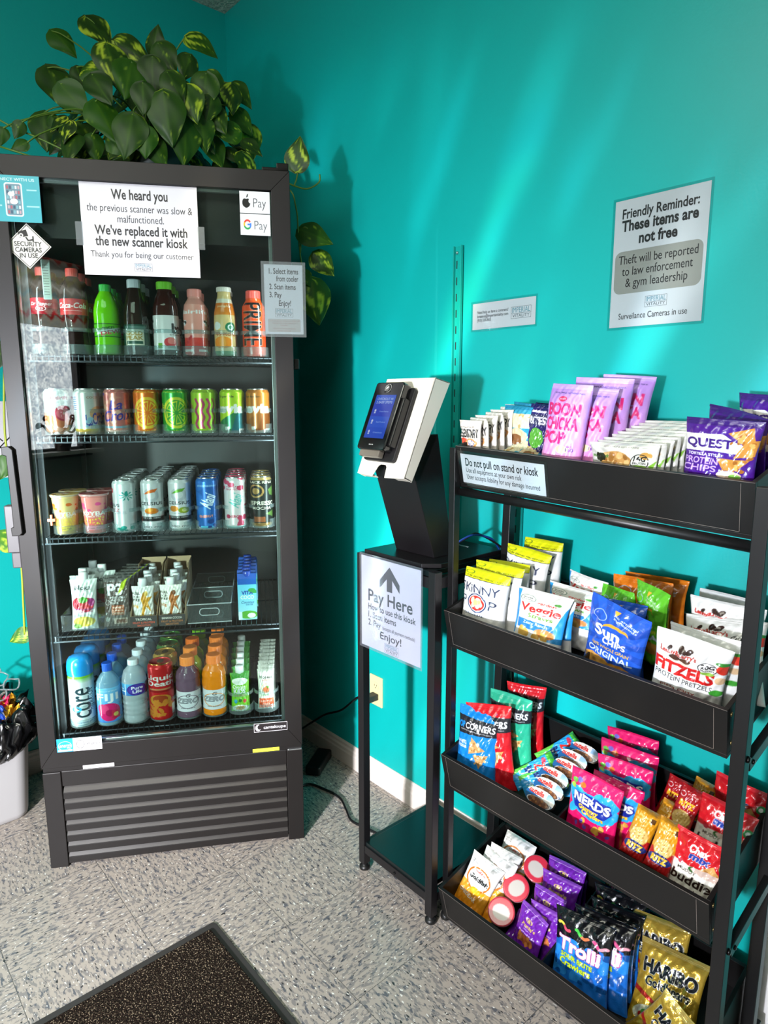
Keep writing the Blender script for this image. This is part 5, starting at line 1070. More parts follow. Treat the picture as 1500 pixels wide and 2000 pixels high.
def a_boon(A):
    A.grad(0, .25, 'f08ac4', 'd69ae0'); A.grad(.25, 1, 'd69ae0', 'b48ae0'); A.rect(.0, .93, 1, 1, 'c4a2ea')
    for s_, y, w in (('BOON', .60, .80), ('CHICKA', .42, .80), ('POP', .24, .62)): A.text(s_, .5 if w > .7 else .36, y, w, .145, 'd61f70', dil=1, off=.035)
    A.ell(.45, .80, .10, .035, 'd8285e'); A.text("ANGIE'S", .45, .79, .15, .02, 'f4e0ee'); A.text('REAL. SIMPLE. NOTHING FAKE.', .55, .87, .7, .018, '3a2a6a'); A.text('SWEET & SALTY', .7, .20, .3, .02, '4a2a7a'); A.ell(.62, .17, .14, .05, 'f2dc9a'); A.text('160', .8, .15, .16, .045, '4a2a8a')
def a_quest(A):
    A.rect(.0, .9, 1, 1, '3a1a6e'); A.poly([(0, .76), (.55, .78), (.92, .58), (.78, .50), (.45, .52), (0, .50)], 'efece6'); A.text('QUEST', .38, .575, .66, .125, '3f1a78', dil=2, off=.02); A.rect(.52, .605, .62, .625, 'efece6'); A.text('TORTILLA STYLE', .32, .44, .48, .04, 'e6dcf0', dil=1); A.text('PROTEIN', .28, .315, .52, .095, 'cfa8e6', slant=.1, off=.02); A.text('CHIPS', .26, .20, .52, .095, 'cfa8e6', slant=.1, off=.02)
    for P in ([(.62, .80), (.90, .90), (.99, .62), (.84, .66)], [(.86, .70), (1, .72), (.98, .48), (.74, .44)], [(.52, .42), (.94, .42), (.80, .26), (.62, .24)]): A.poly(P, 'd08a3a'); A.noise(P[0][0]+.05, P[3][1], P[1][0]-.05, P[0][1], 'b0682a', 7, .02, 5); A.noise(P[0][0]+.05, P[3][1], P[1][0]-.05, P[0][1], 'e8b060', 7, .02, 6)
    A.ell(.7, .18, .16, .06, 'e8c8b0'); A.ell(.78, .16, .08, .04, '7fb04a')
def a_skinny(A):
    A.rect(0, .845, 1, 1, 'dfe012'); A.rect(0, .838, 1, .848, '2b2a3a'); A.text('PURE POPPED PERFECTION', .5, .865, .8, .022, '3a3a10'); A.ell(.14, .935, .11, .03, '4f7a2a', ring=.2); crimps(A, 'c8c810', .96, 4)
    A.text('SKiNNY', .46, .60, .88, .16, '2a2f4a', dil=1, off=0); A.text('P', .10, .34, .16, .17, '2a2f4a', off=-.005); A.text('P', .80, .34, .16, .17, '2a2f4a', off=-.005); A.ell(.45, .42, .235, .175, '26305a'); A.ell(.45, .42, .205, .153, 'f2f0ee'); A.ell(.45, .42, .185, .138, 'd32a22'); A.noise(.36, .37, .54, .48, 'f0dcb0', 9, .05, 3); A.noise(.38, .38, .52, .46, 'd8b878', 5, .03, 4); A.text('ORIGINAL', .4, .18, .5, .04, '2a2f4a')
def a_veggie(A):
    A.poly([(0, 0), (.06, 0), (.10, .5), (.08, 1), (0, 1)], '2a94d8'); A.poly([(1, 0), (.72, 0), (.86, .3), (.97, .7), (1, .8)], '2a94d8'); A.ell(.26, .80, .16, .075, '5a7a68', ring=.10); A.text('Sensible', .26, .805, .2, .03, '3a4a40'); A.text('Portions', .26, .765, .2, .03, '3a4a40')
    A.text('garden', .64, .73, .34, .055, 'd82a22', slant=.2, off=.02); A.text('Veggie', .52, .54, .80, .165, 'd8221e', dil=1, slant=.1, off=.02, out='f4f4f0', outd=2); A.text('Straws', .56, .42, .50, .085, '5f9a2a', slant=.2, off=.02); A.ell(.83, .80, .06, .03, '3f8a2a'); A.poly([(.1, .16), (.9, .16), (.82, .34), (.1, .36)], '2a7fc8'); A.text('Zesty Ranch', .48, .27, .5, .06, 'f0f4f8', slant=.1); A.ell(.7, .14, .2, .1, 'd88a4a'); A.rect(0, .955, 1, 1, 'e6e4e0'); A.noise(.2, .0, .7, .12, 'e0b050', 6, .07, 3)
def a_sun(c1, c2, sub):
    def f(A):
        for k in range(14):
            a = math.radians(k*26); A.poly([(.5, .5), (.5+math.cos(a), .5+math.sin(a)), (.5+math.cos(a+.2), .5+math.sin(a+.2))], c2)
        A.poly([(.5, .86), (.56, .93), (.46, .93)], 'f4b23a'); A.ell(.55, .66, .22, .09, 'f0a830'); A.ell(.55, .62, .24, .09, c1); A.text('Sun', .42, .53, .44, .15, 'f0f2f4', dil=1, off=.03); A.text('CHIPS', .56, .44, .40, .085, 'f0f2f4', dil=1, off=.02); A.text('100% WHOLE GRAIN', .5, .355, .66, .045, 'f0c040', off=.02); A.text(sub, .5, .24, .78, .085, 'cfe0f6', dil=1); A.ell(.26, .80, .12, .07, 'a8c4ec', ring=.12); A.text('no artificial', .68, .82, .4, .03, 'e0e8f4', rot=-12); A.text('ingredients', .68, .78, .4, .03, 'e0e8f4', rot=-12)
        A.ell(.3, .12, .26, .10, 'd8a050'); A.ell(.7, .10, .24, .10, 'c88a3a')
    return f
def a_fitz(A):
    crimps(A, 'd4d4d2', .93, 8); A.text("Lenny&Larry's", .34, .70, .50, .075, 'b8342e', dil=1, rot=-3); A.noise(.18, .79, .5, .83, '3a2622', 9, .03, 5); A.ell(.30, .64, .07, .05, 'e4d4c4'); A.ell(.44, .62, .07, .05, 'e4d4c4'); A.ell(.30, .66, .08, .04, '4a2a22'); A.ell(.44, .65, .08, .035, '5a3a2a')
    A.text('FiTZELS', .44, .38, .84, .19, 'cf2222', dil=2, off=.03, rot=-2); A.text('PROTEIN PRETZELS', .45, .26, .82, .085, '2b2b2e', off=.0, rot=-2); A.ell(.75, .63, .13, .095, '2b2b2e', ring=.10); A.text('20G', .75, .63, .17, .06, '1f1f22', dil=1); A.text('PROTEIN', .75, .585, .17, .028, '1f1f22'); A.ell(.76, .545, .09, .03, '8fc04a'); A.ell(.96, .66, .10, .09, 'd8382a'); A.ell(.93, .75, .1, .03, '3a8a34'); A.ell(.94, .46, .07, .06, 'dcb890'); A.ell(.92, .24, .09, .05, '3f9a34'); A.text('pizza party', .4, .12, .5, .05, '8a2a22')
def a_pop(c, sub, chip):
    def f(A):
        A.poly([(0, .56), (1, .60), (1, .82), (0, .86)], '25262c'); A.rect(0, .955, 1, 1, c); A.text('POP', .12, .665, .20, .10, c, dil=1, off=.03, slant=.05); A.text('CORNERS', .60, .665, .70, .10, 'e6e6e6', dil=0, off=.03, slant=.05); A.text('AIR-POPPED WHOLEGRAIN POPCORN SNACK', .5, .62, .8, .018, 'dddddd')
        for P in ([(.42, .54), (.78, .36), (.38, .26)], [(.50, .26), (.86, .30), (.66, .06)]): A.poly(P, 'd0a064'); cx = sum(p[0] for p in P)/3; cy = sum(p[1] for p in P)/3; A.noise(cx-.12, cy-.07, cx+.12, cy+.07, 'e8c890', 8, .025, 3); A.noise(cx-.12, cy-.07, cx+.12, cy+.07, 'a87840', 7, .02, 4)
        A.text(sub, .17, .40, .26, .055, 'e8eef2', dil=1, off=.02); A.text('CHEDDAR' if sub == 'WHITE' else 'SALT', .17, .34, .26, .04, 'e8eef2', dil=1)
    return f
def a_nerds(A):
    A.grad(0, 1, 'd8125e', 'e0246e'); A.rect(0, .965, 1, 1, 'c01055'); A.noise(.08, .30, .92, .66, '2aa8e0', 40, .09, 3); A.poly([(.06, .50), (.15, .66), (.5, .68), (.9, .64), (.96, .46), (.86, .30), (.5, .22), (.14, .30)], '2a9ae0'); A.poly([(.10, .50), (.2, .63), (.5, .65), (.86, .61), (.91, .47), (.8, .33), (.5, .26), (.18, .33)], '1a2f9a')
    A.text('NERDS', .5, .45, .74, .15, 'f4f4f8', dil=1, off=.03, rot=-3, out='1a1a6a', outd=2); A.text('Gummy', .46, .35, .40, .07, 'f4dc2a', dil=1, rot=-3, out='a01040', outd=1); A.text('Clusters', .56, .275, .44, .07, 'f4dc2a', dil=1, rot=-3, out='a01040', outd=1)
    for x, y, c in ((.12, .80, '6ab84a'), (.22, .84, '7a6ac8'), (.30, .78, 'e8702a'), (.10, .70, 'a4d04a')): A.ell(x, y, .055, .045, c)
    A.noise(.2, .03, .9, .18, 'd8a040', 8, .045, 6); A.noise(.2, .03, .9, .18, '6a4ab0', 5, .03, 7)
def a_chex(A):
    A.rect(0, .56, 1, 1, 'c81a24'); A.rect(0, .95, 1, 1, 'd8303a'); A.text('Chex', .46, .76, .34, .11, 'f4f0f0', dil=1, slant=.2, off=.03); A.text('mix', .50, .66, .36, .10, '2a3f9a', dil=2, slant=.2, out='f4f4f6', outd=2, off=.03); A.poly([(.52, .56), (.76, .70), (.98, .50)], 'd8a460'); A.noise(.62, .54, .86, .62, 'b07a3a', 6, .02, 3); A.ell(.2, .56, .05, .03, 'b83a4a'); A.ell(.42, .52, .06, .04, '3a6a34'); A.ell(.92, .72, .08, .07, '2f8a4a'); A.ell(.92, .72, .04, .035, 'e8f0e8'); A.ell(.7, .53, .3, .05, 'cdb4a8')
    A.text('MUDDY', .34, .45, .34, .045, '4a4038', off=.01); A.text('buddies', .50, .29, .84, .13, '2e1d18', dil=1, off=.02, slant=.12); A.text('peanut butter', .52, .19, .66, .06, '2e1d18'); A.text('& chocolate', .50, .11, .54, .06, '2e1d18'); A.noise(.0, .0, .5, .1, 'e4dcc8', 5, .08, 5)
def a_gold(A):
    A.grad(0, .42, 'f0921a', 'f0b040'); A.ell(.50, .56, .40, .23, 'd87a2a', ring=.13); A.ell(.5, .56, .345, .19, 'f4f4f2'); A.text('Goldfish', .52, .53, .62, .085, '20201e', dil=1, off=.03, slant=.1); A.text('PEPPERIDGE FARM', .5, .68, .36, .03, 'b83a2a'); A.poly([(.42, .70), (.5, .74), (.58, .70)], 'b83a2a'); A.ell(.58, .34, .17, .075, 'f2b41c'); A.poly([(.74, .34), (.86, .41), (.86, .27)], 'f2b41c'); A.ell(.57, .34, .13, .05, 'f8c832')
    A.text('CHEDDAR', .40, .16, .60, .07, 'f8e4c4', dil=2, out='c8601a', outd=2, rot=-6); A.rect(.72, .84, .86, .92, 'c0c0bc'); A.text('baked with', .2, .86, .22, .025, '6a6a66'); A.text('real cheese', .2, .82, .22, .025, '6a6a66'); crimps(A, 'dcdcd8', .95, 6)
def a_trolli(A):
    A.rect(0, .62, 1, 1, '0c0c10'); A.noise(0, .56, 1, .68, '0c0c10', 30, .07, 3); A.noise(0, .0, 1, .55, '2a8ae0', 18, .08, 4); A.noise(.0, .0, 1, .6, '0f4f9a', 12, .06, 5); A.ell(.5, .93, .06, .018, '3a3a40')
    for x0, y0, c0, c1, ph in ((.08, .76, 'e8d850', 'e0506a', 0), (.42, .74, '4ac84a', 'e87a4a', 1), (.74, .68, 'e0508a', 'e8a0b0', 2)):
        for k in range(16): t_ = k/15; A.ell(x0+.22*t_, y0+.03*math.sin(t_*6+ph)-.05*t_, .028, .022, c0 if t_ < .5 else c1)
    A.text('Trolli', .48, .385, .78, .19, 'eeeaf2', dil=2, off=.03, out='c83a86', outd=4, rot=-2); A.text('SOUR BRITE', .46, .27, .60, .065, 'c4dc2a', dil=1, off=.03, rot=-3, out='0c2c5a', outd=1); A.text('Crawlers', .44, .155, .58, .095, 'c4dc2a', dil=1, off=.02, out='1a2a4a', outd=2, rot=-3)
def a_haribo(A):
    A.grad(0, 1, 'b8901e', 'd8b44a'); crimps(A, 'efe0a0', .93, 10); A.text('HARIBO', .52, .62, .84, .155, '20242c', dil=1, off=.04, out='f2f0e8', outd=4); A.text('Goldbears', .52, .475, .70, .105, '20242c', dil=1, off=.02, out='f0ecd8', outd=3); A.poly([(0, .44), (.62, .26), (.62, .22), (0, .38)], 'b82a22'); A.ell(.70, .34, .10, .055, 'a8a49a'); A.ell(.5, .14, .42, .13, 'd8d0b0')
    for k in range(16): A.ell(.22+.038*k, .10+.05*((k*7) % 4)/4+.02, .045, .035, ['c8281e', '4a8a2a', 'e8b020', 'e87020', 'e8dcb0'][k % 5])
def a_annie(A):
    A.grad(0, 1, '6a1f9e', '7a2ab4'); A.ell(.5, .74, .12, .06, 'e4c878', ring=.25); A.ell(.5, .74, .05, .04, 'e4c878'); A.text("Annie's", .5, .56, .52, .08, 'd8b868', dil=1, off=.02); A.text('ORGANIC', .5, .49, .3, .03, 'd8c8e8'); A.rect(0, .95, 1, 1, '8a48c0'); A.rect(0, .93, 1, .94, 'd0b0e8'); A.ell(.5, .28, .3, .10, 'c86a3a'); A.noise(.25, .2, .75, .36, 'e08a4a', 8, .05, 3); A.text('Bunny Fruit Snacks', .5, .40, .6, .04, 'f0e4f4')
def a_legend(A):
    A.text('LEGENDARY', .5, .54, .94, .22, '1a1a1a', dil=0, off=.03); A.text('sweet roll', .5, .80, .6, .04, '6a5a4a'); A.ell(.25, .38, .26, .14, 'e0503a'); A.ell(.64, .36, .26, .15, 'd89a5a'); A.ell(.66, .38, .17, .09, 'efe6ec'); A.noise(.5, .3, .8, .46, '4a3a8a', 12, .02, 3); crimps(A, 'd8d2c8', .93, 6); A.text('20g', .15, .1, .2, .08, '1a1a1a')
def a_cookie(A):
    A.rect(0, 0, .05, 1, 'd4d4cc'); A.rect(.95, 0, 1, 1, 'd4d4cc'); A.ell(.42, .42, .24, .32, 'c89654'); A.noise(.24, .2, .6, .64, 'e0b878', 14, .035, 3); A.noise(.24, .2, .6, .64, 'a87438', 10, .03, 4); A.ell(.86, .64, .08, .12, 'd0a050'); A.text('munk pack', .18, .52, .28, .10, '4a7a2a', dil=1, off=.03); A.noise(.1, .5, .3, .56, '2a2a1a', 7, .04, 8); A.ell(.78, .44, .13, .25, '2a2a28', ring=.10); A.text('16G', .78, .46, .17, .15, '1a1a1a', dil=1); A.text('PROTEIN', .78, .36, .18, .07, '1a1a1a'); A.ell(.78, .28, .10, .06, '8fc04a'); A.poly([(.9, .3), (1, .5), (.96, .2)], '7fb83a'); A.text('KETO NUT & SEED COOKIE', .5, .86, .5, .05, '8a8a7a')
def a_teal(A): A.rect(0, .55, 1, .85, 'e8e0b8'); A.noise(0, .56, 1, .84, 'c8a868', 8, .05, 3); A.ell(.6, .35, .3, .2, 'e0c8a0'); A.ell(.55, .3, .2, .12, '8a5a34'); A.text('20g', .75, .12, .3, .12, 'f0f0e8', dil=1); A.rect(0, .93, 1, 1, '2a8ab0')
def a_navy(A): A.rect(0, .60, 1, .80, '3a3a5a'); A.text('BITES', .5, .62, .7, .14, 'e8e4f0', dil=1); A.ell(.5, .35, .32, .2, '5aa83a'); A.rect(0, .94, 1, 1, '1a1450'); A.rect(.2, .84, .8, .88, 'd8d4e8')
KINDS = dict(
    boon=(.127, .225, .050, a_boon, 'c4a0e4', FILMM, 'snack_bag', 'lilac popcorn bag with pink lettering', 'snack bag', .22), quest=(.140, .170, .040, a_quest, '4a1a86', FOIL, 'chip_bag', 'purple protein chips bag', 'chip bag', .2),
    skinny=(.141, .192, .055, a_skinny, 'eeece8', FILMM, 'popcorn_bag', 'white popcorn bag with yellow top band', 'popcorn bag', .2), veggie=(.139, .165, .042, a_veggie, 'eeece6', FILMM, 'snack_bag', 'cream and blue veggie straws bag', 'snack bag', .18),
    suno=(.147, .193, .045, a_sun('2a5fd0', '2450b8', 'ORIGINAL'), '2a5fd0', FOIL, 'chip_bag', 'bright blue whole grain chips bag', 'chip bag', .25), garden=(.105, .175, .045, a_sun('5fb82a', '55a824', 'SALSA'), '5fb82a', FOIL, 'chip_bag', 'lime green whole grain chips bag', 'chip bag', .25),
    harvest=(.141, .175, .045, a_sun('d8761c', 'd06c18', 'CHEDDAR'), 'd8761c', FOIL, 'chip_bag', 'orange whole grain chips bag', 'chip bag', .2), fitz=(.150, .172, .042, a_fitz, 'ecebe9', FOIL, 'pretzel_bag', 'white protein pretzel bag with red lettering', 'pretzel bag', .2),
    pop_blue=(.125, .212, .048, a_pop('1a8ae0', 'WHITE', 0), '1a86dc', FOIL, 'chip_bag', 'blue popped corn chips bag', 'chip bag', .2), pop_red=(.125, .214, .045, a_pop('d8202a', 'SEA', 0), 'cc1c26', FOIL, 'chip_bag', 'red popped corn chips bag', 'chip bag', .2),
    pop_teal=(.126, .212, .045, a_pop('3ab894', 'SEA', 0), '2ea884', FOIL, 'chip_bag', 'mint green popped corn chips bag', 'chip bag', .2), nerds=(.132, .182, .032, a_nerds, 'd8186a', FOIL, 'candy_bag', 'hot pink gummy candy bag', 'candy bag', .2),
    chex=(.112, .150, .032, a_chex, 'e2dcd2', FOIL, 'snack_bag', 'red and cream chocolate snack mix bag', 'snack bag', .12), gold=(.105, .165, .032, a_gold, 'f2f2f0', FOIL, 'cracker_bag', 'white and orange cheddar cracker bag', 'cracker bag', .12),
    trolli=(.145, .190, .035, a_trolli, '1a6ac8', FOIL, 'candy_bag', 'black and blue sour gummy candy bag', 'candy bag', .15), haribo=(.150, .185, .038, a_haribo, 'c8a038', FOILM, 'candy_bag', 'gold gummy bear bag', 'candy bag', .15),
    annie=(.105, .135, .022, a_annie, '6a1f9e', FOIL, 'snack_pack', 'purple fruit snack pack', 'snack pack', .12), legend=(.090, .155, .022, a_legend, 'e9e2d8', FILMM, 'pastry_pack', 'white protein pastry pack', 'pastry pack', .12),
    tealbar=(.100, .160, .030, a_teal, '3aa0c0', FOIL, 'snack_bag', 'teal snack bag with cream band', 'snack bag', .15), navybar=(.080, .172, .028, a_navy, '241a60', FOIL, 'snack_bag', 'navy snack bag', 'snack bag', .15), cookie=(.158, .118, .024, a_cookie, 'e0e0d8', FOIL, 'cookie_pack', 'clear white cookie pack', 'cookie pack', .08))
def bag_mesh(k, seed, small=False):
    w, h, T, art, base, m, nm, desc, cat, top = KINDS[k]; nx = int(w*1000*(.6 if small else 1.2)); ny = int(h*1000*(.6 if small else 1.2)); key = ('art', k, small)
    if key not in TXT:
        h0 = HID.get(k, .2); A = Art(nx, int(ny*(1-h0)), base, w/(h*(1-h0))); art(A); lo = np.repeat(A.img[:1]*.0+hexc(base), ny-A.H, 0) if k not in ('boon', 'nerds', 'haribo', 'gold', 'annie') else np.repeat(A.img[:1], ny-A.H, 0)
        A.img = np.concatenate([lo, A.img], 0); A.H = ny; TXT[key] = A
    return pouch_mesh(w, h, T, TXT[key], m, nx, ny, top, True, .0016, seed, .05, backcol=base, vary=.9)
PLACED = {}
HID = dict(skinny=.30, boon=.27, quest=.30, veggie=.38, suno=.20, garden=.2, harvest=.2, fitz=.30, pop_blue=.25, pop_red=.25, pop_teal=.25, nerds=.34, chex=.10, gold=.22, trolli=.26, haribo=.08, annie=.25, cookie=.48, legend=.42, tealbar=.3, navybar=.3)
def put(k, W_, H_, base, ang, label, group, variant=None):
    w, h = KINDS[k][0:2]; v = variant if variant is not None else (0 if k not in PLACED else (len(PLACED[k]) % 2))
    protos = PLACED.setdefault(k, []); me = TXT.get(('mesh', k, v))
    if me is None:
        o = bag_mesh(k, 3+v*5+sum(map(ord, k)), v > 0).build(KINDS[k][6]); TXT[('mesh', k, v)] = o.data
    else:
        src = protos[0]; o = src.copy(); o.data = me; COL.objects.link(o)
    tr = min(range(4), key=lambda i: abs(base[2]-TRAY[i][0]+.08)); T_ = KINDS[k][2]; ymin = TRAY[tr][1]+.038+T_*.40
    if base[1] < ymin: dl = ymin-base[1]; base = (base[0]+dl*(base[0]-CAM[0])/(base[1]-CAM[1]), ymin, base[2]+dl*.25)
    protos.append(o); sx = min(max(W_/w, .85), 1.12); sz = min(max(H_/h, .85), 1.12); o.scale = (sx, 1, sz)
    o.location = base; set_rot(o, bagmat(base, ang)); tag(o, label, KINDS[k][8], group); return o
TN = {1: 'top tray', 2: 'second tray', 3: 'third tray', 4: 'bottom tray'}
BAGS = [('boon',1,0.097,0.235,(1.853,-0.28,1.219),(0.0,-0.07,0.1)),
        ('boon',1,0.119,0.22,(1.865,-0.223,1.231),(-0.04,-0.06,0.12)),
        ('boon',1,0.131,0.227,(1.868,-0.15,1.249),(0.25,-0.05,-0.01)),
        ('boon',1,0.121,0.224,(1.891,-0.112,1.259),(0.13,-0.07,0.1)),
        ('quest',1,0.138,0.17,(2.175,-0.251,1.224),(-0.02,-0.05,-0.03)),
        ('quest',1,0.151,0.161,(2.167,-0.133,1.253),(-0.5,-0.18,-0.23)),
        ('quest',1,0.128,0.174,(2.202,-0.077,1.268),(-0.34,-0.06,-0.18)),
        ('tealbar',1,0.104,0.163,(1.654,-0.148,1.25),(-0.17,-0.05,-0.1)),
        ('tealbar',1,0.104,0.161,(1.655,-0.104,1.261),(-0.22,-0.05,-0.15)),
        ('navybar',1,0.072,0.174,(1.719,-0.172,1.243),(-0.11,-0.08,0.02)),
        ('navybar',1,0.085,0.161,(1.717,-0.106,1.26),(-0.22,-0.06,-0.12)),
        ('skinny',2,0.141,0.192,(1.668,-0.296,0.811),(0.03,-0.02,0.08)),
        ('skinny',2,0.15,0.195,(1.666,-0.24,0.825),(-0.02,0.01,0.04)),
        ('skinny',2,0.139,0.181,(1.668,-0.2,0.836),(-0.06,0.07,0.08)),
        ('skinny',2,0.134,0.197,(1.663,-0.13,0.853),(-0.0,-0.09,0.0)),
        ('skinny',2,0.11,0.203,(1.689,-0.083,0.864),(0.01,0.01,0.03)),
        ('veggie',2,0.139,0.175,(1.834,-0.315,0.807),(0.07,-0.03,0.22)),
        ('veggie',2,0.135,0.146,(1.819,-0.231,0.827),(-0.05,0.03,0.06)),
        ('veggie',2,0.147,0.134,(1.824,-0.166,0.844),(-0.02,-0.05,0.16)),
        ('veggie',2,0.124,0.112,(1.824,-0.089,0.863),(-0.23,-0.05,0.0)),
        ('suno',2,0.147,0.193,(1.99,-0.255,0.822),(-0.1,-0.17,-0.1)),
        ('suno',2,0.093,0.151,(1.986,-0.208,0.833),(-0.09,0.05,0.03)),
        ('garden',2,0.097,0.173,(1.968,-0.165,0.844),(-0.21,0.05,-0.09)),
        ('garden',2,0.073,0.197,(2.034,-0.182,0.84),(-0.41,-0.21,-0.24)),
        ('harvest',2,0.141,0.177,(1.992,-0.114,0.857),(0.06,0.05,-0.04)),
        ('harvest',2,0.144,0.165,(1.995,-0.068,0.868),(0.04,0.01,-0.06)),
        ('fitz',2,0.139,0.174,(2.155,-0.27,0.818),(0.17,-0.11,-0.15)),
        ('fitz',2,0.15,0.158,(2.175,-0.235,0.826),(-0.07,-0.0,-0.0)),
        ('fitz',2,0.159,0.161,(2.2,-0.21,0.833),(-0.01,0.13,0.22)),
        ('fitz',2,0.149,0.17,(2.169,-0.128,0.853),(0.01,0.01,0.03)),
        ('fitz',2,0.127,0.158,(2.154,-0.073,0.867),(-0.03,0.01,-0.02)),
        ('pop_blue',3,0.123,0.21,(1.676,-0.318,0.415),(0.19,0.04,0.2)),
        ('pop_red',3,0.13,0.214,(1.683,-0.245,0.434),(0.19,0.17,0.11)),
        ('pop_teal',3,0.126,0.212,(1.68,-0.171,0.453),(0.16,0.03,-0.02)),
        ('pop_red',3,0.104,0.215,(1.684,-0.116,0.466),(0.31,0.01,-0.03)),
        ('nerds',3,0.129,0.182,(1.988,-0.304,0.419),(0.01,-0.02,0.15)),
        ('nerds',3,0.122,0.157,(2.012,-0.232,0.437),(0.07,0.01,0.07)),
        ('nerds',3,0.132,0.156,(2.002,-0.172,0.452),(0.11,0.06,0.08)),
        ('nerds',3,0.147,0.154,(1.984,-0.125,0.464),(0.03,0.07,0.11)),
        ('nerds',3,0.131,0.138,(1.97,-0.078,0.476),(0.06,0.08,0.1)),
        ('chex',3,0.112,0.15,(2.1999999999999997,-0.282,0.425),(0.15,-0.12,0.25)),
        ('chex',3,0.112,0.15,(2.2009999999999996,-0.174,0.451),(0.15,-0.12,0.25)),
        ('chex',3,0.112,0.15,(2.2,-0.095,0.47),(0.1,-0.1,0.2)),
        ('gold',4,0.101,0.165,(1.638,-0.309,0.032),(0.16,-0.22,0.51)),
        ('gold',4,0.105,0.175,(1.652,-0.270,0.036),(0.18,-0.16,0.55)),
        ('gold',4,0.096,0.164,(1.662,-0.232,0.049),(0.09,-0.04,0.5)),
        ('gold',4,0.101,0.172,(1.664,-0.188,0.06),(0.1,-0.07,0.6)),
        ('trolli',4,0.149,0.19,(1.99,-0.31,0.034),(-0.03,0.16,0.41)),
        ('trolli',4,0.149,0.188,(2.015,-0.279,0.037),(0.0,0.14,0.29)),
        ('trolli',4,0.135,0.167,(2.013,-0.237,0.048),(0.08,0.16,0.33)),
        ('trolli',4,0.133,0.159,(2.008,-0.199,0.057),(0.17,0.09,0.43)),
        ('trolli',4,0.133,0.139,(1.992,-0.149,0.069),(0.09,0.13,0.39)),
        ('trolli',4,0.128,0.124,(1.989,-0.104,0.081),(0.08,0.08,0.38)),
        ('haribo',4,0.15,0.185,(2.15,-0.248,0.045),(0.01,0.12,0.7)),
        ('haribo',4,0.14,0.17,(2.1,-0.165,0.062),(0.05,0.13,0.4)),
        ('haribo',4,0.12,0.15,(2.150,-0.318,0.020),(0.1,-0.55,0.25)),
        ('annie',4,0.095,0.135,(1.839,-0.321,0.029),(-0.21,-0.0,0.33)),
        ('annie',4,0.099,0.135,(1.861,-0.279,0.037),(-0.13,0.12,0.29)),
        ('annie',4,0.104,0.135,(1.84,-0.223,0.051),(-0.12,0.14,0.29)),
        ('annie',4,0.111,0.135,(1.829,-0.174,0.063),(-0.01,0.07,0.38)),
        ('annie',4,0.124,0.135,(1.825,-0.129,0.075),(-0.06,0.13,0.33)),
        ('annie',4,0.103,0.135,(1.818,-0.084,0.086),(-0.04,0.1,0.36))]
CNT = {}
for k, *_ in BAGS: CNT[k] = CNT.get(k, 0)+1
SEEN = {}; LASTY = {}
for k, tr, w, h, base, ang in BAGS:
    i = SEEN.get(k, 0); SEEN[k] = i+1; n = CNT[k]; d = KINDS[k][7]
    pos = ['frontmost of its row', 'second in its row', 'third in its row', 'fourth in its row', 'fifth in its row', 'sixth in its row', 'seventh in its row'][i]
    if i == n-1 and n > 1: pos = 'rearmost in its row'
    if k == 'trolli': ang = (.02, .13, .34)
    T_ = KINDS[k][2]; y0_ = max(base[1], TRAY[tr-1][1]+.038+T_*.40); sp = {'trolli': .034, 'nerds': .036, 'skinny': .042, 'annie': .030, 'veggie': .045, 'fitz': .044}.get(k, T_*.8)
    if k in LASTY and k != 'haribo' and k != 'chex' and y0_ < LASTY[k]+sp: dl = LASTY[k]+sp-base[1]; base = (base[0]+dl*(base[0]-CAM[0])/(base[1]-CAM[1])*.5, base[1]+dl, base[2]+dl*.25)
    LASTY[k] = max(y0_, base[1])
    put(k, w, h, base, ang, '%s on the %s, %s' % (d, TN[tr], pos), 'packs of %s' % d.split(' with ')[0])
# pastry packs fanned on the left of the top tray
for i in range(7):
    put('legend', .090, .155, (1.600+.003*i, -.262+.026*i, 1.222+.0065*i), (-.30, 0, -.06), 'white protein pastry pack on the top tray, %s of seven' % ['front', 'second', 'third', 'fourth', 'fifth', 'sixth', 'last'][i], 'white pastry packs on the top tray')
for i in range(9):
    put('cookie', .158, .118, (1.999+.0035*i, -.262+.0215*i, 1.222+.0054*i), (-.08+.03*(i % 2), .0, -.04), 'clear white cookie pack on the top tray, %s from the front' % (ORD+['ninth'])[i] if i else 'clear white cookie pack with round cookie, front of the top tray row', 'cookie packs on the top tray')
# flat bars and small packs
def slab(nm, w, h, T, A, m, seed=1, top=.08):
    g = pouch_mesh(w, h, T, A, m, int(w*900), int(h*900), top, True, .0008, seed, .06); return g.build(nm)
def place_slab(proto, first, loc, up, nrm, label, cat, group):
    """bottom centre at loc, long axis up, printed face along nrm"""
    u = Vector(up).normalized(); n = Vector(nrm); n = (n-u*n.dot(u)).normalized(); r = (-n).cross(u).normalized()*1.0; y = -n
    r = y.cross(u).normalized(); M = Matrix(((r.x, y.x, u.x), (r.y, y.y, u.y), (r.z, y.z, u.z)))
    o = proto if first else proto.copy()
    if not first: COL.objects.link(o)
    o.location = loc; o.rotation_euler = M.to_euler(); tag(o, label, cat, group); return o
A = Art(60, 110, '2a9ad8', .55); A.poly([(0, 0), (.3, 0), (.2, .4), (0, .5)], '5ac04a'); A.rect(0, .88, 1, 1, '4ab83a'); A.text('Z', .45, .56, .34, .22, 'd8302a', dil=3, rot=-8); A.text('BAR', .5, .34, .56, .16, '1a2f6a', dil=2, off=.03); A.ell(.3, .8, .16, .05, 'c83a5a'); A.poly([(.7, .1), (1, .3), (1, .7), (.8, .5)], '5ac04a'); A.text('kids energy', .5, .2, .6, .05, 'e8f4fc')
zb = slab('snack_bar', .052, .118, .018, A, FOIL, 2)
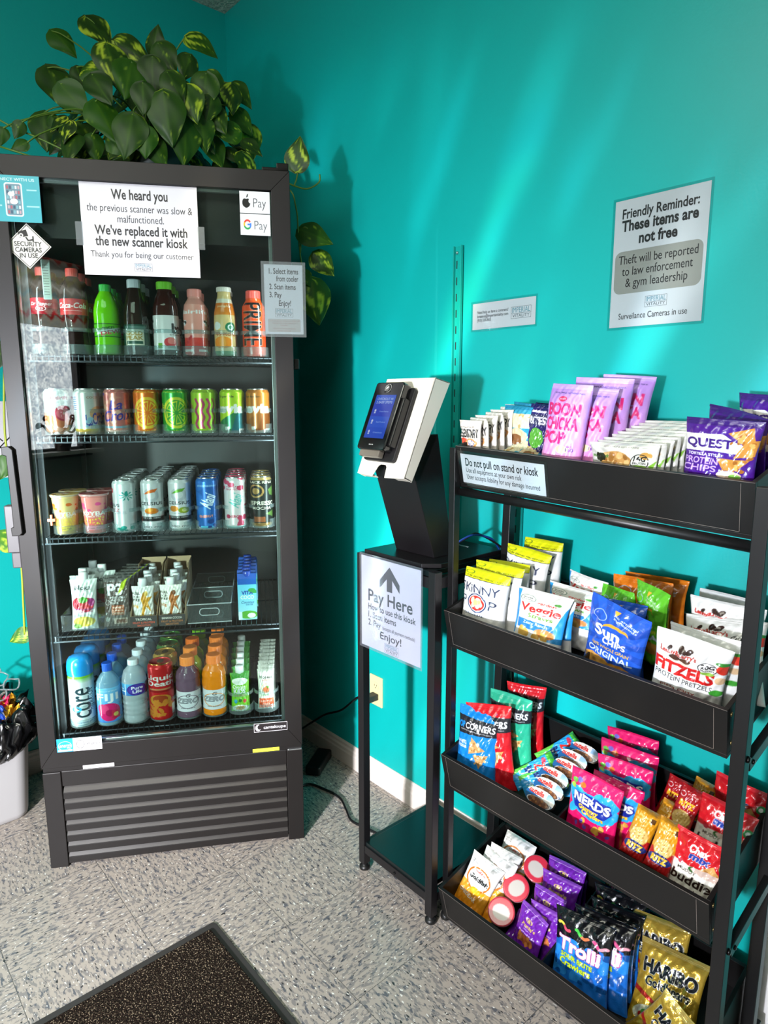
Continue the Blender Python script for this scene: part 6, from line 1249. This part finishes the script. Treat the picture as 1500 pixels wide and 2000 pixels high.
ZB = [((1.737, -.235, .470), (.62, .55, .55), (.25, -.75, .7)), ((1.765, -.24, .472), (.60, .60, .45), (.2, -.7, .75)), ((1.785, -.215, .468), (.75, .25, .25), (.1, -.6, .8)), ((1.765, -.165, .506), (.42, .75, .42), (.45, -.65, .7)), ((1.79, -.150, .487), (.40, .80, .30), (.45, -.65, .75))]
for i, (l, u, n) in enumerate(ZB): place_slab(zb, i == 0, l, u, n, 'blue and green kids snack bar on the third tray, ' + ['nearest the left front', 'second from the left front', 'lying flat beside the hazelnut packs', 'uppermost of the pair behind', 'lower of the pair behind'][i], 'snack bar', 'blue snack bars on the third tray')
A = Art(90, 44, 'e9e7e2', 2.0); A.poly([(0, 0), (1, 0), (1, .35), (.5, .52), (0, .70)], '1f5a94'); A.ell(.52, .26, .40, .24, 'efe9e0', ring=.08); A.ell(.52, .26, .36, .21, '6a3a20'); A.noise(.24, .12, .8, .42, 'a0683a', 12, .03, 3); A.text('nutella', .36, .60, .50, .26, 'd2231f', dil=1, off=.02); A.text('biscuits', .42, .50, .3, .07, '2a4a7a'); A.rect(.7, .6, .98, .9, '9ac4e4')
nt_o = thing('hazelnut_pack', '', 'snack pack', group='hazelnut spread packs on the third tray')
g = MB(); P = [(.038*math.copysign(abs(math.cos(a))**.9, math.cos(a)), .019*math.copysign(abs(math.sin(a))**.75, math.sin(a))) for a in np.linspace(0, 2*math.pi, 44, endpoint=False)]
g.prism([(x*.88, z*.84) for x, z in P], 1, 0, .024, mat('clear_blister', 'c8b8a0', .15, coat=.5)); g.build('tub', nt_o, bev=.004)
X, Z = np.meshgrid(np.linspace(-1, 1, 90), np.linspace(-1, 1, 44)); keep = (abs(X)**2.2+abs(Z)**2.4) <= 1.0
Pp = np.stack([X*.039, np.full_like(X, -.0012)-.002*(1-X*X)*(1-Z*Z), Z*.0205], -1); i_ = np.arange(90*44).reshape(44, 90); F = np.stack([i_[:-1, :-1], i_[:-1, 1:], i_[1:, 1:], i_[1:, :-1]], -1); k_ = keep[:-1, :-1] & keep[:-1, 1:] & keep[1:, 1:] & keep[1:, :-1]
g = MB(); g.add(Pp.reshape(-1, 3), F[k_].tolist(), FOIL, A.img.reshape(-1, 3), True); g.build('foil_lid', nt_o)
NT = [(1.850, -.285, .500), (1.857, -.262, .518), (1.846, -.225, .527), (1.860, -.190, .541), (1.852, -.155, .549), (1.862, -.120, .560)]
for i, l in enumerate(NT):
    M = bagmat(None, (.10, -.10, .75)); L = 'white hazelnut spread pack on the third tray, %s of the stack' % (['front', 'second', 'third', 'fourth', 'fifth', 'rearmost'][i])
    if i == 0: nt_o.location = l; set_rot(nt_o, M); nt_o['label'] = L
    else: copy_thing(nt_o, l, M, L)
def cracker(A, flip):
    A.rect(0, 0, 1, .42, 'b81c1c'); A.rect(0, .42, 1, 1, 'dd9a1c'); A.rect(0, .93, 1, 1, 'c88a2a'); A.text('cheese', .42, .82, .6, .06, 'f0d080'); A.text('sandwich', .42, .75, .6, .05, 'f0d080'); A.rect(.72, .78, .9, .88, '5a3a1a'); A.ell(.5, .46, .40, .17, 'e4c070'); A.ell(.5, .46, .40, .17, 'b88a3a', ring=.06)
    for x in (.3, .5, .7):
        for y in (.40, .46, .52): A.ell(x, y, .035, .012, 'b88a40')
    A.ell(.5, .24, .48, .10, '1a2a6a'); A.text('RITZ', .5, .19, .64, .10, 'f0b82a', dil=2, off=.03)
A = Art(56, 100, 'c01c1c', .5); cracker(A, 0); B = Art(56, 100, 'c01c1c', .5); B.rect(0, .45, 1, 1, 'a81820'); B.ell(.5, .34, .40, .17, 'e4c070'); B.ell(.5, .34, .40, .17, 'b88a3a', ring=.06)
for x in (.3, .5, .7):
    for y in (.28, .34, .40): B.ell(x, y, .035, .012, 'b88a40')
B.text('RITZ', .5, .58, .64, .11, 'f0b82a', dil=2, off=.03); B.ell(.2, .82, .12, .06, 'f0e0e0', ring=.2); B.text('cheese', .6, .84, .4, .05, 'f0d0c0')
r1 = slab('cracker_pack', .052, .105, .030, A, FOIL, 4, .1); r2 = slab('cracker_pack', .052, .105, .030, B, FOIL, 6, .1)
RZ = [(r1, True, (2.084, -.292, .482), (.10, .45, .80), 'gold and red cracker pack at the front left of the cracker pile'), (r1, False, (2.138, -.294, .482), (.08, .45, .80), 'gold and red cracker pack at the front right of the cracker pile'),
      (r1, False, (2.128, -.125, .500), (.10, .30, .55), 'gold cracker pack at the back of the pile on the third tray'), (r2, True, (2.122, -.175, .505), (.15, .30, .75), 'red cracker pack lying upright across the cracker pile'),
      (r2, False, (2.070, -.115, .480), (.18, .25, .85), 'dark red cracker pack at the rear left of the pile'), (r1, False, (2.085, -.205, .465), (.15, .35, .55), 'gold cracker pack half hidden in the middle of the pile')]
for p, f, l, u, L in RZ: place_slab(p, f, l, u, (.25, -.85, .6), L, 'cracker pack', 'cracker packs on the third tray')
# crisp cups with red lids
cupt = thing('snack_cup', '', 'snack cup', group='red lidded snack cups on the bottom tray')
A = Art(80, 70, 'c8d89a', 1.1); A.grad(0, .5, '6aa83a', '9cc46a'); A.rect(0, .8, 1, .9, 'd8d8d0'); A.ell(.5, .45, .3, .25, 'e8b040'); A.text('ORIGINAL', .5, .15, .6, .1, 'f0f0ea')
g = MB(); revolve(g, [(.026, 0), (.0285, .001), (.0305, .04), (.0325, .066), (.0325, .068)], P_GLOSS, A, .068, 50, 60); g.build('cup', cupt)
B = Art(80, 80, 'd02a3e', 1); B.ell(.5, .5, .46, .46, 'd8344a'); B.ell(.5, .47, .33, .27, 'd4ccc4'); B.ell(.5, .47, .33, .27, 'e0848c', ring=.05)
r_ = np.linspace(.0002, .0350, 26); a_ = np.linspace(0, 2*math.pi, 60, endpoint=False); X = r_[:, None]*np.cos(a_); Y = r_[:, None]*np.sin(a_); Z = np.full_like(X, .0715); Z[-2] = .0712; Z[-1] = .069
C = B.img[np.clip(((Y/.071+.5)*80).astype(int), 0, 79), np.clip(((X/.071+.5)*80).astype(int), 0, 79)]
g = MB(); g.grid(np.stack([X, Y, Z], -1), P_GLOSS, C, True, True); g.lathe([(.033, .060), (.0352, .0605), (.0352, .070), (.034, .0708)], 48, clear('cup_lid_rim', 'f4d8dc', .1, .3, 'e8b0b8'), cap=False); g.build('lid', cupt)
for i, (c, L) in enumerate((((1.732, -.262, .108), 'red lidded snack cup nearest the front of the bottom tray'), ((1.728, -.196, .140), 'red lidded snack cup in the middle of the three'), ((1.740, -.122, .165), 'red lidded snack cup at the back of the three'))):
    ax = Vector((.34, -.52, .80)).normalized(); xx = Vector((1, .3, 0)); xx = (xx-ax*xx.dot(ax)).normalized(); yy = ax.cross(xx); M = Matrix(((xx.x, yy.x, ax.x), (xx.y, yy.y, ax.y), (xx.z, yy.z, ax.z))); loc = Vector(c)-ax*.0715
    if i == 0: cupt.location = loc; set_rot(cupt, M); cupt['label'] = L
    else: copy_thing(cupt, loc, M @ Matrix.Rotation((.9, -.5)[i-1], 3, 'Z'), L)
put('annie', .10, .10, (1.815, -.318, .030), (.35, -.25, 1.15), 'purple fruit snack pack lying at the very front lip of the bottom tray', 'packs of purple fruit snack pack')
put('tealbar', .10, .10, (1.758, -.235, 1.248), (.3, .5, .9), 'teal green snack pack lying flat in front of the navy bags', 'packs of teal snack bag')
# tray dividers
for tr, xs, g_ in ((1, (), 0), (2, (1.915,), 0), (3, (1.895,), 0), (1, (1.95,), 1)):
    M = tray_mat(tr)
    for x in xs:
        g = MB(); g.box(x, x+.004, .012, .275, .010, .085, mat('black_divider', '141213', .4), M); tag(g.build('tray_divider', bev=.0006), 'thin black divider standing in the %s of the rack' % TN[tr+1]+(' beside the blue bag' if tr == 1 else ''), 'divider')

# ================================================================== PLANTS
def leaf_mat():
    m, nt, b, mm, mix, comb, noise, step = nodes('pothos_leaf')
    a = nt.nodes.new('ShaderNodeVertexColor'); a.layer_name = 'Print'; nt.links.new(a.outputs[0], b.inputs['Base Color']); pset(b, Roughness=.5, Coat_Weight=.08, Coat_Roughness=.3, Specular_IOR_Level=.3)
    out = nt.nodes['Material Output']; t = nt.nodes.new('ShaderNodeBsdfTranslucent'); nt.links.new(a.outputs[0], t.inputs[0]); mx = nt.nodes.new('ShaderNodeMixShader'); mx.inputs[0].default_value = .18
    nt.links.new(b.outputs[0], mx.inputs[1]); nt.links.new(t.outputs[0], mx.inputs[2]); nt.links.new(mx.outputs[0], out.inputs[0]); return m
LEAF = leaf_mat(); STEM = mat('vine_stem', '4f6f1e', .5)
def add_leaf(g, base, tip_dir, nrm, L, var, rs, dark=0.0):
    """heart shaped leaf, base point, direction of the tip, face normal, length"""
    n = 22; m = 17; t = np.linspace(0, 1, n); tip = Vector(tip_dir).normalized(); nv = Vector(nrm); nv = (nv-tip*nv.dot(tip)).normalized(); sd = tip.cross(nv)
    wd = .40*L*np.clip(np.sin(np.pi*np.clip(t, 0, 1)**.62), 0, 1)**.85*(1-.25*t)*1.12
    s_ = np.linspace(-1, 1, m); T, S = np.meshgrid(t, s_, indexing='ij'); w = wd[:, None]
    back = .10*L*np.exp(-((T-.0)/.12)**2)*abs(S)*-1
    droop = rs.uniform(.10, .35); along = L*T+back; side = S*w+rs.uniform(-.1, .1)*L*T*T*.6
    up = -droop*L*T*T-.20*w*np.abs(S)**1.5*rs.uniform(-.2, 1.3)+.018*L*np.sin(T*9+S*4+rs.uniform(0, 6))*abs(S)
    B = np.array(base); V = B+along[..., None]*np.array(tip)+side[..., None]*np.array(sd)+up[..., None]*np.array(nv)
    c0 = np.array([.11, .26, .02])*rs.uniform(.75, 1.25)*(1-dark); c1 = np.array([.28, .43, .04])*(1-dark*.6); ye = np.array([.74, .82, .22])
    ph = rs.uniform(0, 6.28, 4); f = .5+.5*np.sin(S*7+ph[0]+np.sin(T*5+ph[1])*1.6)*np.sin(T*9+S*3+ph[2]); C = c0+(c1-c0)*(.35*f+.35*np.exp(-(S/.08)**2))[..., None]
    nz = np.sin(S*rs.uniform(3, 6)+ph[3]+T*rs.uniform(2, 9))*np.sin(T*rs.uniform(3, 8)-S*rs.uniform(-5, 5)+ph[0])+.6*np.sin(S*13+T*19*rs.uniform(-1, 1)+ph[1])*np.sin(T*15+ph[2]-S*7); k = np.clip((nz-(.25 if var else .95))*2.2, 0, 1)[..., None]*(.95 if var else .7); C = C*(1-k)+ye*k
    srgb = np.clip(C, 0, 1)
    g.grid(V, LEAF, srgb, True)
LV = [(0.246,0.32,2.499,0.106,-50,1),(0.356,0.2,2.411,0.102,-20,1),(0.303,0.17,2.35,0.113,-75,1),(0.135,0.36,2.486,0.086,-40,0),(0.227,0.21,2.351,0.082,200,1),(0.131,0.28,2.325,0.119,-60,0),(0.184,0.21,2.269,0.103,-50,0),(0.276,0.13,2.266,0.093,-60,0),(0.351,0.11,2.285,0.106,-100,0),(0.412,0.11,2.309,0.093,-95,0),(0.451,0.16,2.377,0.087,-60,0),(0.412,0.24,2.461,0.076,80,0),(0.545,0.27,2.475,0.092,-20,1),(0.479,0.09,2.275,0.086,-60,0),(0.503,0.15,2.352,0.073,-110,0),(0.55,0.13,2.287,0.095,-100,0),(0.586,0.19,2.343,0.069,-30,0),(0.625,0.2,2.301,0.078,-90,1),(0.656,0.25,2.338,0.08,-40,0),(0.515,0.1,2.238,0.1,-75,1),(0.452,0.06,2.185,0.125,-85,0),(0.289,0.11,2.183,0.112,-60,0),(0.349,0.08,2.137,0.113,-100,0),(0.302,0.12,2.126,0.087,-120,0),(0.19,0.2,2.154,0.105,-70,0),(0.071,0.32,2.215,0.109,-90,0),(0.12,0.26,2.217,0.057,-60,0),(0.5,0.1,2.141,0.116,-85,0),(0.543,0.12,2.175,0.09,-80,0),(0.565,0.13,2.243,0.075,-100,0),(0.586,0.15,2.221,0.083,-60,0),(0.605,0.18,2.2,0.078,190,1),(0.657,0.24,2.257,0.08,-50,0),(0.677,0.28,2.214,0.097,-80,1),(0.575,0.18,2.146,0.093,-60,0),(0.646,0.28,2.162,0.068,-60,1),(0.39,0.08,2.126,0.08,-90,0),(0.392,0.07,2.232,0.079,-90,0),(0.053,0.12,2.151,0.045,-120,0),(0.053,0.12,2.109,0.046,-150,0),(0.012,0.12,2.13,0.045,-100,0),(0.419,0.1,2.108,0.081,-60,0),(0.242,0.16,2.131,0.068,-80,0),(0.205,0.22,2.332,0.062,-70,0),(0.813,0.16,2.152,0.116,80,1),(0.864,0.16,1.919,0.13,-20,0),(0.886,0.16,1.836,0.108,-50,1),(0.857,0.16,1.723,0.168,-82,1),(0.834,0.16,1.794,0.066,-60,0),(-0.164,0.35,0.978,0.112,150,1),(-0.147,0.35,0.635,0.076,200,1),(-0.138,0.35,1.206,0.081,-110,0)]
pot = thing('pothos_plant', 'large variegated pothos in a pot trailing over the top of the cooler', 'plant', tuple(CA), TH)
rs = np.random.default_rng(12)
g = MB(); g.lathe([(.075, 0), (.085, .006), (.105, .13), (.112, .15), (.112, .165), (.103, .165), (.098, .145), (.0003, .140)], 40, mat('dark_green_planter', '12302c', .45), c=(.38, .34, CH+.0008)); g.build('pot', pot)
g = MB(); st_ = MB(); C0 = Vector((.38, .34, 2.22))
for s, d, z, L, ang, var in LV:
    if s < -.1: continue
    a = math.radians(ang); front = d < .2; tip = Vector((math.cos(a), -.25+rs.uniform(-.15, .15), math.sin(a))); L *= (1.05 if s < .78 else .82)
    base = Vector((s, d, z))-Vector((math.cos(a), 0, math.sin(a)))*L*.5; nr = Vector((rs.uniform(-.35, .35)+.1, -1, rs.uniform(.05, .6)))
    add_leaf(g, base, tip, nr, L, var, rs)
    if s < .70 and z > 2.07:
        mid = (base+C0)/2+Vector((0, -.02, .05)); st_.tube(bez([tuple(base), tuple(base*.7+mid*.3+Vector((0, 0, .012))), tuple(mid), tuple(C0)], 4), .0022, STEM, 5)
for k in range(135):
    th = rs.uniform(0, 2*math.pi); ph = rs.uniform(.0, 1.35); R_ = rs.uniform(.55, .95); s = .38+math.cos(th)*math.sin(ph)*.31*R_; d = .32+math.sin(th)*math.sin(ph)*.22*R_; z = 2.13+.27*math.cos(ph)*R_
    if k % 3 == 0: z = rs.uniform(2.09, 2.2); s = rs.uniform(.10, .66); d = rs.uniform(.14, .45)
    out = Vector((s-.38, d-.32, z-2.2)).normalized(); tip = Vector((out.x+rs.uniform(-.5, .5), out.y*.4-.15, -.8)); add_leaf(g, (s, d, z+.04), tip, out+Vector((0, -.9, .35)), rs.uniform(.06, .092), k % 9 == 0, rs, .28)  # filler leaves coloured darker to stand for the shade inside the plant
for P in ([(.38, .30, 2.20), (.22, .16, 2.10), (.12, .10, 2.075), (.05, .08, 2.085), (.01, .10, 2.10), (-.03, .14, 2.12)], [(.20, .15, 2.10), (.10, .14, 2.14), (.04, .13, 2.16), (.0, .13, 2.18)], [(.5, .3, 2.15), (.66, .18, 2.075), (.755, .15, 2.072), (.80, .155, 2.06), (.84, .16, 2.055), (.875, .16, 2.075), (.878, .16, 2.098)],
          [(.66, .20, 2.08), (.78, .18, 2.06), (.805, .165, 2.0), (.81, .16, 1.93), (.815, .16, 1.86), (.83, .17, 1.78), (.84, .17, 1.72)], [(.815, .16, 1.87), (.822, .165, 1.93), (.83, .16, 1.945), (.845, .16, 1.935)], [(.80, .155, 2.06), (.808, .158, 2.08), (.812, .16, 2.10)]):
    st_.tube(bez(P, 5), .0026, STEM, 6)
st_.build('stems', pot); g.build('foliage', pot)
# vine trailing behind the cooler's left side
vine = thing('trailing_vine', 'sparse green vine hanging down behind the left side of the cooler', 'plant', tuple(CA), TH)
g = MB(); st_ = MB()
for s, d, z, L, ang, var in LV:
    if s >= -.1: continue
    a = math.radians(ang); tip = Vector((math.cos(a), -.2, math.sin(a))); L = min(L, .07 if z < .7 else .10); add_leaf(g, Vector((s, d, z))-Vector((math.cos(a), 0, math.sin(a)))*L*.5, tip, (0.3, -1, .4), L, True if var else False, rs, -.5)
add_leaf(g, (-.12, .35, 1.60), (-.3, -.2, -1), (.2, -1, .3), .09, False, rs); add_leaf(g, (-.10, .36, 1.80), (-.4, -.2, -.8), (.2, -1, .3), .09, True, rs)
st_.tube(bez([(.0-.03, .40, 2.06), (-.07, .36, 1.9), (-.11, .36, 1.6), (-.13, .35, 1.35), (-.125, .34, 1.22), (-.12, .33, 1.14), (-.127, .34, 1.05), (-.12, .35, .9), (-.125, .35, .75), (-.13, .35, .64)], 6), .0035, mat('pale_vine', '9aa82e', .5), 6)
st_.build('stems', vine); g.build('foliage', vine)

# ================================================================== BIN
bn = thing('waste_bin', 'white rounded waste bin behind the left side of the cooler', 'bin', (.175, -1.17, 0))
BINW = mat('white_bin_plastic', 'b4b2b3', .4)
g = MB(); P0 = rr_poly(-.125, -.15, .125, .15, .05, 6); Vs = []
for z, sc in ((0, .86), (.004, .90), (.02, .92), (.30, 1.05), (.31, 1.08), (.31, 1.04)): Vs.append([(x*sc, y*sc, z) for x, y in P0])
g.grid(np.array(Vs), BINW, None, True, True); g.f.append(tuple(range(len(P0)-1, -1, -1))); g.m.append(0); g.smooth.append(False); g.build('shell', bn)
BAGB = mat('black_bag_plastic', '0a0a0c', .18, coat=.6, spec=.7)
lb = thing('bin_liner', 'shiny black bin bag bunched over the rim of the white bin', 'bin bag', (.175, -1.17, 0))
n = 220; rows = []; r2 = np.random.default_rng(4); th = np.linspace(0, 2*math.pi, n, endpoint=False)
def rim(t, sc):
    x = np.cos(t); y = np.sin(t); q = (abs(x)**3.2+abs(y)**3.2)**(-1/3.2); return np.stack([x*q*.132*sc, y*q*.158*sc], -1)
for sc, z, am in ((1.08, .245, .006), (1.13, .25, .012), (1.20, .27, .02), (1.22, .30, .022), (1.20, .335, .022), (1.12, .365, .025), (1.0, .385, .022), (.82, .36, .02), (.70, .30, .012)):
    w_ = sum(np.sin(th*f+r2.uniform(0, 6.28))*a for f, a in ((7, .5), (13, .45), (22, .4), (35, .35), (52, .25)))*am
    xy = rim(th, sc)*(1+w_[:, None]*4); rows.append(np.concatenate([xy, (z+w_*.9+.012*np.sin(th*5+sc*9))[:, None]], 1))
g = MB(); g.grid(np.array(rows), BAGB, None, True, True); g.build('bag_film', lb)
cols = ['c8c0c0', 'd8285a', 'e0a028', '2a4fc0', 'e6e2e0', '6a6a70']
for k, (x, y, z, c, lab) in enumerate(((.03, .06, .43, 'b8b0b4', 'crumpled silver wrapper on top of the rubbish in the bin'), (.07, .10, .395, 'd8285a', 'crumpled pink and yellow wrapper in the bin'), (.095, .06, .385, '2a4fc0', 'crumpled blue wrapper at the bin edge'), (-.02, .03, .42, 'dcd8d6', 'crumpled white wrapper in the bin'), (.01, .11, .39, 'e0a028', 'crumpled orange wrapper in the bin'), (.06, .01, .40, '6a5a60', 'crumpled dark wrapper in the bin'))):
    g = MB(); U, V = np.meshgrid(np.linspace(-1, 1, 18), np.linspace(-1, 1, 14)); p_ = r2.uniform(0, 6.28, 6)
    Z = .016*np.sin(U*4+p_[0])*np.cos(V*5+p_[1])+.010*np.sin(U*11+V*7+p_[2]); C = np.broadcast_to(hexc(c), (14, 18, 3)).copy()
    if k in (1, 3): C[:, 9:] = hexc('e8b030' if k == 1 else 'c83a5a')
    g.grid(np.stack([U*.042, V*.032, Z], -1), FOILM if k in (0, 5) else FOIL, C, False); o = g.build('crumpled_wrapper'); o.location = (.175+x, -1.17+y, z); o.rotation_euler = tuple(r2.uniform(-.5, .5, 3)); tag(o, lab, 'wrapper')
    sm_ = o.modifiers.new('thick', 'SOLIDIFY'); sm_.thickness = .0006
g = MB(); RNGM = clear('ring_carrier_plastic', 'f2f4f4', .1, .35, '9fa6a8')
for cx, cy in ((0, 0), (.052, .006), (.0, .052), (.052, .056), (-.05, .01), (-.048, .055)):
    g.tube([(cx+.026*math.cos(a), cy+.026*math.sin(a), .006*math.sin(a*3+cx*90)) for a in np.linspace(0, 2*math.pi, 25)], .003, RNGM, 5)
o = g.build('can_ring_carrier'); o.location = (.215, -1.115, .462); o.rotation_euler = (.45, .25, .4); tag(o, 'clear plastic six can ring carrier lying on the rubbish', 'ring carrier')

# plant in the corner of the window behind the viewer, mirrored in the cooler glass
wp = thing('window_plant', 'dark curly leaved plant on the window sill behind the viewer', 'plant', (3.28, ROOM_Y+.075, WZ0))
g = MB(); g.lathe([(.05, 0), (.055, .01), (.075, .11), (.08, .13), (.072, .13), (.0003, .12)], 28, mat('brown_glazed_pot', '3a1c14', .2, coat=.6)); g.build('pot', wp)
g = MB()
for k in range(16):
    a = k*2.4; b = math.radians(20+55*(k % 4)/3); g.tube([(math.cos(a)*math.cos(b)*r*1.2, .3*math.sin(a)*math.cos(b)*r, .13+math.sin(b)*r+.02*math.sin(r*50)) for r in np.linspace(0, .20, 14)]+[(math.cos(a)*math.cos(b)*.22+.02*math.cos(q), .05*math.sin(a), .13+math.sin(b)*.2+.02*math.sin(q)) for q in np.linspace(0, 4, 8)], .008, mat('dark_curl_leaf', '3a1a14', .4), 6)
g.build('curled_leaves', wp)
